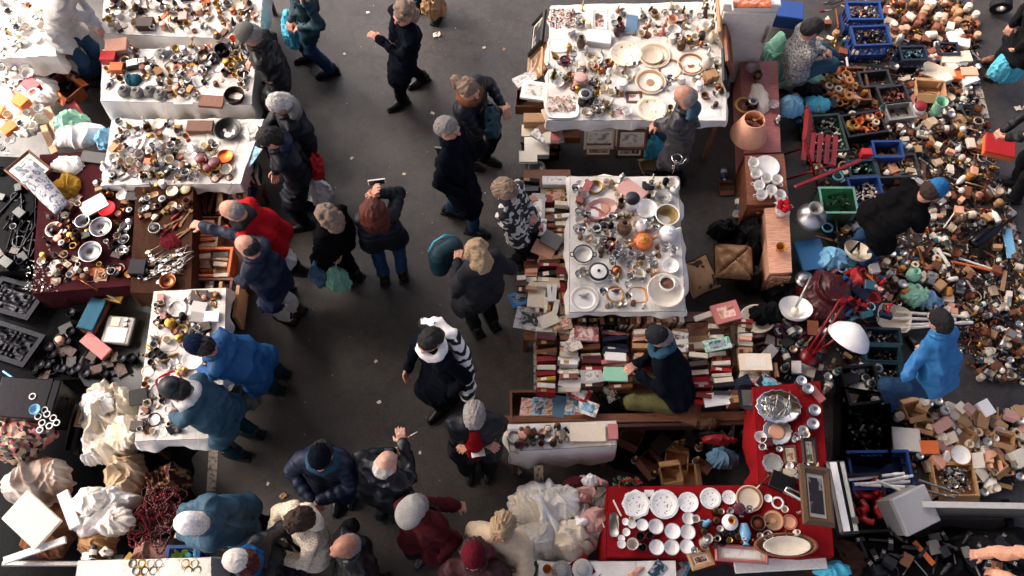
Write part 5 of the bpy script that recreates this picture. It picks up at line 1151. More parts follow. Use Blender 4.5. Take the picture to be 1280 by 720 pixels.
# ------------------------------------------------------------------ black cloth with iron panels and radios
area('ir', 'on the black cloth')
q = [(-40, 338), (185, 352), (170, 470), (-40, 480)]
table(q, .35, 'low platform under a black cloth with iron panels', 'darkbrown wood'); cloth(q, .35, .3, 'black cloth under the ornate iron panels', 'black fabric', 16)
def iron_panel(px, py, w, rot, label, til):
    s = D(px, py, .4, w); m = mat('iron', 'metal'); ps = [('backplate', mk(bx(1, .72, .03), m, False)), ('moulding', mk(B['frame'](m, None, dd=.78, bw=.1)[0][1].copy() if False else ring_frame(1.06, .78, .1, .09), m, False))]
    xs = np.linspace(-.5, .5, 46); fl = ([(x, y * .72, .031 + .05 * float(ridged(abs(x) * 9 + rot, abs(y) * 9, 3.3) ** 2) * (1 if max(abs(x), abs(y)) < .46 else .1)) for y in xs for x in xs], [(j * 46 + i, j * 46 + i + 1, j * 46 + 47 + i, j * 46 + 46 + i) for j in range(45) for i in range(45)])
    ps.append(('relief', mk(fl, mat('charcoal', 'metal'), True)))
    for i in range(8): ps.append(('scroll', mk(tube([(-.42 + .12 * i + .05 * cos(t), .36 + .03 * sin(t), .06) for t in np.linspace(0, 6, 9)], .014, 5), m, True)))
    p = P(px, py, .45); put('iron_panel', ps, p, rad(rot), s, label, 'panel', None, tilt=til); LMS['ir'].append((px, py, 'the iron panels'))
def ring_frame(w, d, b, h):
    o = [(-w / 2, -d / 2), (w / 2, -d / 2), (w / 2, d / 2), (-w / 2, d / 2)]; n_ = [(x * (1 - 2 * b / w), y * (1 - 2 * b / d)) for x, y in o]
    V = [(*p, .031) for p in o] + [(*p, h) for p in o] + [(*p, h) for p in n_] + [(*p, .031) for p in n_]
    return V, [(l * 4 + i, l * 4 + (i + 1) % 4, l * 4 + 4 + (i + 1) % 4, l * 4 + 4 + i) for l in range(3) for i in range(4)]
iron_panel(20, 375, 62, -16, 'ornate cast iron panel lying at the back of the black cloth', (-.15, 0)); iron_panel(16, 432, 62, -18, 'ornate cast iron panel lying before the other iron panel', (-.15, 0))
item('box', 119, 396, .36, 42, 'chestnut leather', 'slateblue metal', a='ir', label='brown and blue record case beside the silver player', lm='the record case', rot=76, dd=.5, hh=.5)
item('radio', 148, 413, .36, 38, 'grey metal', 'lightgrey metal', a='ir', label='grey cassette player on the black cloth', lm='the grey player', rot=85, dd=.95, hh=.3)
item('box', 121, 433, .36, 40, 'chestnut wood', 'rose wood', a='ir', label='long reddish wooden box below the grey player', rot=-37, dd=.4, hh=.35)
item('box', 146, 372, .36, 22, 'red plastic', 'yellow plastic', a='ir', label='red and yellow toy box behind the grey player', rot=-12, hh=.6)
item('plank', 128, 364, .5, 34, 'lightgrey metal', a='ir', label='thin pale rod sticking out of the toy box', rot=-25, dd=.06, hh=.05)
item('bowl', 77, 425, .36, 17, 'charcoal metal', 'midgrey metal', a='ir', label='small dark glass ashtray on the black cloth')
item('bowl', 64, 455, .36, 28, 'iron metal', a='ir', label='dark iron bowl beside the iron panels', lm='the iron bowl', hs=.6)
item('jar', 77, 427, .38, 10, 'peach plastic', a='ir', label='peach coloured jar in the dark glass ashtray')
item('tray', 155, 425, .352, 130, 'black gloss', a='ir', label='big black lacquer tray under the grey player', dd=.75, rot=70)
fill('ir', [(90, 440), (170, 445), (160, 468), (40, 470), (60, 440), (95, 380)], .36, 30, [(1, 'box', (12, 20), ['black leather', 'darkbrown wood', 'charcoal plastic'], dict(hh=(.3, .5))), (1, 'tin', (9, 12), ['charcoal metal', 'darkgrey metal']), (1, 'book', (16, 22), ['black leather', 'darkbrown leather'])], 9, 34, f=.7)
chest = [('body', mk(bx(.5, .34, .3, (0, 0, 0), .01), mat('charcoal', 'metal'), False)), ('lid', mk(bx(.52, .36, .05, (0, 0, .302), .01), mat('darkgrey', 'metal'), False)), ('strap', mk(bx(.04, .365, .058, (.17, 0, .30)), mat('iron', 'metal'), False)), ('handle', mk(tube([(.26, -.06, .2), (.3, -.06, .2), (.3, .06, .2), (.26, .06, .2)], .01, 6), mat('iron', 'metal'), True))]
area('ch', 'on the dark metal chest'); thing('metal_chest', chest, 56, 513, .36, -4, 'dark metal chest with white trinkets on its lid', 'chest', sc=1.02)
LMS['ch'].append((50, 515, 'the white rings'))
for x, y in ((40, 495), (47, 520), (52, 528), (58, 517), (61, 532), (55, 512), (66, 522), (49, 537), (70, 528)): item('ring', x, y, .72, 9, 'white glaze', a='ch', rot=20)
item('bowl', 44, 512, .72, 14, 'skyblue glaze', a='ch', label='pale blue trinket bowl on the dark metal chest')
item('pipe', 20, 475, .5, 60, 'steelblue metal', a='ir', label='long blue grey pipe resting on the metal chest', rot=-32, r=.035)
item('frame', 104, 512, .3, 40, 'tan wood', 'cream print', a='ir', label='tan framed print beside the metal chest', rot=85, dd=.5)
for x, y, s_ in ((85, 530, 60), (96, 538, 56)): item('plank', x, y, .2, s_, 'darkgrey metal', a='ir', rot=88, dd=.12)

# ------------------------------------------------------------------ narrow white trinket table
area('wt', 'on the narrow white table')
q = [(193, 366), (282, 362), (276, 546), (170, 550)]
table(q, .76, 'narrow table under a white cloth where two people lean over trinkets'); cloth(q, .76, .16, 'white cloth under trinkets with the bent man in blue', 'white fabric', 18)
thing('storage_shelf', [('board', mk(bx(.03, .36, .3), mat('tan', 'wood'), False)), ('back', mk(bx(.13, .36, .2, (-.082, 0, 0)), mat('darknavy', 'matte'), False)), ('edge', mk(bx(.03, .36, .3, (-.164, 0, 0)), mat('tan', 'wood'), False))], 306, 390, .3, 0, 'tan shelf unit standing at the end of the narrow white table', 'shelf')
G = lambda kd, x, y, w, m, lb=None, lm_=None, m2=None, **k: item(kd, x, y, .768, w, m, m2, a='wt', label=lb, lm=lm_, **k)
G('plate', 220, 384, 25, 'pale print', 'round patterned dish with silver rim on the narrow white table', 'the patterned dish', 'silver metal'); G('box', 248, 369, 20, 'darkbrown leather', 'dark brown wallet at the head of the narrow white table', 'the wallet', hh=.2); G('box', 263, 370, 10, 'black plastic')
G('box', 249, 384, 19, 'lightgrey plastic', 'light grey box beside the patterned dish', hh=.3, rot=-10); G('box', 248, 396, 19, 'grey plastic', 'grey box beneath the light grey box', hh=.3, rot=-6); G('box', 265, 396, 18, 'white plastic', 'white box at the edge near the blue jacket', hh=.35)
G('jar', 214, 405, 14, 'brass metal', 'round brass pot on the narrow white table', 'the brass pot', hs=.6); G('bowl', 231, 403, 13, 'amber glaze', None, None, 'green gloss'); G('bowl', 228, 413, 15, 'mustard glaze'); G('box', 257, 410, 14, 'darkbrown leather', 'dark leather case beside the blue jacket shoulder', rot=20, hh=.6)
G('tray', 210, 427, 24, 'amber glaze', 'square amber ashtray with a cup on it', 'the amber ashtray', dd=1.0); G('cup', 210, 426, 10, 'cream glaze'); G('plate', 239, 448, 27, 'white glaze', 'white plate under the blue jacket man', 'the white plate')
G('tray', 208, 474, 30, 'brightred plastic', 'red rimmed tray of trinkets beside the dark cap', 'the red tray', 'white paper', dd=.7, rot=30)
for x, y in ((191, 444), (197, 440), (190, 454), (196, 449), (202, 444)): G('cup', x, y, 9, 'charcoal glaze')
G('box', 173, 496, 22, 'black plastic', 'square black box at the near edge of the cloth', 'the black box', dd=.9, hh=.3, rot=12)
G('pot', 192, 524, 18, 'black metal', 'black frying pan on the narrow white table', 'the black pan', hs=.3); G('plank', 187, 506, 22, 'black plastic', 'black pan handle shaped bar beside the pan', rot=88, dd=.16)
G('box', 172, 533, 16, 'darkbrown leather'); G('bowl', 208, 458, 12, 'white glaze'); G('vase', 213, 398, 8, 'wine glaze')
fill('wt', [(196, 372), (276, 368), (268, 420), (205, 500), (225, 540), (176, 546), (180, 480)], .768, 90, TRINK, 7, 28, .0, avoid=[(220, 384, 12), (248, 390, 14), (265, 396, 9), (239, 448, 13), (208, 474, 14), (173, 496, 11), (192, 524, 9), (210, 427, 11)], f=.6)

# ------------------------------------------------------------------ cloth and odds at the lower end of the left row
area('lo', 'in the lower linen corner')
heap(90, 590, .0, 330, 260, .05, 'black fabric', 'black sheet standing for shade under the linen heaps', 60, 'ground_sheet', 'sheet')  # black sheet added to darken the ground, standing for shade between the heaps
heap(135, 525, .3, 88, 110, .35, 'ivory fabric', 'big heap of ivory linen beside the narrow white table', 61, rot=25, a='lo', lm='the ivory linen'); heap(118, 555, .3, 40, 50, .22, 'white fabric', 'white sheet falling from the ivory linen heap', 62)
for i, (x, y, w, d, m, lb) in enumerate(((120, 503, 44, 36, 'white fabric', 'folded white sheet on the ivory linen heap'), (150, 540, 40, 44, 'cream fabric', 'cream blouse on the ivory linen heap'), (108, 625, 40, 36, 'offwhite fabric', 'off-white lace on the white linen heap'), (146, 650, 38, 34, 'pale fabric', 'pale grey shirt on the white linen heap'))): heap(x, y, .52, w, d, .1, m, lb, 160 + i)
heap(155, 590, .25, 50, 55, .25, 'beige fabric', 'beige ruffled cloth below the ivory linen', 63, a='lo', lm='the beige ruffles'); heap(126, 637, .3, 82, 74, .3, 'white fabric', 'white linen heap beside the red necklaces', 64, a='lo', lm='the white linen')
heap(118, 680, .25, 50, 36, .2, 'tan fabric', 'tan lace cloth below the white linen heap', 65); heap(40, 600, .3, 90, 62, .3, pat('brown_white_fur', ['offwhite', 'pale', 'brown', 'offwhite'], 4, 'noise', .95, .4), 'cream and brown fur throw near the white and blue box', 66, 'fur_throw', 'throw', rough=1.2)
heap(20, 540, .35, 75, 84, .3, pat('floral_fabric', ['charcoal', 'beige', 'rose', 'midgrey', 'darkbrown'], 26, 'voronoi', .9), 'floral patterned cushion heap beside the metal chest', 67, 'floral_fabric_heap'); heap(190, 690, .2, 60, 40, .2, 'pink fabric', 'dusty pink scarf below the red necklaces', 68)
heap(60, 660, .15, 70, 80, .2, 'brown fabric', 'brown fabric heap under the white and blue box', 69); heap(205, 600, .2, 60, 46, .25, pat('maroon_print', ['maroon', 'darkbrown', 'tan', 'maroon'], 30, 'voronoi', .9), 'maroon printed scarf heap above the necklaces', 70)
item('box', 36, 647, .5, 60, 'white paper', 'ivory paper', a='lo', label='flat white and blue cardboard box on the fur throw', rot=-38, dd=.72, hh=.14, tilt=(.12, .05))
item('plank', 82, 635, .5, 50, 'white plastic', a='lo', label='white plastic bar leaning beside the white linen', rot=-60, dd=.28, hh=.1); item('plank', 36, 685, .45, 76, 'white plastic', a='lo', label='long white plastic bar at the lower corner', rot=20, dd=.12, hh=.06)
item('plank', 55, 700, .3, 130, 'lightgrey metal', a='lo', label='long grey metal bed rail at the lower corner', rot=0, dd=.05, hh=.05); item('plank', 150, 705, .45, 34, 'mustard plastic', a='lo', label='mustard yellow ruler standing out of the lower goods', rot=58, dd=.2)
area('nk', 'in the red necklace heap')
LMS['nk'].append((192, 640, 'the dark red dish'))
item('bowl', 196, 645, .3, 50, 'darkred glaze', a='nk', label='dark red dish full of beads beside the white hat', hs=.5); rs = random.Random(3)
for i in range(26): item('necklace', rs.uniform(168, 216), rs.uniform(612, 675), .36 + rs.random() * .1, rs.uniform(26, 42), rs.choice(['red gloss', 'darkred gloss', 'wine gloss', 'red gloss', 'maroon gloss']), rot=rs.uniform(0, 360), a='nk', v=rs.randrange(3), tilt=(rs.uniform(-.5, .5), rs.uniform(-.5, .5)))
q = [(100, 702), (262, 698), (262, 770), (90, 770)]
area('lb', 'on the lowest table'); table(q, .7, 'table with bracelets at the lower end of the row'); cloth(q, .7, .3, 'pale cloth under the bracelets at the lower end', 'offwhite fabric', 19); LMS['lb'].append((205, 712, 'the bracelets'))
for i in range(22): item('ring', 165 + (i % 8) * 11 + (i // 8) * 4, 704 + (i // 8) * 9, .71, 11, ['olive plastic', 'brass metal', 'cream plastic', 'grey metal', 'bronze metal'][i % 5], a='lb')
crate(228, 697, .25, 40, 26, .3, 'royalblue plastic', 'blue crate of coloured toys beside the stooping person', a='lo', lm='the blue crate')
fill('lo', [(212, 688), (244, 688), (244, 706), (212, 706)], .42, 9, [(1, 'toy_car', (9, 13), ['cyan plastic', 'green plastic', 'red plastic', 'blue plastic']), (1, 'box', (8, 12), ['cyan plastic', 'lime plastic', 'brightblue plastic'], dict(hh=(.5, .7)))], 7, 31)
fill('lo', [(105, 690), (150, 688), (150, 716), (100, 716)], .4, 12, [(1, 'bottle', (7, 9), ['white plastic', 'offwhite plastic', 'charcoal plastic'], dict(lie=.6)), (1, 'box', (10, 15), ['white paper', 'charcoal plastic'], dict(hh=(.4, .6)))], 9, 32)
# ------------------------------------------------------------------ plate table
area('pl', 'on the plate table')
q = [(691, 8), (908, 4), (906, 150), (685, 150)]
table(q, .76, 'wide table under a white cloth with painted plates'); cloth(q, .76, .1, 'white cloth under the painted plates and glassware', 'white fabric', 41)
G = lambda kd, x, y, w, m, lb=None, lm_=None, m2=None, **k: item(kd, x, y, .768, w, m, m2, a='pl', label=lb, lm=lm_, **k)
flower = pat('painted_plate', ['cream', 'ivory', 'cream', 'orange', 'darkgreen'], 9, 'noise', .3, 0, [0, .5, .62, .68, .75]); ringp = pat('ringed_plate', ['cream', 'brown', 'ivory', 'beige'], 5.2, 'rings', .35, 0)
G('plate', 783, 63, 40, flower, 'large cream plate painted with orange flowers', 'the flower plate'); G('plate', 819, 65, 40, 'cream glaze', 'large cream plate lying beneath a smaller plate', 'the cream plate', 'beige glaze'); item('plate', 816, 66, .79, 27, ringp, a='pl', label='smaller ringed plate lying on the large cream plate', v=3)
G('plate', 839, 83, 34, ringp, 'brown rimmed plate with ring pattern', 'the brown plate', 'brown glaze', v=3); G('plate', 814, 98, 38, 'ivory glaze', 'scalloped ivory plate with brown edge', 'the scalloped plate', 'tan glaze', v=4); G('plate', 815, 132, 39, flower, 'painted plate beside the bald man', 'the front plate', 'ivory glaze'); G('plate', 865, 76, 35, 'cream glaze', 'cream plate with chestnut rim near the leaning pictures', 'the chestnut plate', 'chestnut glaze', v=3)
litter('bead_jewellery', 'heap of many coloured bead jewellery in the table corner', 'jewellery', 702, 24, .77, 34, 30, 150, .022, ['brightred gloss', 'teal gloss', 'mustard gloss', 'darkgreen gloss', 'charcoal gloss', 'orange gloss', 'blue gloss', 'ivory gloss'], 8)
litter('seashells', 'tray heap of pink seashells at the cloth corner', 'shells', 703, 130, .775, 34, 22, 130, .022, ['peach glaze', 'pink glaze', 'cream glaze', 'tan glaze'], 9); LMS['pl'] += [(703, 130, 'the seashells'), (702, 24, 'the bead heap')]
G('tray', 703, 131, 42, 'white plastic', 'white tray under the pink seashells', dd=.7)
G('frame', 750, 20, 32, 'white wood', 'white framed figure picture lying on the plate table', 'the white frame', 'brown print', rot=88, dd=.62); G('box', 749, 46, 30, 'white paper', 'white cardboard box in front of the white frame', 'the white box', hh=.3, dd=.62, rot=-8); G('book', 790, 28, 28, 'steelblue gloss', 'blue book between dark vases and the cream plate', 'the blue book', rot=82, dd=.5)
G('vase', 776, 37, 11, 'wine glaze', 'wine red vase beside the blue book', hs=1.0, v=2); G('vase', 771, 43, 10, 'darkbrown glaze', 'dark brown vase beside the wine red vase', v=0); G('candlestick', 808, 42, 14, 'rust glaze', 'rust coloured candle holder with white candle', None, 'white matte', hs=.8); G('candlestick', 828, 41, 14, 'rose glaze', 'rose coloured candle holder with white candle', None, 'white matte', hs=.8)
G('tray', 698, 54, 24, 'white glaze', 'square white dish at the table side', 'the square dish', dd=.9); G('cup', 706, 79, 14, 'wine glass', 'dark red glass cup near the square dish', 'the red cup'); G('bowl', 716, 91, 17, 'white glaze', 'white bowl beside the dark red cup'); G('jar', 725, 103, 17, 'pink glaze', 'pink china jar beside the white bowl', 'the pink jar', hs=.8); G('vase', 726, 58, 12, 'darkbrown glass', 'dark brown glass jug behind the pink jar', v=0, rot=30)
litter('green_beads', 'small heap of green beads beside the dark red cup', 'beads', 697, 96, .77, 20, 12, 50, .02, ['green gloss', 'lime gloss', 'mint gloss'], 10)
G('camera_body', 731, 123, 22, 'black plastic', 'black camera lying behind the gold bowls', 'the black camera', rot=60); G('jar', 741, 121, 8, 'black gloss'); G('bowl', 735, 139, 13, 'gold glaze', 'gold bowl beside the other gold bowl', None); G('bowl', 748, 139, 13, 'gold polished', 'gold polished bowl at the front of the plate table', 'the gold bowls'); G('book', 772, 142, 18, 'white paper', 'white card at the front of the plate table', dd=.55, hh=.04)
G('frame', 793, 119, 21, 'brown wood', 'small brown framed picture between the plates', 'the small picture', 'rose print', dd=.88, bw=.2); G('jar', 777, 110, 14, 'white glaze', 'round white jar beside the small brown picture', 'the white jar'); G('bowl', 743, 72, 22, 'offwhite glaze', 'off-white square dish in the middle of the plate table', hs=.6); G('box', 746, 107, 9, 'darkbrown wood')
G('figurine', 878, 35, 20, 'white glaze', 'white clown bust with orange collar', 'the clown bust', 'orange plastic', v=3); G('vase', 883, 83, 15, 'pale glaze', 'pale china jug by the leaning pictures', v=0); G('box', 888, 98, 16, 'tan wood', 'tan wooden box beneath the china jug', rot=20, hh=.8); G('figurine', 881, 17, 17, 'darkbrown wood', 'dark wooden figure behind the clown bust', v=0)
fill('pl', [(695, 12), (900, 8), (898, 145), (860, 120), (840, 145), (690, 145)], .768, 155, GLASSY + TRINK[:6], 8, 43, .0, avoid=[(783, 63, 20), (819, 65, 20), (839, 83, 17), (814, 98, 19), (815, 132, 19), (865, 76, 17), (702, 24, 15), (703, 130, 19), (750, 20, 13), (749, 46, 14), (790, 28, 11), (793, 119, 10), (731, 123, 8), (698, 54, 11), (855, 125, 18)], f=.56)
# pictures leaning round the plate table
def lean(px, py, z, w, dd, m, pic, rz, til, label, bw=.1, name='framed_picture'):
    s = D(px, py, z, w); put(name, B['frame'](mat(*m.split()), mat(*pic.split()), dd=dd, bw=bw), P(px, py, z), 0, s, label, 'picture', 'pictures leaning round the plate table').rotation_euler = (rad(til[0]), rad(til[1]), rad(rz))
lean(673, 42, .38, 50, .72, 'black wood', 'darkgrey print', 84, (-62, 0), 'black framed picture leaning on the plate table end'); lean(678, 78, .36, 48, .7, 'chestnut wood', 'beige print', 86, (-64, 0), 'chestnut framed picture leaning below the black frame'); lean(671, 84, .3, 52, .72, 'tan wood', 'tan print', 87, (-60, 0), 'tan framed picture leaning outside the chestnut frame')
for i, (y, m, pc) in enumerate(((152, 'ivory wood', 'paper print'), (158, 'brown wood', 'tan print'), (164, 'cream wood', 'pale print'))):
    lean(751 - i, 163 + 5 * i, .56 - .03 * i, 38, .75, m, pc, 0, (62, 0), ['ivory', 'brown', 'cream'][i] + ' framed picture in the stack below the gold bowls'); lean(788 + i, 164 + 5 * i, .56 - .03 * i, 38, .75, ['tan wood', 'ivory wood', 'brown wood'][i], pc, 0, (62, 0), ['tan', 'pale ivory', 'dull brown'][i] + ' framed picture in the stack near the bald man')
lean(748, 183, .4, 36, .8, 'brown wood', 'olive print', 0, (58, 0), 'brown framed olive picture at the front of its stack'); lean(787, 184, .4, 36, .8, 'darkbrown wood', 'darkgreen print', 0, (58, 0), 'dark framed green picture at the front of its stack')
lean(899, 26, .95, 62, .55, 'tan wood', 'beige print', 88, (66, 0), 'tan framed picture leaning beside the clown bust'); lean(908, 62, .9, 58, .5, 'chestnut wood', 'lightgrey print', 88, (66, 0), 'chestnut framed picture leaning on the white cabinet'); lean(905, 88, .85, 50, .5, 'black wood', 'midgrey print', 86, (64, 0), 'black framed picture leaning by the china jug')
area('bx', 'at the plate table end')
item('book', 668, 110, .5, 32, 'white paper', 'pale print', -10, 'bx', 'big white open album at the plate table end', 'the white album', hh=.12, dd=.85); item('carton', 662, 128, .3, 34, 'brown wood', a='bx', label='brown wooden rack under the white album', hh=.5, rot=-4, flaps=0, lm='the wooden rack'); item('box', 672, 152, .3, 34, 'tan wood', a='bx', label='tan wooden box below the wooden rack', dd=.4); item('book', 695, 163, .45, 30, 'rose paper', None, 84, 'bx', 'rose coloured book beside the picture stack', hh=.2, dd=.4)
item('box', 671, 184, .25, 30, 'lightgrey paper', 'offwhite paper', a='bx', label='pale grey document box on the ground', dd=.85, hh=.35, lm='the document box'); item('box', 693, 188, .1, 14, 'orange wood', a='bx', label='orange block beside the pale grey document box'); item('box', 712, 168, .2, 26, 'brown leather', a='bx', label='brown leather case between book and picture stack', dd=.7)
crate(676, 172, .05, 46, 34, .2, 'charcoal metal', 'charcoal wire rack under the document box', a='bx', lm='the wire rack'); item('book', 663, 168, .28, 26, 'charcoal leather', a='bx', rot=4); item('book', 664, 162, .3, 24, 'cream paper', a='bx', rot=-3)
bag(814, 160, .1, 30, 34, .35, 'teal nylon', 'teal blue carrier bag under the bald man hand', 7); bag(816, 182, .05, 26, 24, .3, 'cyan nylon', 'light blue carrier bag on the ground by the bald man', 8)
item('carton', 812, 206, .0, 22, 'tan paper', a='bx', label='torn tan cardboard piece on the ground by the bald man', hh=.2, flaps=2, rot=15); item('bowl', 671, 211, .0, 22, 'white glass', a='bx', label='clear plastic tub on the ground behind the books', lm='the clear tub')

# ------------------------------------------------------------------ crockery table and its books
area('ct', 'on the crockery table')
q = [(714, 223), (846, 222), (855, 388), (713, 389)]
table(q, .76, 'table under a white cloth with enamel pots and crockery'); cloth(q, .76, .06, 'white cloth under the enamel pots and crockery', 'white fabric', 44)
G = lambda kd, x, y, w, m, lb=None, lm_=None, m2=None, **k: item(kd, x, y, .768, w, m, m2, a='ct', label=lb, lm=lm_, **k)
G('pot', 729, 318, 26, 'white glaze', 'white enamel pot with black rim and open top', 'the open pot', 'black gloss', hs=.6); G('pot', 748, 341, 26, 'white glaze', 'white enamel pot with black rim and its lid on', 'the lidded pot', 'black gloss', lid=True, hs=.7); G('plate', 731, 371, 36, 'white glaze', 'big white plate with glass grapes on it', 'the white plate', 'pale glaze'); G('figurine', 730, 370, 14, 'white glass', 'clear glass ornament on the big white plate', v=2)
G('bowl', 832, 364, 46, 'offwhite glaze', 'big cream rimmed basin with a mug inside', 'the big basin', 'cream glaze', hs=.8); item('cup', 833, 357, .8, 20, 'white glaze', 'brown gloss', a='ct', label='white mug standing in the big basin'); G('bowl', 838, 333, 21, 'white glaze', 'white bowl behind the big basin'); G('teapot', 804, 302, 28, 'orange gloss', 'shiny orange pumpkin teapot', 'the orange teapot', 'amber gloss', rot=20, hs=.8)
G('vase', 780, 287, 19, 'bronze glaze', 'brown gourd shaped pot with a stalk', 'the brown gourd', v=2); G('jar', 789, 255, 20, 'white glaze', 'white china jar with a dark mouth', None, 'charcoal gloss', hs=.9); G('bowl', 808, 262, 27, 'white glaze', 'white colander bowl near the striped basket', 'the colander'); G('basket', 834, 270, 30, 'straw weave', 'striped straw basket on the crockery table', 'the straw basket', 'white matte'); G('teapot', 835, 293, 26, 'white glaze', 'big white teapot below the straw basket', 'the white teapot', rot=200); G('bowl', 829, 247, 22, 'white glass', 'clear glass bowl behind the straw basket')
G('oval', 752, 258, 42, 'pink glaze', 'pink leaf shaped dish on the crockery table', 'the pink dish', 'peach glaze', dd=.7, v=1, rot=20); G('oval', 743, 266, 30, 'rose glaze', 'rose petal dish overlapping the pink leaf dish', None, dd=.7, v=1, rot=-30); G('pot', 744, 234, 19, 'brass metal', 'brass pot with ring handles', 'the brass pot', hs=.6); G('plank', 731, 238, 34, 'rose matte', 'long rose coloured box at the table corner', rot=64, dd=.28, hh=.2); G('box', 790, 238, 34, 'pink leather', 'pink leather jewel case at the back edge', 'the pink case', rot=-42, dd=.65, hh=.25); G('candlestick', 777, 225, 12, 'silver metal', 'silver candle holder at the back edge', hs=.6); G('box', 810, 233, 14, 'black gloss', 'black gloss box with glass beside the pink case')
G('bottle', 799, 331, 9, 'amber glass', 'amber glass bottle in front of the orange teapot', 'the amber bottle', hs=.5); G('bowl', 790, 345, 13, 'grey metal', 'small grey metal bowl near the amber bottle'); G('teapot', 771, 339, 15, 'copper metal', 'small copper kettle beside the lidded pot', 'the copper kettle', rot=100); G('plate', 769, 366, 24, 'pink glaze', 'gilt ornate saucer at the table front', 'the ornate saucer', 'gold metal', v=4); G('figurine', 770, 364, 12, 'darkred glaze', 'dark red bird figure on the ornate saucer', None, v=2); G('tray', 798, 367, 22, 'amber glaze', 'square amber dish beside the big basin', 'the amber dish', 'rust glaze', dd=1.0); G('tin', 764, 305, 17, 'wine metal', 'wine red tin in the middle of the crockery', 'the wine tin', hs=.5)
for x, y in ((747, 289), (755, 287), (752, 280), (770, 320)): G('cup', x, y, 9, 'charcoal glaze')
G('vase', 800, 287, 14, 'white glaze', v=0); G('vase', 776, 258, 9, 'bronze metal', v=1)
fill('ct', [(718, 226), (842, 226), (848, 384), (760, 384), (720, 350)], .768, 105, GLASSY + [(2, 'bell', (5, 8), BRASSY + SILV), (2, 'jar', (5, 8), WHITES + DARKM)], 7, 45, .0, avoid=[(729, 318, 14), (748, 341, 14), (731, 371, 17), (832, 364, 22), (804, 302, 14), (780, 287, 9), (789, 255, 10), (808, 262, 12), (834, 270, 14), (835, 293, 13), (752, 258, 17), (744, 234, 8), (790, 238, 14), (771, 339, 8), (769, 366, 11), (798, 367, 11), (829, 247, 10), (838, 333, 10)], f=.6)
scis = [('candelabrum', mk(join(tube([(0, 0, 0), (0, 0, .22)], .01, 6), *[tube([(0, 0, .15), (.07 * cos(t), .07 * sin(t), .17), (.09 * cos(t), .09 * sin(t), .25)], .008, 5) for t in (0, 2.1, 4.2)]), mat('silver', 'polished'), True)), ('ring', mk(tube([(.05 * cos(t * .6), .05 * sin(t * .6), .26) for t in range(10)], .009, 6, True), mat('silver', 'polished'), True))]
thing('candelabrum', scis, 841, 216, .78, 0, 'silver candelabrum at the corner of the crockery table', 'candle holder')
area('bk', 'on the book table')
q = [(640, 214), (713, 214), (712, 425), (642, 425)]; table([(655, 212), (713, 212), (713, 425), (655, 425)], .42, 'low board on trestles carrying the book piles')
table([(668, 390), (910, 390), (925, 506), (672, 480)], .42, 'wide low board covered with rows of books')
Z = .425
for (p0, p1, ln, sd, cols) in (((662, 222), (662, 240), 26, 1, ['black', 'maroon', 'charcoal', 'red', 'brown']), ((702, 252), (702, 300), 20, 2, ['black', 'cream', 'white', 'orange', 'tan', 'paper']), ((686, 318), (686, 356), 28, 3, ['paper', 'cream', 'black', 'tan', 'red', 'peach', 'darkbrown']), ((705, 325), (705, 350), 18, 4, ['tan', 'red', 'cream', 'rust']), ((684, 366), (711, 366), 26, 5, ['cream', 'red', 'black', 'white', 'darkbrown', 'tan']), ((664, 248), (664, 268), 14, 17, ['tan', 'maroon', 'cream']),
    ((722, 398), (790, 398), 16, 6, ['black', 'darkbrown', 'charcoal', 'brown']), ((792, 396), (846, 396), 15, 7, ['cream', 'tan', 'brown', 'peach', 'paper']), ((683, 410), (683, 474), 26, 8, ['darkbrown', 'red', 'maroon', 'cream', 'paper', 'brown', 'mustard']), ((711, 434), (711, 466), 26, 9, ['red', 'maroon', 'paper', 'cream', 'pink', 'white']), ((740, 442), (740, 458), 26, 10, ['red', 'maroon', 'rose', 'brown']), ((769, 410), (769, 470), 34, 11, ['black', 'navy', 'cream', 'tan', 'paper', 'darkbrown', 'rose']), ((803, 408), (803, 440), 24, 12, ['maroon', 'tan', 'peach', 'black', 'brown', 'cream']),
    ((850, 407), (850, 440), 20, 13, ['cream', 'paper', 'pale', 'tan', 'white']), ((902, 444), (902, 472), 24, 14, ['red', 'brightred', 'brown', 'cream', 'rust']), ((914, 446), (932, 446), 24, 15, ['red', 'brightred', 'tan', 'darkbrown']), ((880, 480), (880, 500), 22, 16, ['red', 'rose', 'brightred', 'cream']), ((905, 474), (905, 488), 28, 18, ['paper', 'darkgrey', 'cream', 'charcoal'])):
    bookrow(p0, p1, ln, Z, 'bk', 60 + sd, (4.2, 7), cols)
WB = ['cream', 'tan', 'paper', 'brown', 'rust', 'pale', 'red', 'chestnut', 'ivory', 'peach', 'darkbrown']
for i, (p0, p1, ln) in enumerate((((664, 272), (664, 286), 14), ((686, 255), (686, 296), 16), ((664, 330), (664, 362), 16), ((652, 345), (652, 366), 12), ((683, 228), (683, 250), 14), ((704, 228), (704, 250), 16), ((705, 352), (705, 362), 18), ((668, 380), (712, 384), 22), ((711, 408), (711, 432), 24), ((738, 424), (738, 440), 28), ((740, 458), (740, 480), 28), ((683, 474), (683, 486), 26), ((803, 440), (803, 462), 22), ((826, 402), (826, 412), 20), ((850, 440), (866, 440), 20), ((873, 440), (873, 478), 26), ((896, 404), (896, 440), 20), ((915, 418), (932, 418), 26), ((932, 400), (932, 440), 18), ((940, 462), (966, 462), 18), ((924, 484), (924, 500), 22), ((711, 466), (711, 484), 26), ((776, 472), (776, 482), 30))): bookrow(p0, p1, ln, Z - .01, 'bk', 90 + i, (4.3, 7), WB)
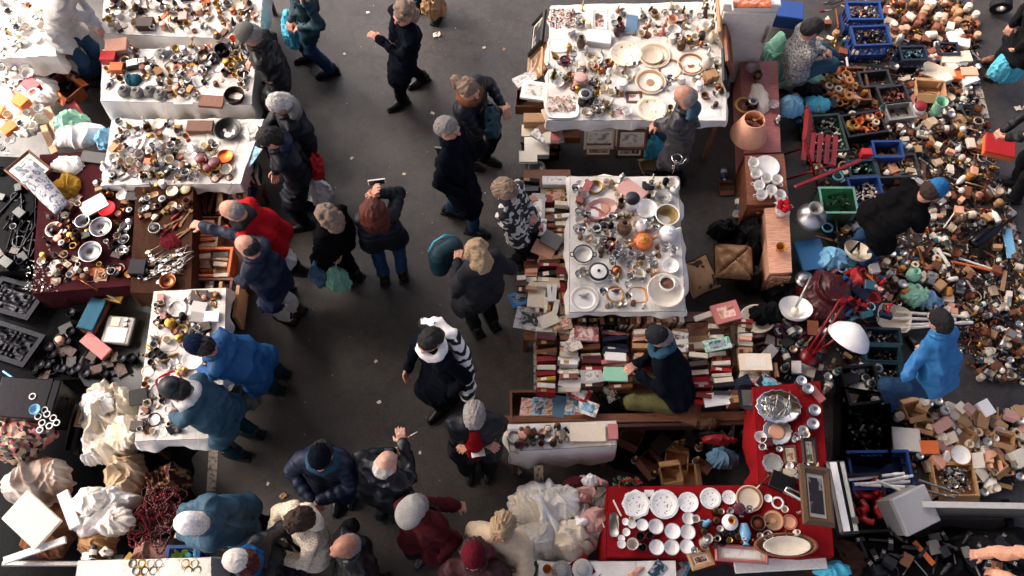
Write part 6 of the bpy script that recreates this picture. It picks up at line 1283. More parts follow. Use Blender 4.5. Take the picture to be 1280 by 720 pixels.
for x, y, w, m in ((870, 398, 26, 'brown leather'), (872, 408, 28, 'chestnut leather'), (872, 416, 28, 'brown leather'), (873, 424, 28, 'tan paper'), (874, 432, 28, 'cream paper')): flatbook(x, y, Z, w, 4, m, 'bk', None, .3, .3)
FB = lambda x, y, w, r, m, m2=None, dd=.7, hh=.12, z=.6, lb=None, lm_=None: item('book', x, y, z, w, m, m2, r, 'bk', lb, lm_, hh=hh, dd=dd)
FB(693, 226, 30, 0, 'white paper', 'offwhite print', .4, .3, .55, 'white slip case lying at the back of the books', 'the white slipcase'); FB(694, 242, 24, 0, 'mustard print', 'orange print', .7, .15, .55, 'yellow picture book below the white slip case', 'the yellow book'); FB(673, 258, 46, 88, 'lightgrey paper', 'pale print', .36, .1, .58, 'long grey picture folder beside the leaning woman', 'the grey folder'); FB(674, 282, 24, 86, 'white print', 'red print', .75, .12, .6, 'white book with red flowers below the grey folder', 'the flower book'); FB(657, 291, 28, 85, 'orange print', None, .7, .2, .45, 'orange box file by the leaning woman legs', 'the orange file'); FB(664, 314, 22, 88, 'maroon leather', None, .5, .2, .45)
FB(690, 298, 26, -32, 'midgrey leather', None, .75, .14, .63, 'grey book askew on the middle book pile', 'the grey book'); FB(680, 309, 28, -25, 'peach paper', None, .7, .1, .6); FB(706, 312, 22, 80, 'tan print', None, .7, .15, .58); FB(719, 343, 22, 30, 'darkgrey leather', None, .7, .12, .62, 'dark grey book beside the lidded enamel pot'); FB(648, 372, 22, 20, 'brightblue gloss', 'blue print', .85, .12, .5, 'bright blue book at the corner of the piles', 'the blue book'); FB(662, 396, 36, -12, 'lightgrey print', 'darkgrey print', .8, .06, .5, 'big grey photo book at the corner of the piles', 'the photo book'); FB(686, 398, 24, 25, 'ivory paper', None, .7, .1, .62, 'ivory book askew above the red rows', 'the ivory book'); FB(702, 402, 26, 10, 'tan print', 'peach print', .7, .08, .6); FB(671, 366, 34, 85, 'cream paper', None, .65, .1, .55)
FB(733, 416, 30, -3, 'rose print', 'pink print', .62, .2, .6, 'pink covered book lying on the rows', 'the pink book'); FB(716, 430, 22, 20, 'cream print', None, .7, .1, .62); FB(718, 418, 18, 70, 'paper print', None, .6, .1, .6); FB(770, 444, 26, -4, 'white paper', None, .4, .1, .62, 'narrow white book on the dark rows', 'the white book'); FB(740, 468, 27, 10, 'lightgrey paper', 'pale print', .72, .08, .58, 'pale grey book lying before the red rows', 'the pale book'); FB(713, 475, 28, -14, 'white paper', None, .6, .05, .55); FB(762, 488, 26, -62, 'charcoal print', 'cream print', .6, .08, .45, 'open dark picture book beside the seller boots', 'the dark album'); FB(725, 489, 28, -28, 'brightred print', 'white print', .7, .05, .5, 'red and white magazine lying above the bench', 'the red magazine'); FB(735, 508, 26, -20, 'white print', 'skyblue print', .7, .05, .5); FB(770, 466, 30, -2, 'mint paper', None, .6, .12, .58)
FB(909, 388, 34, 15, 'rose paper', 'peach print', .75, .12, .6, 'pale framed pink picture book at the back', 'the pink album'); FB(907, 404, 20, 15, 'brown leather', None, .6, .2, .55); FB(914, 413, 20, 5, 'tan leather', None, .5, .25, .5); FB(885, 391, 34, 20, 'cream paper', None, .2, .1, .55); FB(898, 428, 34, 12, 'mint print', 'teal print', .45, .08, .62, 'pale green picture book near the seller elbow', 'the green book'); FB(946, 450, 40, 0, 'cream paper', 'paper paper', .55, .1, .6, 'cream folded paper cover at the end of the books', 'the cream cover'); FB(934, 470, 26, 70, 'ivory print', None, .7, .1, .55); FB(950, 473, 28, 60, 'cream print', None, .7, .08, .55); FB(964, 478, 30, -36, 'navy print', 'cyan print', .6, .06, .6, 'blue and red magazine near the silver tray', 'the blue magazine'); FB(950, 484, 22, -30, 'brightred print', 'white print', .7, .05, .57)
FB(925, 478, 30, 24, 'navy leather', None, .45, .15, .55); FB(900, 496, 38, 8, 'white paper', None, .45, .06, .55, 'wide white book at the bench end', 'the wide book'); FB(850, 425, 26, 80, 'pale print', 'olive print', .8, .08, .6); FB(760, 402, 26, 0, 'black leather', None, .3, .2, .55)
fill('bx', [(648, 95), (690, 100), (700, 195), (655, 200)], .42, 7, [(1, 'book', (18, 28), ['cream paper', 'rust leather', 'brown leather', 'paper paper', 'white print'], dict(hh=(.12, .2), dd=(.6, .7)))], 14, 88, .05, f=.6)
# magazine bench and the draped table below it
area('mg', 'on the magazine bench')
thing('long_bench', [('seat_board', mk(bx(2.35, .085, .05, (0, 0, .40), .006), mat('brown', 'wood'), False)), ('back_board', mk(bx(2.33, .03, .12, (0, -.07, .33)), mat('darkbrown', 'wood'), False))] + [('leg', mk(bx(.06, .08, .398, (x, 0, 0)), mat('brown', 'wood'), False)) for x in (-1.1, 0, 1.1)], 785, 522, .45, 1.2, 'long brown wooden bench board below the books', 'bench').location.z = 0
opencrate(686, 507, .3, 96, 36, .16, 'brown wood', 'brown tray of magazines at the bench end', a='mg', lm='the brown tray')
for x, y, w, r, m, m2 in ((659, 509, 27, 82, 'pink print', 'peach print'), (674, 508, 27, 86, 'skyblue print', 'slateblue print'), (686, 509, 26, 84, 'pale print', 'tan print'), (698, 506, 28, 80, 'steelblue matte', None), (712, 506, 24, 75, 'skyblue print', 'white print'), (724, 512, 22, 65, 'white print', 'brightred print'), (733, 505, 24, -30, 'cyan print', 'white print')): item('book', x, y, .44, w, m, m2, r, 'mg', hh=.05, dd=.62)
area('dt', 'on the draped lower table')
q = [(636, 531), (768, 527), (768, 556), (640, 564)]; table(q, .72, 'narrow table under a white cloth below the magazine bench'); cloth(q, .72, .35, 'white cloth hanging from the narrow table below the bench', 'white fabric', 47)
item('box', 735, 539, .73, 44, 'beige print', 'cream paper', a='dt', label='flat beige box on the draped lower table', lm='the beige box', dd=.5, hh=.12); item('plank', 742, 552, .73, 46, 'cream wood', a='dt', label='cream wooden strip at the edge of the lower table', dd=.1); item('box', 766, 540, .73, 12, 'rose leather', a='dt', label='rose leather purse at the end of the lower table', dd=1.6)
item('ring', 642, 545, .73, 18, 'silver metal', a='dt', label='silver chain loop at the end of the lower table', lm='the silver loop'); item('jar', 653, 546, .73, 11, 'peach plastic', a='dt', label='peach ball jar beside the silver loop'); item('jar', 649, 557, .73, 12, 'maroon glaze', a='dt', label='maroon jar beside the silver loop')
fill('dt', [(648, 535), (715, 532), (712, 553), (650, 558)], .728, 26, TRINK, 7, 48, f=.75)
chair_p = [('seat', mk(bx(.4, .4, .035, (0, 0, .42), .01), mat('brown', 'wood'), False))] + [('leg', mk(bx(.035, .035, .418, (x, y, 0)), mat('darkbrown', 'wood'), False)) for x in (-.17, .17) for y in (-.17, .17)]
thing('wooden_stool', chair_p, 850, 500, .42, 250, 'brown wooden stool under the seated seller in navy', 'stool').location.z = 0
heap(905, 545, .12, 62, 40, .4, 'black nylon', 'black plastic sack behind the red table', 71, 'plastic_sack', 'sack'); heap(885, 528, .4, 34, 16, .1, 'bronze fur', 'brown fur collar on the black sack', 72, 'fur_collar', 'fur'); heap(900, 548, .5, 40, 14, .1, 'red nylon', 'crumpled red bag on the black sack', 73, 'red_bag', 'bag'); heap(905, 572, .3, 44, 28, .14, 'steelblue fabric', 'blue cloth lying below the crumpled red bag', 74)
heap(820, 565, .0, 150, 60, .1, 'black fabric', 'black sheet standing for table shade in the gap before the red table', 75, 'ground_sheet', 'sheet')  # black sheet added on bare ground in place of the tables' shadow

area('vd', 'in the recess behind the red table'); LMS['vd'].append((905, 560, 'the black sack'))
fill('vd', [(785, 546), (880, 546), (880, 596), (785, 596)], .08, 14, [(2, 'carton', (22, 32), ['card matte', 'brown wood', 'tan paper'], dict(hh=(.4, .6), dd=(.6, .8))), (2, 'box', (16, 26), ['chestnut wood', 'brown leather', 'darkgrey plastic'], dict(hh=(.4, .6))), (1, 'bottle', (8, 10), ['darkgreen glass', 'brown glass'])], 14, 89, .04, f=.7)

# ------------------------------------------------------------------ dressers, cabinet and chairs
area('dr', 'on the dressers')
def dresser(q, z, label, m, drawers=2):
    c = quad_world(q, z); ce = sum(c) / 4; o = raw_obj('dresser', None); o.location = (ce[0], ce[1], 0); loc = [(p[0] - ce[0], p[1] - ce[1]) for p in c]; loc = loc[::-1] if area2(loc) < 0 else loc; M_ = mat(*m.split()); NTHING[0] += 1
    raw_obj('carcass', mk(prism([(x * .95, y * .97) for x, y in loc], .0, z - .032), M_, False), o); raw_obj('top', mk(prism(loc, z - .03, z), M_, False), o)
    w = abs(c[2][0] - c[3][0]) * .86; fy = min(p[1] for p in loc) * .97
    for i in range(drawers):
        h = (z - .12) / drawers; d_ = raw_obj('drawer', mk(bx(w, .016, h * .88, (0, fy - .01, .06 + i * h)), M_, False), o)
        for s in (-1, 1): raw_obj('knob', mk(xf(lathe([(.012, 0), (.022, .02), (0, .03)], 10), loc=(s * w * .25, fy - .018, .06 + (i + .45) * h), rot=(pi / 2, 0, 0)), mat('brass', 'metal')), d_)
    tag(o, label, 'dresser'); return o
dresser([(925, 78), (972, 76), (976, 190), (930, 192)], .42, 'low reddish wooden dresser holding crystal and a lampshade', 'rose wood', 3); dresser([(931, 194), (980, 192), (986, 254), (934, 256)], .44, 'low brown dresser with white cups and a round plate', 'chestnut wood', 3); dresser([(956, 260), (986, 259), (990, 340), (962, 342)], .42, 'low pale pink dresser with red flowers on top', 'peach wood', 3)
G = lambda kd, x, y, w, m, lb=None, lm_=None, m2=None, **k: item(kd, x, y, .445, w, m, m2, a='dr', label=lb, lm=lm_, **k)
G('plate', 960, 205, 32, 'white glaze', 'round white plate behind the white cups', 'the white plate')
for x, y in ((944, 219), (957, 225), (970, 227), (948, 234), (963, 240), (951, 246), (941, 206), (974, 246)): G('cup', x, y, 14, 'white glaze', rot=x * 7)
LMS['dr'].append((956, 236, 'the white cups'))
G('bowl', 941, 86, 17, 'white glass', 'cut glass bowl on the reddish dresser', 'the glass bowl'); G('vase', 946, 96, 12, 'bronze metal', 'bronze vase beside the cut glass bowl', v=2); heap(951, 122, .425, 26, 44, .08, 'pale fabric', 'pale grey cloth folded on the reddish dresser', 76); G('ring', 932, 128, 26, 'brass metal', 'thin brass hoop beside the peach lampshade', hs=.4); G('camera_body', 940, 130, 15, 'black plastic', 'black camera behind the peach lampshade', rot=-30); G('bowl', 967, 131, 14, 'white glass', 'clear glass dish beside the pale grey cloth'); G('figurine', 972, 150, 12, 'white glaze', 'white figurine beside the peach lampshade', v=3)
G('lampshade', 938, 162, 46, 'peach fabric', 'big peach lampshade on the reddish dresser', 'the peach lampshade', rot=20)
fl = [('pot', mk(lathe([(0, 0), (.05, 0), (.07, .1), (.06, .1), (.045, .02), (0, .02)], 14), mat('offwhite', 'glaze')))] + [('flower', mk(xf(lathe([(0, -.03), (.03, -.01), (.035, .01), (.015, .03), (0, .02)], 9, lambda a, r, z: .2 * cos(5 * a)), loc=(.04 * cos(i * 2.4), .04 * sin(i * 2.4), .14 + .02 * (i % 2))), mat('brightred', 'fabric'))) for i in range(6)] + [('leaf', mk(grid(3, 4, lambda u, v, i=i: ((.03 + .07 * v) * cos(i * 1.3) - (u - .5) * .05 * sin(v * 3.1) * sin(i * 1.3), (.03 + .07 * v) * sin(i * 1.3) + (u - .5) * .05 * sin(v * 3.1) * cos(i * 1.3), .12 + .03 * sin(v * 3))), mat('lightgrey', 'fabric'))) for i in range(5)]
thing('flower_pot', fl, 975, 267, .43, 0, 'small pot of red flowers on the pale pink dresser', 'flowers'); G('cup', 975, 311, 13, 'amber glaze', 'amber coloured cup on the pale pink dresser')
cab_y = P(940, 6, 1.25); cw_ = D(940, 6, 1.25, 70)
cab = [('body', mk(bx(cw_, .6, 1.2, (0, .3, .03), .01), mat('offwhite', 'plastic'), False)), ('door', mk(bx(cw_ * .94, .03, 1.1, (0, -.017, .06), .01), mat('offwhite', 'plastic'), False), [('handle', mk(bx(.025, .03, .25, (cw_ * .4, -.05, .75), .008), mat('lightgrey', 'metal'), False))]), ('top', mk(bx(cw_ + .02, .62, .03, (0, .3, 1.232), .008), mat('white', 'plastic'), False))] + [('vent', mk(bx(.008, .03, .05, (-cw_ / 2 - .003, .1 + .12 * (i % 4), .5 + .1 * (i // 4))), mat('charcoal', 'matte'), False)) for i in range(24)]
o = put('white_cabinet', cab, (cab_y.x, cab_y.y, 0), rad(-1.5), 1, 'tall white cabinet beside the plate table and leaning pictures', 'cabinet')
item('box', 940, -2, 1.27, 46, 'white paper', 'orange print', a='dr', label='white box with orange print on the white cabinet', dd=.5, hh=.2)
# folding chair in red metal
def red_chair(px, py, rot, label, s=1.0):
    m = mat('red', 'gloss'); t = lambda *p: mk(tube(p, .012, 8), m, True)
    ps = [('leg', t((x, -.2, 0), (x, .2, .85))) for x in (-.2, .2)] + [('leg', t((x, .22, 0), (x, -.2, .47))) for x in (-.17, .17)] + [('rail', t((-.2, .2 - .02, .81), (.2, .2 - .02, .81)))] + [('slat', mk(bx(.36, .05, .014, (0, -.2 + i * .075, .46), .003), m, False)) for i in range(5)] + [('back_slat', mk(xf(bx(.38, .014, .06), loc=(0, .13 + i * .035, .64 + i * .075), rot=(.45, 0, 0)), m, False)) for i in range(3)]
    o = thing('folding_chair', ps, px, py, 0, rot, label, 'chair', sc=s); return o
red_chair(1002, 215, 78, 'red metal folding chair beside the white cups dresser')
item('plank', 1042, 205, .62, 96, 'red gloss', a='dr', label='long red metal bar resting on the folding chair', rot=24, dd=.05, hh=.04); item('box', 1081, 194, .5, 12, 'brightred plastic', a='dr', label='bright red clamp at the end of the red bar', hh=1.0)
# rush seated stool, patterned cushion
pf = pat('rush', ['tan', 'brown', 'card', 'chestnut'], 16, 'noise', .85, .5)
def puff(sg): return grid(25, 25, lambda u, v: ((2 * u - 1) * .165, (2 * v - 1) * .165, .2 + sg * (.1 * ((1 - abs(2 * u - 1) ** 4) * (1 - abs(2 * v - 1) ** 4)) ** .5 * (.55 + .45 * min(1, 6 * abs(abs(2 * u - 1) - abs(2 * v - 1)) + .0)))))
a_, b_ = puff(1), puff(-.8); thing('pouf', [('cover', mk(join(a_, (b_[0], [q[::-1] for q in b_[1]])), pf, True)), ('piping', mk(tube([(.166 * x, .166 * y, .2) for x, y in ((-1, -1), (1, -1), (1, 1), (-1, 1))], .01, 5, True), mat('darkbrown', 'fabric'), True)), ('button', mk(xf(lathe([(.02, .0), (.015, .012), (0, .015)], 10), loc=(0, 0, .262)), mat('darkbrown', 'leather')))], 919, 324, .3, -4, 'square brown pouf with a cross seam beside the black bags', 'pouf', sc=1.12).location.z = .0
def cushion(px, py, z, w, rot, m, label):
    s = D(px, py, z, w) / 2; f = lambda sg: grid(13, 13, lambda u, v: ((2 * u - 1) * s * (1 - .07 * (1 - abs(2 * v - 1) ** 2)), (2 * v - 1) * s * (1 - .07 * (1 - abs(2 * u - 1) ** 2)), sg * .09 * ((1 - abs(2 * u - 1) ** 2.5) * (1 - abs(2 * v - 1) ** 2.5)) ** .6))
    a_ = f(1); b_ = f(-1); thing('cushion', [('cover', mk(join(a_, (b_[0], [q[::-1] for q in b_[1]])), m, True)), ('piping', mk(tube([(s * x, s * y, 0) for x, y in ((-1, -1), (0, -.93), (1, -1), (.93, 0), (1, 1), (0, .93), (-1, 1), (-.93, 0))], .008, 5, True), mat('darkbrown', 'fabric'), True))], px, py, z, rot, label, 'cushion', tilt=(.25, .15))
cushion(874, 346, .22, 46, 28, pat('leaf_print', ['tan', 'card', 'tan', 'darkbrown'], 9, 'noise', .9, 0, [0, .45, .56, .6]), 'tan cushion with dark leaf pattern beside the pouf')
for i, (x, y, w, d, h, lb) in enumerate(((938, 300, 34, 62, .3, 'big black bin bag beside the pale pink dresser'), (905, 285, 40, 26, .2, 'black plastic bag behind the square pouf'), (938, 348, 30, 34, .25, 'black holdall below the big black bin bag'), (980, 366, 46, 26, .2, 'black sack in front of the pale pink dresser'))): heap(x, y, .0, w, d, h, 'black nylon', lb, 80 + i, 'plastic_bag', 'bag', rough=1.3)
area('fl', 'on the floor by the dressers'); LMS['fl'].append((905, 220, 'the blue bottle'))
item('bottle', 904, 212, .0, 8, 'royalblue plastic', 'white plastic', a='fl', label='blue plastic bottle on the floor by the dressers', hs=.8, lie=True); item('bottle', 922, 248, 0, 9, 'blue glass', a='fl', lie=True); item('cup', 920, 269, 0, 10, 'white paper', a='fl', label='white paper cup on the floor by the black bags'); item('carton', 908, 233, 0, 18, 'brown leather', a='fl', label='small brown open pouch on the floor', hh=.3); item('box', 913, 30, 0, 10, 'charcoal plastic', a='fl')
# big jar lamp, enamel lids, lamps
item('vase', 1012, 274, .25, 36, 'grey glaze', 'lightgrey metal', a='fl', label='big round grey demijohn beside the red flowers', v=2, hs=.85); item('box', 1015, 318, .15, 34, 'brightblue plastic', a='fl', label='bright blue box below the grey demijohn', rot=10, dd=1.2, hh=.25)
def desk_lamp(px, py, z, w, m, arm, label, tl, to):
    s = D(px, py, z, w); p = P(px, py, z); t = P(*to) - p
    put('desk_lamp', [('shade', mk(xf(lathe([(.5, 0), (.5, .015), (.42, .18), (.2, .34), (.08, .4), (0, .4), (0, .38), (.18, .31), (.4, .15), (.485, 0)], 28), rot=tl, sc=s), mat(*m.split()))), ('bulb', mk(xf(lathe([(0, .05), (.1, .08), (.13, .18), (.06, .3)], 12), rot=tl, sc=s), mat('ivory', 'glaze'))), ('arm', mk(tube([(0, 0, .0), (t.x * .5, t.y * .5, .12), tuple(t)], .012, 6), mat(*arm.split()), True)), ('base', mk(xf(lathe([(0, 0), (.09, 0), (.09, .02), (.02, .035), (0, .035)], 18), loc=tuple(t)), mat(*arm.split())))], p, 0, 1, label, 'lamp')
desk_lamp(995, 384, .75, 42, 'white gloss', 'lightgrey metal', 'white enamel lamp with its bowl turned upwards', (rad(158), 0, 0), (1005, 350, .3)); desk_lamp(1073, 312, .45, 36, 'cream gloss', 'charcoal metal', 'cream lamp shade lying beside the denim knees', (rad(160), rad(15), 0), (1050, 330, .1)); desk_lamp(1060, 424, .6, 56, 'white gloss', 'red gloss', 'big white lamp shade on a red folding arm', (rad(-30), rad(25), 0), (1012, 446, .3))
red_arm = [('bar', mk(tube([(0, 0, 0), (.28, .42, .25)], .014, 6), mat('red', 'gloss'), True)), ('bar', mk(tube([(.04, -.03, 0), (.32, .39, .25)], .014, 6), mat('red', 'gloss'), True)), ('joint', mk(xf(lathe([(0, -.03), (.03, -.03), (.03, .03), (0, .03)], 10), loc=(.3, .405, .25)), mat('red', 'gloss'), False))]
thing('lamp_arm', red_arm, 1010, 440, .35, 0, 'red folding lamp arm leaning beside the white lamp', 'lamp arm')
item('oval', 948, 396, .35, 46, 'ivory glaze', a='fl', label='oval ivory platter under black fur', dd=.85, rot=10); heap(960, 390, .4, 46, 32, .12, 'black fur', 'black fur hat on the oval ivory platter', 84, 'fur_hat', 'hat')
heap(1035, 370, .2, 70, 70, .25, 'darkred leather', 'dark red leather coat thrown beside the lamps', 85, 'leather_coat', 'coat'); heap(980, 430, .1, 80, 60, .18, 'maroon leather', 'maroon leather sack between lamp and books', 86, 'leather_sack', 'bag'); heap(1045, 320, .2, 40, 34, .16, 'skyblue nylon', 'crumpled light blue plastic bag near the demijohn', 87, 'plastic_bag', 'bag'); heap(1068, 356, .1, 76, 60, .2, pat('red_toys_fabric', ['brightred', 'red', 'orange', 'brightred', 'pale'], 14, 'voronoi', .6), 'heap of bright red clothing beside the cream lamp', 88)
crate(1000, 412, .0, 60, 50, .25, 'darkred wood', 'dark red crate behind the silver tray', rot=-8)

# ------------------------------------------------------------------ red L-shaped table
area('rd', 'on the red table')
q1 = [(762, 609), (1034, 606), (1040, 694), (760, 696)]; q2 = [(944, 486), (1024, 478), (1034, 602), (950, 603)]
table(q1, .74, 'long table under a red cloth laid with plates and cups'); cloth(q1, .74, .3, 'red cloth under the rows of white plates and cups', 'red fabric', 51, wr=.004); table(q2, .74, 'side table under a red cloth with the silver tray'); cloth(q2, .74, .3, 'red cloth under the silver tray and shell dish', 'red fabric', 52, wr=.004)
G = lambda kd, x, y, w, m, lb=None, lm_=None, m2=None, **k: item(kd, x, y, .748, w, m, m2, a='rd', label=lb, lm=lm_, **k)
grey_fl = pat('grey_flower_plate', ['white', 'white', 'white', 'midgrey', 'rose'], 12, 'noise', .25, 0, [0, .5, .6, .66, .72])
for kd, x, y, w, m, m2, v, lb, lm_ in (('plate', 796, 629, 35, grey_fl, 'white glaze', 2, 'white eight sided plate with grey flowers', 'the eight sided plate'), ('plate', 831, 629, 37, grey_fl, 'white glaze', 0, 'large round white plate with grey flowers', 'the flower plate'), ('plate', 861, 627, 26, grey_fl, None, 0, 'medium white plate next to the large flower plate', 'the medium plate'), ('plate', 889, 622, 27, grey_fl, 'white glaze', 0, 'medium white plate with purple flowers', 'the purple plate'), ('plate', 912, 621, 18, grey_fl, None, 0, 'small saucer beside the copper dish', None), ('plate', 938, 622, 34, 'cream glaze', 'copper gloss', 0, 'round dish with wide copper coloured rim', 'the copper dish'), ('plate', 968, 650, 26, 'tan glaze', 'peach glaze', 3, 'tan plate near the ornate frame', 'the tan plate'), ('plate', 988, 652, 19, 'peach glaze', 'rose glaze', 0, 'small peach saucer beside the tan plate', None)): G(kd, x, y, w, m, lb, lm_, m2, v=v)
for x, y, w in ((803, 656, 15), (820, 658, 19), (841, 664, 20), (861, 648, 16), (860, 665, 19), (821, 684, 19), (840, 684, 19), (859, 683, 18), (790, 655, 11), (783, 665, 10), (777, 680, 11), (777, 673, 9), (782, 652, 9)): G('bowl', x, y, w, 'white glaze', m2='lightgrey glaze' if w > 14 else None, hs=.6)
for x, y, w in ((790, 681, 15), (803, 685, 10), (800, 671, 11), (812, 670, 9), (790, 649, 8)): G('cup', x, y, w, ['white glaze', 'offwhite glaze', 'charcoal glaze'][int(x) % 3])
fill('rd', [(948, 545), (1020, 545), (1026, 600), (955, 600)], .75, 14, GLASSY, 8, 83, avoid=[(973, 538, 18), (967, 578, 13), (989, 567, 12), (1014, 563, 16), (978, 603, 15)], f=.8); fill('rd', [(866, 640), (1000, 636), (1000, 668), (866, 690)], .75, 24, GLASSY + TRINK[:3], 8, 84, avoid=[(882, 655, 9), (911, 654, 10), (946, 655, 9), (968, 650, 13), (988, 652, 10), (860, 665, 10)], f=.85)
G('tray', 768, 655, 30, 'silver metal', 'narrow silver tray at the end of the red table', 'the silver tray', dd=.42, rot=88); G('plank', 772, 634, 22, 'ivory plastic', 'ivory chopstick at the end of the red table', rot=-65, dd=.1); G('book', 812, 616, 12, 'white paper', dd=.7, hh=.05); G('figurine', 882, 655, 20, 'skyblue glaze', 'pale blue figure of a dancer', 'the blue dancer', v=0); G('vase', 911, 654, 20, 'amber glaze', 'round amber and white jar', 'the amber jar', 'white glaze', v=2); G('vase', 929, 655, 15, 'skyblue glaze', 'pale blue jug lying beside the brown cup', v=0, lie=True); G('cup', 946, 655, 19, 'darkbrown glaze', 'dark brown cup on a saucer', 'the brown cup', 'rust gloss'); G('jar', 922, 638, 15, 'wine glass', 'wine coloured glass jar'); G('ring', 973, 628, 16, 'white glaze', 'white china ring with red centre', 'the china ring'); G('bowl', 960, 623, 10, 'white glaze'); G('candlestick', 881, 678, 14, 'grey glaze', 'grey figure candle holder', hs=.6)
for x, y in ((894, 640), (894, 652), (879, 666), (896, 672), (905, 668), (921, 672), (914, 668)): G('jar', x, y, 9, ['bronze metal', 'brown glaze', 'charcoal glaze'][int(x) % 3])
G('basket', 985, 680, 78, 'tan weave', 'wide shallow oval basket with white lining', 'the oval basket', 'chestnut wood', hs=.4).scale.y *= .38; item('oval', 986, 681, .78, 60, 'ivory fabric', a='rd', label='ivory lining cloth in the oval basket', dd=.4); G('frame', 930, 690, 66, 'rose wood', 'long pink framed print at the table front', 'the pink print', 'pale print', rot=-4, dd=.32, bw=.06); G('frame', 877, 698, 30, 'tan wood', 'small tan framed picture at the table front', 'the tan frame', 'brown print', rot=16, dd=.72, bw=.2)
item('box', 980, 700, .6, 112, 'white paper', a='rd', label='long white cardboard box in front of the oval basket', dd=.16, hh=.1, rot=3)
G('oval', 975, 506, 56, 'silver polished', 'oval silver tray heaped with silver cutlery', 'the silver tray dish', 'lightgrey metal', dd=.78, v=1); rs = random.Random(9)
for i in range(16): item(rs.choice(('spoon', 'fork')), 974 + rs.uniform(-16, 16), 505 + rs.uniform(-9, 9), .765 + .01 * i / 8, rs.uniform(20, 28), rs.choice(SILV), rot=rs.uniform(0, 360), a='rd')
G('oval', 973, 538, 36, 'silver metal', 'scalloped silver shell dish', 'the shell dish', 'peach glaze', dd=.95, v=1); G('plate', 967, 578, 26, 'white glass', 'cut glass plate beside the two dark pictures', 'the glass plate', 'white glass', v=2); G('frame', 989, 567, 24, 'brown wood', 'small brown framed portrait', 'the portrait', 'tan print', rot=90, dd=.72, bw=.14); G('frame', 1014, 563, 38, 'darkbrown wood', 'tall dark framed landscape beside the portrait', 'the landscape', 'olive print', rot=88, dd=.5, bw=.14); G('book', 990, 590, 20, 'cream paper', dd=.5, hh=.08); G('box', 958, 553, 14, 'darkred leather', 'dark red leather purse beside the shell dish', hh=.5)
for x, y, w in ((1008, 488, 14), (1016, 515, 15), (1014, 532, 15), (1002, 540, 13), (1000, 478, 13)): G('tin', x, y, w, 'silver metal', m2='silver metal')
G('box', 1022, 492, 22, 'rose paper', 'rose coloured packet at the corner of the side table', rot=-55, dd=.4, hh=.2); G('box', 978, 603, 30, 'black plastic', 'black mixer stand beside the ornate frame', 'the black stand', rot=-25, hh=.3, dd=.7); item('vase', 980, 612, .8, 14, 'silver polished', a='rd', label='long silver mixer body lying on the black stand', lie=True, v=1, hs=1.5, rot=60)
lean(1019, 620, .95, 74, .62, 'bronze wood', 'darkbrown print', 87, (22, 0), 'ornate bronze framed still life at the end of the red table', .13)
item('tray', 938, 495, .7, 28, 'black gloss', 'silver metal', a='rd', label='black tray of silver pens beside the silver tray', dd=1.2); 
thing('keyboard_case', [('case', mk(bx(.16, .6, .14, (0, 0, 0), .02), mat('black', 'plastic'), False)), ('strip', mk(bx(.05, .56, .02, (-.03, 0, .141)), mat('white', 'plastic'), False)), ('latch', mk(bx(.04, .05, .03, (.05, -.2, .141)), mat('silver', 'metal'), False)), ('strip', mk(bx(.03, .56, .012, (.045, 0, .1405)), mat('lightgrey', 'plastic'), False))], 1047, 625, .7, 3, 'black instrument case with white keys beside the ornate frame', 'case')
item('book', 852, 712, .62, 30, 'cyan print', 'white print', 60, 'rd', 'blue and white magazine below the red table', dd=.6, hh=.05); item('box', 836, 710, .6, 24, 'red plastic', a='rd', label='red box beside the blue and white magazine', rot=35, hh=.4); litter('green_tinsel', 'green and red tinsel at the back of the red table', 'tinsel', 783, 603, .74, 34, 10, 60, .03, ['darkgreen matte', 'green matte', 'red matte'], 12)
area('wl', 'on the white table below the linen')
heap(690, 650, .35, 105, 110, .4, 'white fabric', 'white quilt heap beside the beige jacket', 91, rot=10); heap(735, 655, .4, 80, 62, .32, 'white fabric', 'white linen sack heap against the red table', 92)
for i, (x, y, w, d, m, lb) in enumerate(((660, 632, 50, 46, 'ivory fabric', 'ivory curtain on the white quilt by the beige jacket'), (700, 628, 46, 50, 'offwhite fabric', 'off-white blanket in the middle of the white quilt'), (672, 668, 48, 44, 'pale fabric', 'pale towel on the lower end of the white quilt'), (712, 668, 40, 40, 'cream fabric', 'cream shirt between the quilt and linen sack'), (744, 650, 40, 34, 'pink fabric', 'pale pink slip on the white linen sack'))): heap(x, y, .62, w, d, .11, m, lb, 170 + i)
heap(735, 612, .45, 52, 40, .25, 'pink fabric', 'pink and grey clothes on top of the white linen', 93); heap(752, 622, .5, 26, 40, .22, 'midgrey fabric', 'grey cardigan beside the pink clothes', 94); heap(718, 605, .5, 30, 24, .2, 'maroon fabric', 'maroon shirt beside the pink clothes', 95); heap(738, 600, .6, 22, 18, .12, 'white fabric', 'white knotted cloth above the pink clothes', 96)
table([(690, 615), (762, 615), (764, 690), (688, 690)], .35, 'low steel blue stand under the white linen', 'slateblue metal')
q = [(676, 704), (842, 702), (845, 775), (672, 775)]; table(q, .72, 'table under a white cloth with hats below the linen'); cloth(q, .72, .3, 'white cloth under the hats below the linen', 'white fabric', 53)
LMS['wl'].append((702, 714, 'the grey hat'))
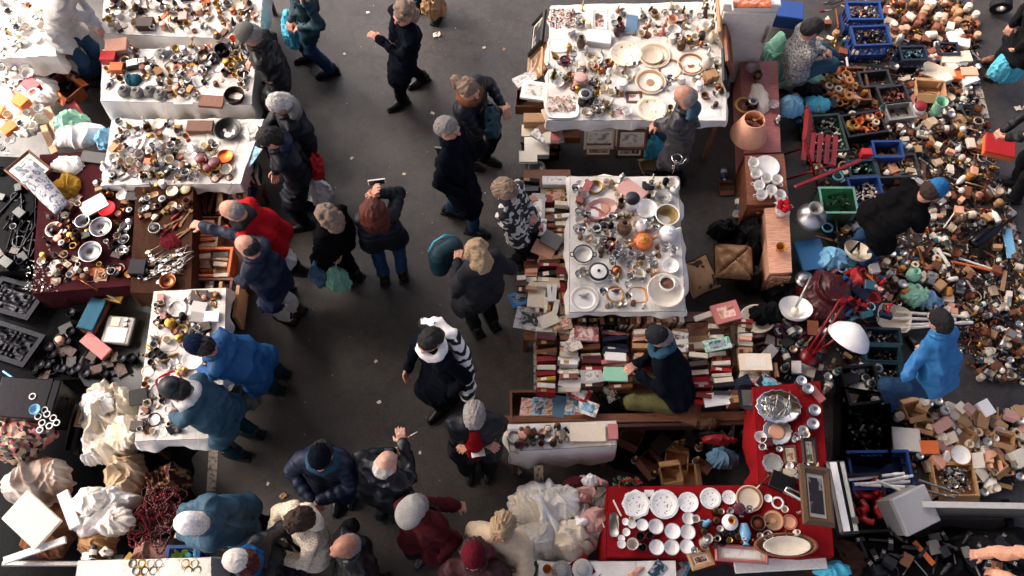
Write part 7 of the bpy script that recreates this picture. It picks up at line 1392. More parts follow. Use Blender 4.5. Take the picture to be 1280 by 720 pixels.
for x, y, m, m2, lb in ((702, 714, 'grey wool', 'black fabric', 'grey felt hat with black band'), (728, 712, 'lightgrey wool', 'grey fabric', 'pale grey felt hat beside the red napkin')):
    s = D(x, y, .74, 26); put('felt_hat', [('crown', mk(xf(lathe([(.3, .03), (.29, .25), (.2, .36), (0, .33)], 20), sc=s), mat(*m.split()))), ('brim', mk(xf(lathe([(.28, .0), (.5, .05), (.5, .07), (.28, .04)], 22), sc=s), mat(*m.split()))), ('band', mk(xf(lathe([(.302, .04), (.306, .1), (.3, .11)], 20), sc=s), mat(*m2.split())))], P(x, y, .74), 0, 1, lb + ' on the white table', 'hat')
item('book', 727, 710, .728, 28, 'red fabric', None, 30, 'wl', 'folded red napkin under the pale grey hat', hh=.04, dd=.9); item('cup', 684, 712, .73, 12, 'amber glaze', a='wl', label='amber cup beside the grey felt hat'); item('shoe_item', 796, 714, .73, 22, 'peach leather', a='wl', label='peach coloured shoe on the white table', rot=30); item('book', 822, 712, .73, 22, 'slateblue print', None, 50, 'wl', 'slate blue booklet on the white table'); item('spoon', 755, 714, .73, 18, 'charcoal metal', a='wl', rot=40)
# ------------------------------------------------------------------ the people
_leop = pat('dark_floral_fabric', ['darknavy', 'charcoal', 'lightgrey', 'slateblue'], 26, 'voronoi', .8)
def crowd():
    p = person
    p('person in pale grey jacket and jeans bending over the sunlit tables', (84, -22), feet=[(112, 104), (124, 96)], face=-12, jacket=('lightgrey', 'nylon'), style='leather', jl=.12, trousers=('denim', 'denim'), hair=('short', 'hairgrey'), hands=((120, 30, .85), (112, 22, .85)), seed=1, pitch=50)
    p('man in grey cap and black leather jacket holding something over the trinket table', (311, 44), hip=(347, 92), face=188, jacket=('charcoal', 'leather'), style='leather', jl=.2, trousers=('charcoal', 'fabric'), hair=('short', 'hairgrey'), hat=('cap', 'midgrey', 'fabric'), pitch=42, hands=((322, 82, 1.02), (318, 72, 1.02)), seed=2, bulk=.01)
    p('white haired person in navy jacket with grey back standing at the white stall', (349, 130), hip=(378, 172), face=200, jacket=('darknavy', 'nylon'), style='plain', jl=.15, hair=('short', 'hairwhite'), hood=('midgrey', 'nylon'), pitch=45, hands=('front', 'front'), seed=3, bulk=.02)
    p('dark haired man in blue and black jacket carrying a white plastic bag', (337, 173), hip=(370, 212), face=195, jacket=('darknavy', 'nylon'), jl=.2, trousers=('darknavy', 'fabric'), hair=('short', 'hairblack'), hood=('navy', 'nylon'), pitch=40, hands=((397, 214, .72), (345, 212, .85)), seed=4, bulk=.01)
    p('grey haired man in bright red sweater bending over the book boxes', (291, 264), hip=(347, 300), face=172, jacket=('brightred', 'wool'), style='knit', jl=.08, trousers=('darknavy', 'fabric'), hair=('balding', 'hairgrey'), scarf=('darkgrey', 'wool'), pitch=50, hands=((270, 285, .8), (272, 262, .8)), seed=5, bulk=.015)
    p('man in navy jacket pointing across the silverware table', (309, 308), hip=(345, 360), feet=[(372, 388), (362, 400)], face=160, jacket=('navy', 'nylon'), jl=.1, trousers=('offwhite', 'fabric'), shoes='darkbrown', hair=('balding', 'hairblack'), pitch=30, hands=((300, 350, .85), (226, 274, 1.28)), arm=1.12, seed=6, bulk=.01, skin='skin')
    p('man in bright blue jacket leaning over the white trinket table', (251, 433), hip=(325, 458), feet=[(352, 468), (345, 488)], face=172, jacket=('blue', 'nylon'), jl=.12, style='leather', trousers=('darkteal', 'fabric'), hair=('short', 'hairblack'), hat=('beanie', 'navy', 'wool'), pitch=55, hands=((252, 462, .82), (258, 450, .82)), seed=7, bulk=.02)
    p('person in slate blue jacket with white scarf leaning over the white trinket table', (220, 487), hip=(284, 522), face=170, jacket=('slateblue', 'nylon'), jl=.15, trousers=('darkteal', 'fabric'), hair=('short', 'hairblack'), hat=('cap', 'darknavy', 'leather'), scarf=('white', 'wool'), pitch=50, hands=((215, 520, .82), (217, 508, .82)), seed=8, bulk=.015)
    p('person in long blue jacket with white hat stooping towards the red necklaces', (241, 655), hip=(306, 648), face=182, jacket=('slateblue', 'nylon'), jl=.15, trousers=('darknavy', 'fabric'), hair=('short', 'hairwhite'), hat=('beanie', 'white', 'wool'), pitch=50, hands=((214, 665, .75), (215, 645, .75)), seed=9, bulk=.015)
    p('person with red hair and white hat in black coat beside the necklace stall', (300, 702), hip=(345, 712), face=172, jacket=('darknavy', 'leather'), style='leather', jl=.25, hair=('bob', 'hairred'), hat=('beanie', 'offwhite', 'wool'), scarf=('blue', 'fabric'), pitch=35, hands=((325, 690, 1.1), (378, 682, .95)), seed=10, bulk=.01, trousers=('charcoal', 'fabric'))
    p('person in cream hooded coat with brown hair among the shoppers', (372, 652), feet=[(404, 690), (418, 686)], face=215, jacket=('cream', 'fur'), style='plain', jl=.35, trousers=('brown', 'fabric'), shoes='brown', hair=('bob', 'hairbrown'), hood=('ivory', 'wool'), pitch=28, hands=('front', 'front'), seed=11, bulk=.02, h=1.62)
    p('person in navy quilted jacket with headband standing in the aisle', (401, 571), feet=[(424, 622), (443, 613)], face=262, jacket=('navy', 'nylon'), style='puffer', jl=.12, trousers=('darkteal', 'fabric'), hair=('short', 'hairblack'), hat=('beanie', 'darknavy', 'wool'), scarf=('slateblue', 'wool'), pitch=30, hands=('front', 'front'), strap=('charcoal', 'leather'), seed=12, bulk=.01)
    p('bald man in black leather jacket holding a cigarette in the aisle', (483, 580), feet=[(480, 640), (503, 646)], face=62, jacket=('darknavy', 'leather'), style='leather', jl=.15, hair=('balding', 'hairwhite'), trousers=('charcoal', 'fabric'), pitch=25, hands=('front', (504, 556, 1.15)), seed=13, bulk=.03, skin='skinpale')
    p('person in maroon jacket and grey flat cap in the aisle', (517, 638), feet=[(535, 690), (556, 686)], face=235, jacket=('maroon', 'wool'), style='plain', jl=.2, hair=('short', 'hairgrey'), hat=('flatcap', 'grey', 'wool'), trousers=('charcoal', 'fabric'), pitch=30, hands=('pocket', (572, 632, .95)), seed=14, bulk=.02, strap=('black', 'leather'))
    p('bald man in black coat looking up in the aisle', (431, 684), feet=[(462, 735), (478, 728)], face=205, jacket=('charcoal', 'leather'), style='leather', jl=.3, hair=('balding', 'hairgrey'), trousers=('charcoal', 'fabric'), pitch=5, hands=('pocket', 'pocket'), seed=15, bulk=.02, skin='skintan')
    p('person in burgundy hooded coat beside the beige quilted jacket', (592, 694), feet=[(594, 762), (612, 756)], face=265, jacket=('burgundy', 'nylon'), jl=.3, hair=('bob', 'hairbrown'), hat=('beanie', 'wine', 'wool'), hood=('wine', 'nylon'), trousers=('charcoal', 'fabric'), pitch=25, hands=('pocket', 'pocket'), seed=16, bulk=.02)
    p('person in beige quilted jacket with fair hair beside the heap of white linen', (627, 661), feet=[(622, 712), (640, 720)], face=250, jacket=('beige', 'nylon'), style='puffer', jl=.2, hair=('bob', 'hairblond'), trousers=('midgrey', 'fabric'), pitch=28, hands=('front', 'pocket'), seed=17, bulk=.02)
    p('grey haired man in dark jacket over red sweater reading in the aisle', (593, 521), feet=[(587, 582), (609, 580)], face=272, jacket=('darknavy', 'nylon'), jl=.12, hair=('short', 'hairgrey'), shirt=('red', 'wool'), trousers=('charcoal', 'fabric'), pitch=45, hands=((592, 551, 1.12), (603, 551, 1.12)), seed=18, bulk=.03)
    p('person in dark coat and white collar with a striped fur stole over one shoulder', (537, 426), feet=[(553, 512), (570, 496)], face=228, jacket=('darknavy', 'wool'), jl=.3, hair=('short', 'hairblack'), scarf=('white', 'wool'), trousers=('charcoal', 'fabric'), pitch=25, hands=('pocket', None), seed=19)
    p('woman with pale curly hair in dark grey coat holding a teal rucksack', (597, 318), feet=[(596, 414), (616, 405)], face=122, jacket=('darkgrey', 'wool'), jl=.38, hair=('curly', 'hairblond'), trousers=('charcoal', 'fabric'), pitch=30, hands=((572, 330, 1.15), 'pocket'), seed=20, bulk=.01)
    p('woman in patterned black and white jacket and black leggings by the books', (633, 238), feet=[(644, 330), (654, 326)], face=-30, jacket=_leop, jl=.1, hair=('bob', 'hairash'), trousers=('black', 'fabric'), pitch=40, hands=((661, 262, 1.0), (657, 254, 1.0)), seed=21, h=1.62)
    p('tall grey haired man in dark blue coat and jeans standing alone in the aisle', (560, 160), feet=[(563, 266), (592, 290)], face=-18, jacket=('darknavy', 'wool'), jl=.32, hair=('short', 'hairgrey'), trousers=('denim', 'denim'), pitch=12, hands=('pocket', 'pocket'), strap=('charcoal', 'leather'), seed=22, h=1.8, bulk=.01)
    p('woman with tied brown hair in dark quilted jacket and black trousers', (585, 112), feet=[(586, 206), (607, 200)], face=-25, jacket=('darknavy', 'nylon'), style='puffer', jl=.1, hair=('ponytail', 'hairash'), scarf=('brown', 'wool'), trousers=('darknavy', 'fabric'), pitch=20, hands=('front', 'front'), seed=23)
    p('woman with long grey curly hair in black coat striding through the aisle', (505, 18), feet=[(503, 130), (528, 102)], face=215, jacket=('darknavy', 'wool'), jl=.36, hair=('curly', 'hairash'), trousers=('black', 'fabric'), pitch=15, hands=('front', (492, 46, .95)), seed=24)
    p('person in dark teal jacket and jeans with a light blue bag at the stall corner', (372, -32), feet=[(388, 74), (415, 92)], face=200, jacket=('darkteal', 'nylon'), style='leather', jl=.15, hair=('short', 'hairbrown'), trousers=('denim', 'denim'), pitch=30, hands=((378, 34, .95), (365, 22, .95)), seed=25)
    p('person in dark clothes and boots with a tan bag passing behind the curly haired woman', (530, -70), feet=[(524, 10), (546, 26)], face=70, jacket=('charcoal', 'wool'), jl=.2, hair=('short', 'hairbrown'), trousers=('darkteal', 'fabric'), pitch=10, seed=26)
    p('woman with curly fair hair in black coat carrying pale blue and green carrier bags', (409, 272), feet=[(432, 350), (445, 345)], face=150, jacket=('black', 'wool'), jl=.38, hair=('curly', 'hairash'), trousers=('black', 'fabric'), pitch=25, hands=((398, 315, .72), (424, 325, .68)), seed=27, bulk=.02, h=1.6)
    p('woman with long red hair in navy quilted jacket and jeans taking a photograph', (466, 262), feet=[(481, 348), (504, 344)], face=100, jacket=('darknavy', 'nylon'), style='puffer', jl=.08, hair=('long', 'hairred'), trousers=('denim', 'denim'), pitch=5, hands=((468, 243, 1.42), (476, 242, 1.42)), seed=28, h=1.62)
    p('bald man in dark grey jacket with blue hood looking over the plate table', (856, 121), hip=(848, 185), feet=[(826, 224), (846, 226)], face=158, jacket=('darkgrey', 'leather'), style='leather', jl=.15, hair=('balding', 'hairgrey'), hood=('slateblue', 'nylon'), trousers=('darknavy', 'fabric'), pitch=40, hands=((828, 160, .9), (824, 154, .9)), seed=29, bulk=.015)
    p('seated seller in navy sweater and grey cap behind the book table', (822, 421), hip=(850, 492), hipz=.52, feet=[(772, 498), (782, 508)], face=172, sit=True, jacket=('darknavy', 'wool'), jl=.05, hair=('short', 'hairgrey'), hat=('beanie', 'darkgrey', 'wool'), scarf=('slateblue', 'fabric'), trousers=('olive', 'fabric'), pitch=35, hands=((800, 468, .7), (796, 455, .7)), seed=30, bulk=.015)
    p('dark haired seller in speckled grey knit crouching on green sheeting', (1015, 36), hip=(993, 84), hipz=.42, feet=[(1036, 92), (1040, 76)], face=12, sit=True, jacket=pat('speckled_wool', ['darkgrey', 'grey', 'lightgrey'], 55, 'noise', .95, .5, [.35, .5, .65]), style='knit', jl=.05, hair=('short', 'hairblack'), trousers=('slateblue', 'denim'), pitch=45, hands=((1026, 62, .6), (1022, 54, .6)), seed=31, bulk=.02)
    p('seller in black coat and bright blue beanie bending over the scattered hardware', (1166, 239), hip=(1096, 276), face=20, jacket=('black', 'wool'), style='plain', jl=.2, hair=('short', 'hairbrown'), hat=('beanie', 'brightblue', 'wool'), trousers=('denim', 'denim'), pitch=55, hands=((1143, 304, .55), (1150, 292, .6)), seed=32, bulk=.025)
    p('seller in bright blue track jacket sitting with back to the hardware crates', (1174, 401), hip=(1172, 478), hipz=.42, feet=[(1112, 512), (1150, 440)], face=125, sit=True, jacket=('brightblue', 'nylon'), style='plain', jl=.06, hair=('short', 'hairblack'), trousers=('denim', 'denim'), pitch=30, hands=('front', 'front'), seed=33, bulk=.015)
    p('person in dark coat and brown boots holding a blue bag beside the scooter wheel', (1300, 0), feet=[(1243, 78), (1248, 96)], hip=(1292, 50), face=185, jacket=('charcoal', 'wool'), jl=.25, shoes='brown', hair=('short', 'hairblack'), trousers=('charcoal', 'fabric'), pitch=35, hands=((1266, 68, .65), (1268, 28, .95)), seed=34)
    p('person in dark jacket reaching for a red bag at the edge of the pitch', (1296, 128), hip=(1330, 180), face=178, jacket=('charcoal', 'nylon'), jl=.15, hair=('short', 'hairblack'), trousers=('charcoal', 'fabric'), pitch=35, hands=((1262, 172, .75), (1258, 160, .75)), seed=35)
    p('person in peach sleeves reaching towards the dark rag heap', (1316, 706), hip=(1346, 740), face=175, jacket=('peach', 'wool'), jl=.1, hair=('short', 'hairblack'), trousers=('black', 'fabric'), pitch=35, hands=((1240, 716, .75), (1218, 692, .75)), seed=36)
crowd()
# ------------------------------------------------------------------ hardware spread over the ground on the far side
area('h1', 'in the hardware spread'); area('h2', 'among the scrap metal'); area('h3', 'among the cardboard goods'); area('h4', 'among the toys and crates'); area('h0', 'round the grey knit seller')
C_ = lambda a_, lm_, *p, **k: crate(*p, a=a_, lm=lm_, **k)
C_('h0', 'the bolt crate', 1081, 13, 0, 42, 26, .28, 'royalblue plastic', 'royal blue crate filled with pale metal bolts'); C_('h0', 'the blue crate', 1089, 44, 0, 46, 28, .26, 'royalblue plastic', 'royal blue crate with rods in front of the bolt crate', rot=3); C_('h1', 'the small crate', 1142, 66, 0, 32, 20, .2, 'navy plastic', 'small navy crate near the orange cup', rot=2); C_('h1', 'the navy tray', 1185, 60, 0, 26, 16, .12, 'navy plastic', 'shallow navy tray of orange bits')
C_('h1', 'the grey tray', 1094, 98, 0, 38, 22, .12, 'darkgrey plastic', 'dark grey tray of small cartons', slots=False, rot=6); C_('h1', 'the split tray', 1117, 118, 0, 36, 24, .12, 'darkgrey plastic', 'dark grey tray of red parts', slots=False, rot=8); C_('h1', 'the near tray', 1125, 138, 0, 34, 22, .12, 'grey plastic', 'mid grey tray in front of the red parts', slots=False, rot=8); C_('h4', 'the yellow crate', 1080, 154, 0, 50, 30, .18, 'charcoal plastic', 'charcoal crate with yellow pots', slots=False, rot=10)
C_('h4', 'the wire crate', 1032, 166, 0, 46, 50, .22, 'darkgreen plastic', 'dark green crate of wires behind the red chair', rot=5); C_('h4', 'the royal box', 1110, 186, 0, 36, 22, .2, 'royalblue plastic', 'royal blue box between the trays', slots=False); C_('h4', 'the open crate', 1083, 238, 0, 40, 36, .2, 'royalblue plastic', 'royal blue crate beside the black coat seller', slots=False, rot=4); C_('h4', 'the grey bin', 1122, 207, 0, 52, 30, .16, 'darkgrey plastic', 'dark grey bin of straw coloured fittings', slots=False, rot=3); C_('h4', 'the green bin', 1078, 210, 0, 34, 22, .16, 'darkteal plastic', 'dark teal bin of green bottles', slots=False, rot=3); C_('h4', 'the mint bin', 1048, 250, .0, 44, 34, .3, 'mint metal', 'pale green metal bin beside the demijohn', slots=False)
for i, y in enumerate((420, 442, 463)): C_('h4', 'the teal drawers', 1104, y, 0, 44, 20, .16, 'darkteal plastic', ['teal drawer of small screws behind the others', 'teal drawer of dark parts between two drawers', 'teal drawer of pale parts at the front'][i], slots=False, rot=-2)
C_('h4', 'the black box', 1078, 480, 0, 44, 46, .25, 'black plastic', 'black box with a camera beside the teal drawers', slots=False, rot=6); C_('h4', 'the tool box', 1082, 530, 0, 60, 82, .25, 'black metal', 'long black tool box with hoses', slots=False, rot=-9); C_('h3', 'the blue basket', 1101, 587, 0, 76, 44, .22, 'royalblue plastic', 'bright blue mesh basket with white tubes', rot=1)
C_('h3', 'the red pipe box', 1082, 628, 0, 52, 66, .25, 'charcoal plastic', 'charcoal box of red pipe elbows', slots=False, rot=2)
for nm, lb, ct, x, y, w, d, n, sz, ms, z in (('metal_bolts', 'pale metal bolts filling the royal blue crate', 'bolts', 1081, 13, 36, 22, 170, .03, ['silver metal', 'lightgrey metal', 'copper metal', 'white plastic'], .18), ('metal_rods', 'dark rods and bits in the second blue crate', 'hardware', 1089, 46, 38, 22, 110, .035, ['iron metal', 'bronze metal', 'silver metal', 'tan wood'], .08), ('small_parts', 'small silver parts in the navy crate', 'hardware', 1142, 66, 28, 15, 70, .025, ['silver metal', 'cyan plastic', 'iron metal'], .12), ('orange_parts', 'orange and brown bits in the navy tray', 'hardware', 1185, 60, 22, 12, 50, .03, ['rust metal', 'orange plastic', 'bronze metal'], .06),
    ('red_parts', 'red and tan parts in the dark grey tray', 'hardware', 1117, 118, 30, 18, 60, .04, ['rust plastic', 'rose plastic', 'bronze metal'], .03), ('wire_tangle', 'tangle of pale and dark wire in the green crate', 'wire', 1032, 166, 38, 42, 160, .05, ['white plastic', 'black plastic', 'grey metal', 'darkgreen plastic'], .08), ('straw_fittings', 'straw coloured fittings in the dark grey bin', 'fittings', 1122, 207, 46, 24, 140, .035, ['straw plastic', 'cream plastic', 'tan plastic', 'rust plastic'], .06), ('green_bottles', 'green bottle bits in the dark teal bin', 'bottles', 1078, 210, 28, 16, 50, .035, ['green glass', 'darkgreen plastic', 'mint plastic'], .06), ('crate_parts', 'pale plastic parts in the crate by the black coat', 'parts', 1083, 240, 34, 28, 100, .035, ['white plastic', 'pale plastic', 'cream plastic', 'copper metal'], .06),
    ('screws', 'mixed screws in the first teal drawer', 'screws', 1106, 424, 38, 12, 90, .022, ['lightgrey metal', 'rust metal', 'silver metal'], .06), ('dark_parts', 'dark parts in the middle teal drawer', 'parts', 1106, 446, 38, 12, 80, .022, ['iron metal', 'bronze metal', 'charcoal plastic'], .06), ('pale_parts', 'pale parts in the front teal drawer', 'parts', 1106, 467, 38, 12, 80, .022, ['grey metal', 'cream plastic', 'rust metal'], .06), ('hoses', 'black hose pieces in the long tool box', 'hose', 1084, 532, 48, 66, 70, .06, ['black plastic', 'charcoal plastic', 'darkgrey metal', 'darkgreen metal'], .06), ('screw_heap', 'silver screws heaped in the cardboard box', 'screws', 1192, 599, 34, 26, 190, .026, ['silver metal', 'lightgrey metal', 'charcoal metal'], .08), ('mint_bin_parts', 'pale wires and parts in the green metal bin', 'parts', 1048, 246, 34, 24, 70, .04, ['charcoal plastic', 'grey metal', 'white plastic'], .12)): litter(nm, lb, ct, x, y, z, w, d, n, sz, ms, len(nm))
rs = random.Random(12)
for i in range(11): item('elbow', 1068 + (i % 3) * 15 + rs.uniform(-3, 3), 606 + (i // 3) * 15 + rs.uniform(-3, 3), .08 + .04 * (i % 3), 22, 'brightred plastic' if i % 3 else 'red plastic', rot=rs.uniform(0, 360), a='h3', tilt=(rs.uniform(-.5, .5), rs.uniform(-.5, .5)))
for i, (x, y, w, r) in enumerate(((1100, 592, 74, 6), (1108, 600, 70, 3), (1120, 604, 76, -4), (1115, 597, 66, 10), (1130, 610, 60, -25), (1168, 612, 60, -14), (1178, 606, 50, -20))): item('pipe', x, y, .2 + .01 * i, w, 'white plastic' if i < 5 else 'lightgrey metal', rot=r, a='h3', r=.03)
for i in range(6): item('elbow', 1158 + rs.uniform(-8, 12), 612 + i * 7, .1, 15, rs.choice(['brightred plastic', 'red plastic', 'rose plastic']), rot=rs.uniform(0, 360), a='h3')
for i in range(5): item('pipe', 1146 + i * 5, 622 + i * 4, .15, 34, 'grey metal', rot=30, a='h3', r=.06)
item('box', 1128, 636, .2, 50, 'grey plastic', 'lightgrey plastic', a='h3', label='grey appliance housing beside the red pipe elbows', hh=.7, dd=.9, rot=24, tilt=(.25, .15), lm='the grey box')
thing('display_board', [('board', mk(bx(1.05, .04, .4), mat('midgrey', 'matte'), False)), ('rail', mk(bx(1.07, .05, .025, (0, 0, .401)), mat('lightgrey', 'plastic'), False)), ('foot', mk(bx(.06, .3, .03, (-.4, 0, -.031)), mat('darkgrey', 'metal'), False)), ('foot', mk(bx(.06, .3, .03, (.4, 0, -.031)), mat('darkgrey', 'metal'), False))], 1232, 632, .45, -1, 'long grey board with a white rail below the screws', 'board').location.z = .04
item('carton', 1194, 600, 0, 52, 'card matte', 'tan paper', a='h3', label='cardboard box filled with silver screws', hh=.3, dd=.75, flaps=2, lm='the screw box'); item('bowl', 1202, 568, .1, 26, 'white plastic', 'amber plastic', a='h3', label='white ring dish with amber centre on cardboard', lm='the ring dish', hs=.5); item('box', 1132, 550, .05, 34, 'lightgrey plastic', 'offwhite plastic', a='h3', label='pale grey switch box behind the blue basket', hh=.35, dd=.85, rot=-5, lm='the switch box'); item('box', 1159, 561, .05, 22, 'peach plastic', 'orange plastic', a='h3', label='peach and orange toy box near the switch box', hh=.6)
item('carton', 1162, 113, 0, 36, 'card paper', 'tan paper', a='h1', label='open cardboard box beside the pink reel', hh=.4, dd=.62, rot=-5, lm='the open carton'); item('reel', 1146, 128, 0, 21, 'rose plastic', a='h1', label='rose pink reel with a dark core', lm='the pink reel'); item('vase', 1167, 142, 0, 16, 'mint glaze', a='h1', label='tall mint green vase among the hardware', v=1, lm='the mint vase'); item('jar', 1146, 140, 0, 16, 'white plastic', 'red plastic', a='h1', label='white jug with red lid beside the mint vase', hs=1.0); item('box', 1165, 88, .0, 26, 'cream paper', a='h1', label='cream switch plate box beside the open floor', hh=.3, dd=.85, rot=-25, lm='the switch plate'); item('cup', 1169, 70, 0, 15, 'orange plastic', a='h1', label='bright orange plastic cup near the navy tray', lm='the orange cup')
for x, y, m in ((1187, 75, 'ivory paper'), (1203, 72, 'cream paper'), (1210, 92, 'peach paper'), (1195, 95, 'orange paper'), (1182, 92, 'cream paper'), (1212, 100, 'white paper'), (1196, 44, 'white paper'), (1201, 54, 'white paper'), (1178, 100, 'offwhite paper')): item('box', x, y, .02, 20, m, a='h1', hh=rs.choice((.3, .4, .5)), dd=rs.choice((.6, .8)), rot=rs.uniform(-25, 25))
item('box', 1250, 182, .3, 36, 'orange nylon', 'brightred nylon', a='h2', label='bright orange red shopping bag at the pitch edge', rot=-15, hh=.3, dd=.8, lm='the orange bag')
drill = [('motor', mk(xf(lathe([(0, 0), (.05, .01), (.06, .06), (.055, .3), (.03, .36), (.03, .42), (0, .42)], 14), rot=(0, pi / 2, 0)), mat('darkgrey', 'metal'))), ('bit', mk(tube([(.4, 0, 0), (.62, .0, 0)], .012, 6), mat('iron', 'metal'), True)), ('handle', mk(bx(.05, .04, .1, (.04, 0, -.12), .01), mat('charcoal', 'plastic'), False))]
thing('power_drill', drill, 1214, 306, .13, 32, 'grey power drill lying on the scrap metal', 'drill', 'h2', 'the power drill'); item('plank', 1266, 300, .05, 42, 'skyblue plastic', a='h2', label='pale blue plastic panel at the edge of the scrap', rot=86, dd=.28, hh=.06, lm='the blue panel'); item('pipe', 1230, 328, .06, 64, 'orange plastic', a='h2', label='orange ended pole lying in the scrap metal', rot=-15, r=.025); item('pipe', 1215, 320, .05, 60, 'offwhite plastic', a='h2', label='off-white pole beside the orange ended pole', rot=-22, r=.025); item('vase', 1140, 346, 0, 18, 'mint glaze', a='h2', label='mint green pot beside the red bars', v=2, lm='the mint pot')
item('tray', 1119, 396, .05, 42, 'cream enamel' if False else 'cream plastic', a='h4', label='cream plastic wash bowl near the blue track jacket', dd=.85, rot=-18, hs=2.2, lm='the cream bowl'); 
for i, (y, x) in enumerate(((385, 1170), (391, 1160), (397, 1182), (402, 1150))): item('pipe', x, y, .08, 84, 'offwhite plastic', rot=-4 + 3 * i, a='h2', r=.022)
bag(1145, 368, .02, 30, 24, .14, 'mint nylon', 'clear mint plastic bag behind the white tubes', 21, neck=False); bag(1162, 374, .02, 26, 20, .12, 'steelblue nylon', 'pale blue plastic bag behind the white tubes', 22, neck=False)
heap(1000, 92, .02, 80, 44, .18, 'mint nylon', 'mint green plastic sheeting under the grey knit seller', 23, 'plastic_sheeting', 'sheeting'); heap(974, 66, .1, 34, 60, .3, 'mint nylon', 'mint green sheeting bunched behind the grey knit seller', 24, 'plastic_sheeting', 'sheeting'); item('box', 984, 20, .1, 34, 'royalblue plastic', a='h0', label='royal blue box behind the grey knit seller', hh=.6, rot=-10, lm='the royal box'); heap(990, 130, .25, 34, 30, .18, 'skyblue nylon', 'light blue plastic bag beside the peach lampshade', 25, 'plastic_bag', 'bag'); heap(1022, 128, .15, 34, 28, .14, 'cyan nylon', 'cyan plastic bag beside the red folding chair', 26, 'plastic_bag', 'bag'); heap(1012, 110, .1, 36, 16, .14, 'darkgrey fur', 'dark grey woolly cloth below the mint sheeting', 27); heap(1000, 104, .05, 36, 20, .1, 'pale nylon', 'pale plastic sheet in front of the mint sheeting', 28, 'plastic_sheeting', 'sheeting')
crate(1060, 104, 0, 50, 46, .1, 'brown wood', 'wooden tray of orange and yellow turnings', slots=False, rot=0, a='h4', lm='the orange tray')
YEL = [(3, 'elbow', (11, 15), ['orange plastic', 'amber plastic', 'mustard plastic', 'straw plastic']), (2, 'ring', (9, 13), ['orange plastic', 'amber plastic', 'yellow plastic']), (2, 'reel', (9, 13), ['mustard plastic', 'cream plastic', 'amber plastic']), (1, 'cup', (9, 12), ['yellow plastic', 'orange plastic'])]
fill('h4', [(1030, 90), (1060, 86), (1066, 124), (1038, 132)], .05, 28, YEL, 9, 61, .06, f=.6); fill('h4', [(1062, 142), (1100, 146), (1098, 166), (1060, 160)], .1, 14, YEL, 9, 62, .04, f=.6)
TOY = [(3, 'toy_car', (11, 17), ['brightred plastic', 'blue plastic', 'teal plastic', 'rose plastic', 'red plastic']), (3, 'figurine', (11, 16), ['brightred plastic', 'teal plastic', 'pink plastic', 'orange plastic', 'charcoal plastic'], dict(lie=.6)), (2, 'ring', (10, 15), ['brightred plastic', 'rose plastic', 'cyan plastic']), (2, 'box', (10, 15), ['teal plastic', 'brightred plastic', 'navy plastic', 'pale paper'], dict(hh=(.4, .7), dd=(.6, .9), tilt=.4)), (1, 'necklace', (16, 24), ['brightred gloss', 'charcoal gloss'])]
fill('h4', [(1040, 335), (1100, 330), (1110, 395), (1060, 400), (1040, 370)], .2, 46, TOY, 10, 63, .1, f=.6)
fill('h0', [(1034, 0), (1062, 0), (1062, 80), (1050, 88), (1046, 60), (1030, 40)], .0, 26, HARD, 12, 64, .05, f=.65)
AV1 = [(1081, 13, 22), (1089, 44, 22), (1142, 66, 16), (1185, 60, 13), (1094, 98, 18), (1117, 118, 18), (1125, 138, 16), (1080, 154, 22), (1162, 113, 17), (1146, 128, 10), (1167, 142, 8), (1110, 186, 17), (1122, 207, 24), (1078, 210, 17), (1083, 238, 20), (1032, 166, 26)]
BRN = [(5, 'elbow', (10, 15), ['copper metal', 'bronze metal', 'chestnut wood', 'rust rusty', 'tan wood']), (4, 'tap', (10, 15), ['copper metal', 'bronze metal', 'tan wood', 'brass metal']), (1, 'gear', (8, 11), ['rust rusty', 'bronze metal', 'copper metal']), (2, 'plank', (12, 20), ['tan wood', 'chestnut wood', 'rust rusty'], dict(dd=(.15, .25))), (3, 'jar', (8, 11), ['chestnut wood', 'tan wood', 'peach plastic', 'ivory plastic'], dict(lie=.5)), (2, 'box', (9, 13), ['tan wood', 'chestnut wood', 'cream paper'], dict(hh=(.5, .7), dd=(.7, .9), tilt=.4))]
fill('h1', [(1106, 2), (1200, 0), (1224, 28), (1224, 48), (1180, 50), (1150, 52), (1112, 40)], .0, 105, BRN, 9, 65, .05, avoid=AV1, f=.58)
fill('h1', [(1104, 44), (1224, 50), (1226, 108), (1212, 118), (1228, 158), (1240, 182), (1140, 176), (1104, 170), (1060, 175), (1058, 90), (1110, 80), (1136, 100), (1150, 84)], .0, 165, HARD, 10, 66, .05, avoid=AV1, f=.52)
AV2 = [(1214, 306, 18), (1118, 262, 30), (1266, 300, 10), (1140, 346, 8)]
fill('h2', [(1096, 178), (1236, 178), (1248, 236), (1270, 296), (1278, 345), (1278, 395), (1205, 392), (1110, 375), (1105, 330), (1150, 305), (1165, 262), (1110, 222)], .0, 330, HARD, 10, 67, .08, avoid=AV2, f=.46)
AV3 = [(1172, 450, 48), (1110, 490, 18), (1119, 396, 20)]
fill('h2', [(1205, 386), (1280, 380), (1280, 478), (1225, 474), (1216, 440)], .0, 115, HARD, 10, 68, .06, avoid=AV3, f=.5)
CARD = [(6, 'box', (12, 24), ['cream paper', 'card matte', 'peach paper', 'paper paper', 'white paper', 'tan paper', 'pink paper'], dict(hh=(.35, .5, .7), dd=(.55, .75, .9), tilt=.3)), (2, 'carton', (18, 28), ['card matte', 'tan paper', 'peach paper'], dict(hh=(.3, .5), dd=(.6, .8), flaps=2)), (2, 'tin', (9, 13), ['cream plastic', 'silver metal']), (1, 'reel', (10, 14), ['white plastic', 'cream plastic']), (1, 'cable', (14, 20), ['offwhite plastic', 'charcoal plastic']), (1, 'plank', (20, 30), ['tan wood', 'card wood', 'white plastic'], dict(dd=(.12, .2)))]
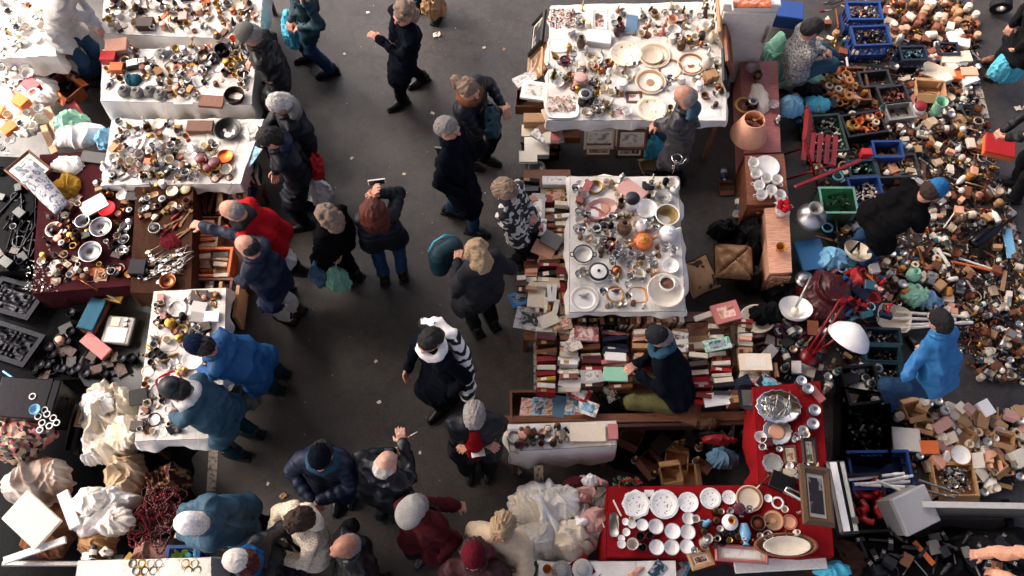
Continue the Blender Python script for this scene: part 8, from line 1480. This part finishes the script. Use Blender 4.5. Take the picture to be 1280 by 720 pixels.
fill('h3', [(1120, 520), (1160, 500), (1200, 508), (1280, 512), (1280, 596), (1225, 620), (1150, 580), (1140, 545)], .0, 88, CARD, 12, 69, .08, avoid=[(1132, 550, 16), (1194, 600, 24), (1202, 568, 12), (1159, 561, 10)], f=.6)
fill('h4', [(1056, 370), (1086, 400), (1084, 470), (1050, 470), (1050, 440)], .0, 20, HARD, 11, 70, .05, f=.6)
fill('h4', [(1058, 462), (1100, 462), (1100, 498), (1062, 500)], .1, 12, [(1, 'box', (14, 20), ['white paper', 'chestnut wood', 'darkgrey plastic'], dict(hh=(.3, .5))), (1, 'camera_body', (14, 18), ['black plastic', 'charcoal plastic'])], 10, 71, f=.6)
fill('h4', [(990, 100), (1030, 100), (1060, 200), (1060, 300), (1030, 300), (1024, 240), (1000, 150)], .05, 40, HARD + TOY, 11, 72, .08, avoid=[(1032, 166, 25), (1012, 274, 18), (1048, 250, 22)], f=.65)
fill('h4', [(1040, 300), (1075, 270), (1130, 300), (1130, 340), (1080, 345)], .0, 34, HARD + TOY, 11, 73, .06, avoid=[(1073, 312, 18), (1096, 276, 18)], f=.62)
fill('h4', [(950, 400), (1050, 400), (1050, 480), (1000, 474), (965, 460)], .2, 26, [(1, 'box', (12, 18), ['cream paper', 'rose leather', 'charcoal leather', 'white paper'], dict(hh=(.4, .6), tilt=.3)), (1, 'tin', (10, 13), SILV), (1, 'book', (16, 24), ['cream paper', 'rust leather', 'paper paper']), (1, 'brush', (18, 24), ['tan wood', 'red plastic']), (1, 'bottle', (8, 10), ['teal glass', 'brown glass'], dict(lie=.6))], 11, 74, .05, avoid=[(995, 384, 20), (1060, 424, 28)], f=.65)
litter('hardware_bits', 'small screws and scraps strewn between the hardware', 'hardware', 1170, 250, .0, 100, 100, 4200, .034, ['rust rusty', 'brown rusty', 'iron metal', 'silver metal', 'beige plastic', 'chestnut wood', 'bronze metal', 'charcoal plastic', 'red plastic', 'tan wood', 'grey metal'], 77, .03, poly=[(1060, 0), (1215, 0), (1226, 110), (1245, 200), (1274, 300), (1280, 475), (1225, 470), (1120, 380), (1060, 330), (1062, 180), (1058, 90)])
litter('cardboard_scraps', 'small paper and plastic scraps between the cartons', 'scraps', 1200, 560, .0, 100, 100, 380, .035, ['cream paper', 'card matte', 'charcoal plastic', 'silver metal', 'peach paper'], 78, .03, poly=[(1120, 515), (1280, 512), (1280, 600), (1225, 622), (1140, 590)])
litter('mixed_bits', 'small bits strewn round the toys and teal drawers', 'hardware', 1070, 380, .0, 100, 100, 420, .035, ['brightred plastic', 'charcoal plastic', 'cream plastic', 'teal plastic', 'rust metal', 'silver metal', 'orange plastic'], 79, .03, poly=[(1000, 100), (1062, 90), (1062, 330), (1130, 380), (1090, 400), (1060, 480), (960, 480), (960, 400), (1030, 320)])
# dark rag heap along the lower edge
heap(1130, 700, .0, 180, 70, .3, 'black fabric', 'black rag heap below the red pipe elbows', 97, 'rag_heap', 'cloth', rough=1.3); heap(1240, 690, .05, 160, 70, .3, 'charcoal fabric', 'charcoal clothing heap below the grey board', 98, 'rag_heap', 'cloth', rough=1.3); heap(1050, 700, .1, 90, 50, .3, 'darkbrown fabric', 'dark brown clothes heap by the instrument case', 99, 'rag_heap', 'cloth'); heap(1042, 712, .5, 44, 24, .12, 'cyan fabric', 'light blue striped cloth at the red table corner', 100)
area('rg', 'in the dark rag heap'); LMS['rg'] += [(1155, 690, 'the orange strap'), (1092, 690, 'the grey board corner')]
item('plank', 1158, 690, .3, 34, 'orange leather', a='rg', label='orange leather strap on the dark rag heap', rot=-55, dd=.2)
fill('rg', [(1070, 668), (1270, 670), (1270, 716), (1060, 716)], .24, 44, [(2, 'shoe_item', (18, 24), ['charcoal leather', 'brown leather', 'black leather', 'darkgrey leather'], dict(tilt=.4)), (1, 'phone', (12, 16), ['charcoal plastic', 'darkgrey plastic']), (1, 'cable', (16, 22), ['charcoal plastic', 'black plastic', 'grey plastic']), (1, 'box', (12, 18), ['charcoal leather', 'brown leather', 'midgrey paper'], dict(hh=(.4, .6), tilt=.4)), (1, 'pipe', (18, 30), ['grey metal', 'charcoal plastic'], dict(r=(.04, .06)))], 12, 75, .05, f=.65)
# ------------------------------------------------------------------ things carried and pushed in the aisle
def held(nm, px, py, z, w, d, h, m, label, who, s, seed):
    bag(px, py, z, w, d, h, m, label, seed, tuple(PEOPLE[who]['wr'][s]), nm)
def aisle():
    g = lambda t: next(k for k in PEOPLE if t in k)
    held('carrier_bag', 396, 236, .3, 28, 22, .34, 'white nylon', 'white plastic carrier bag held by the man in blue and black', g('blue and black'), -1, 31); held('carrier_bag', 397, 340, .26, 20, 20, .36, 'steelblue nylon', 'blue grey carrier bag of the woman with curly fair hair', g('blue and green'), -1, 32); held('carrier_bag', 420, 346, .22, 26, 22, .36, 'mint nylon', 'pale green carrier bag of the woman with curly fair hair', g('blue and green'), 1, 33)
    held('carrier_bag', 364, 32, .45, 22, 34, .42, 'cyan nylon', 'light blue bag held by the person in dark teal jacket', g('light blue bag'), -1, 34); held('shoulder_bag', 541, 3, .5, 26, 22, .34, 'tan leather', 'tan shoulder bag of the person in dark clothes', g('tan bag'), 1, 35); held('carrier_bag', 1263, 80, .2, 40, 26, .4, 'cyan nylon', 'light blue carrier bag by the brown boots', g('brown boots'), -1, 36)
    bag(395, 205, .75, 14, 22, .3, 'brightred nylon', 'bright red small bag behind the man with the white bag', 37); bag(298, 492, .35, 38, 34, .4, 'midgrey fabric', 'grey cloth shoulder bag between the two people at the white table', 38); bag(355, 322, .6, 22, 26, .25, 'white nylon', 'white bag hanging behind the man in red', 39)
    bag(613, 147, .95, 22, 32, .36, 'darkteal nylon', 'dark teal rucksack on the woman with tied brown hair', 40, neck=False, name='rucksack')
    # striped fur stole over the shoulder
    p = PEOPLE[g('fur stole')]; n, F, R = p['neck'], p['F'], p['R']; pts = [np.array(P(528, 404, 1.42)), np.array(P(548, 404, 1.46)), np.array(P(566, 420, 1.42)), np.array(P(578, 442, 1.28)), np.array(P(582, 464, 1.1)), np.array(P(584, 482, .95)), np.array(P(584, 494, .85))]
    vf = solid([cap(a, b, .04 if i < 2 else .058, .045 if i < 2 else .062) for i, (a, b) in enumerate(zip(pts, pts[1:]))], .014, .03, lambda X: -.03 * (vnoise(X[:, 0] * 30, X[:, 1] * 30, X[:, 2] * 30) - .4))
    b0 = np.array(p['root'].location); raw_obj('fur_stole', mk_np(np.asarray(vf[0]) - b0, vf[1], pat('striped_fur', ['white', 'white', 'charcoal', 'charcoal'], 3.6, 'bands', .95, .5, [0, .5, .6, 1])), p['root'])
    # rucksack with ribbed teal front, hanging from her hand
    c = np.array(P(558, 320, 1.0)); vf = solid([cap((-.08, 0, .08), (-.08, 0, .3), .085, .08), cap((.08, 0, .08), (.08, 0, .3), .085, .08), cap((-.05, 0, .33), (.05, 0, .33), .07)], .011, .03, lambda X: -.008 * np.abs(np.sin(X[:, 2] * 45)))
    wv = PEOPLE[g('teal rucksack')]['wr'][-1] - c - np.array((0, 0, -.2)); put('rucksack', [('body', mk_np(*vf, mat('darkteal', 'nylon'))), ('pocket', mk_np(*solid([cap((-.05, .09, .1), (.05, .09, .1), .06), cap((-.05, .09, .18), (.05, .09, .18), .055)], .012, .03), mat('teal', 'nylon'))), ('rib', mk(tube([(-.13, .07, .32), (-.06, .085, .4), (.06, .085, .4), (.13, .07, .32)], .012, 6), mat('cyan', 'nylon'), True)), ('handle', mk(tube([(-.04, 0, .39), tuple(wv * .9), (.04, 0, .39)], .01, 6), mat('black', 'nylon'), True))], tuple(c - np.array((0, 0, .2))), rad(35), 1, 'teal rucksack held by the woman with pale curly hair', 'rucksack')
    ph = PEOPLE[g('taking a photograph')]; w_ = (ph['wr'][-1] + ph['wr'][1]) / 2 + np.array((0, .07, .05)); put('mobile_phone', [('body', mk(bx(.15, .012, .075, (0, 0, 0), .004), mat('white', 'plastic'), False)), ('screen', mk(bx(.135, .002, .065, (0, -.0075, .005)), mat('charcoal', 'gloss'), False))], tuple(w_), rad(8), 1, 'white phone held up by the red haired woman', 'phone')
    cg = PEOPLE[g('cigarette')]['wr'][1]; put('cigarette', [('paper', mk(tube([(0, 0, 0), (.055, .03, .01)], .004, 6), mat('white', 'paper'), True)), ('filter', mk(tube([(-.02, -.011, -.004), (0, 0, 0)], .0042, 6), mat('orange', 'paper'), True))], tuple(cg + np.array((.06, .06, .05))), 0, 1, 'lit white cigarette in the bald man hand', 'cigarette')
    rd_ = PEOPLE[g('reading in')]; w_ = (rd_['wr'][-1] + rd_['wr'][1]) / 2 + np.array((0, -.09, -.01)); put('paper_note', [('sheet', mk(grid(5, 4, lambda u, v: ((u - .5) * .11, (v - .5) * .08, .012 * sin(u * 4))), mat('white', 'paper')))], tuple(w_), .2, 1, 'small white paper held by the man in red sweater', 'paper')
    tr = item('reel', 1249, 14, .02, 26, 'charcoal matte', 'grey metal', a='h1', label='black scooter wheel at the end of the open floor', name='scooter_wheel', cat='wheel', hs=.8); tr.rotation_euler = (0, rad(80), rad(80)); tr.location.z = .12
    # scraps of paper on the asphalt
    rs = random.Random(21); area('as', 'on the aisle floor')
    for x, y, w, nm in ((546, 44, 11, 'near the striding woman'), (541, 142, 6, 'between the coat man and striding woman'), (460, 16, 5, 'beside the dark teal jacket feet'), (354, 620, 10, 'near the cream coat'), (474, 503, 6, 'before the fur stole'), (648, 590, 9, 'by the draped lower table'), (630, 62, 5, 'near the black framed picture'), (605, 60, 5, 'in the empty upper aisle'), (505, 218, 5, 'near the coat man jeans'), (440, 198, 5, 'above the red haired woman'), (553, 297, 5, 'beside the teal rucksack'), (652, 316, 9, 'at the leggings feet'), (654, 338, 7, 'below the leggings feet'), (431, 68, 5, 'beside the denim legs'), (620, 560, 6, 'beside the red sweater man'), (335, 605, 5, 'above the paper card'), (1262, 240, 9, 'outside the pitch line'), (1272, 136, 10, 'at the pitch edge'), (470, 452, 5, 'in the dark aisle middle'), (525, 566, 5, 'by the cigarette hand')):
        s = D(x, y, 0, w * .7); me = mk(grid(4, 4, lambda u, v: ((u - .5) * s * (1 + .4 * rs.random()), (v - .5) * s * (.7 + .4 * rs.random()), .004 + .3 * s * rs.random())), mat(rs.choice(('paper', 'white', 'cream', 'tan')), 'paper'), False); o = put('paper_scrap', [('p', me)], P(x, y, 0), rs.uniform(0, 6), 1, 'crumpled paper scrap ' + nm, 'scrap', 'paper scraps on the aisle floor')
    litter('floor_specks', 'tiny specks of litter over the asphalt aisle', 'litter', 480, 300, .0, 100, 100, 170, .009, ['paper paper', 'tan paper', 'charcoal matte', 'white paper'], 81, .0, poly=[(330, 100), (400, 0), (660, 0), (650, 200), (620, 420), (640, 600), (300, 610), (300, 420), (400, 380)])
aisle()
finish_labels()
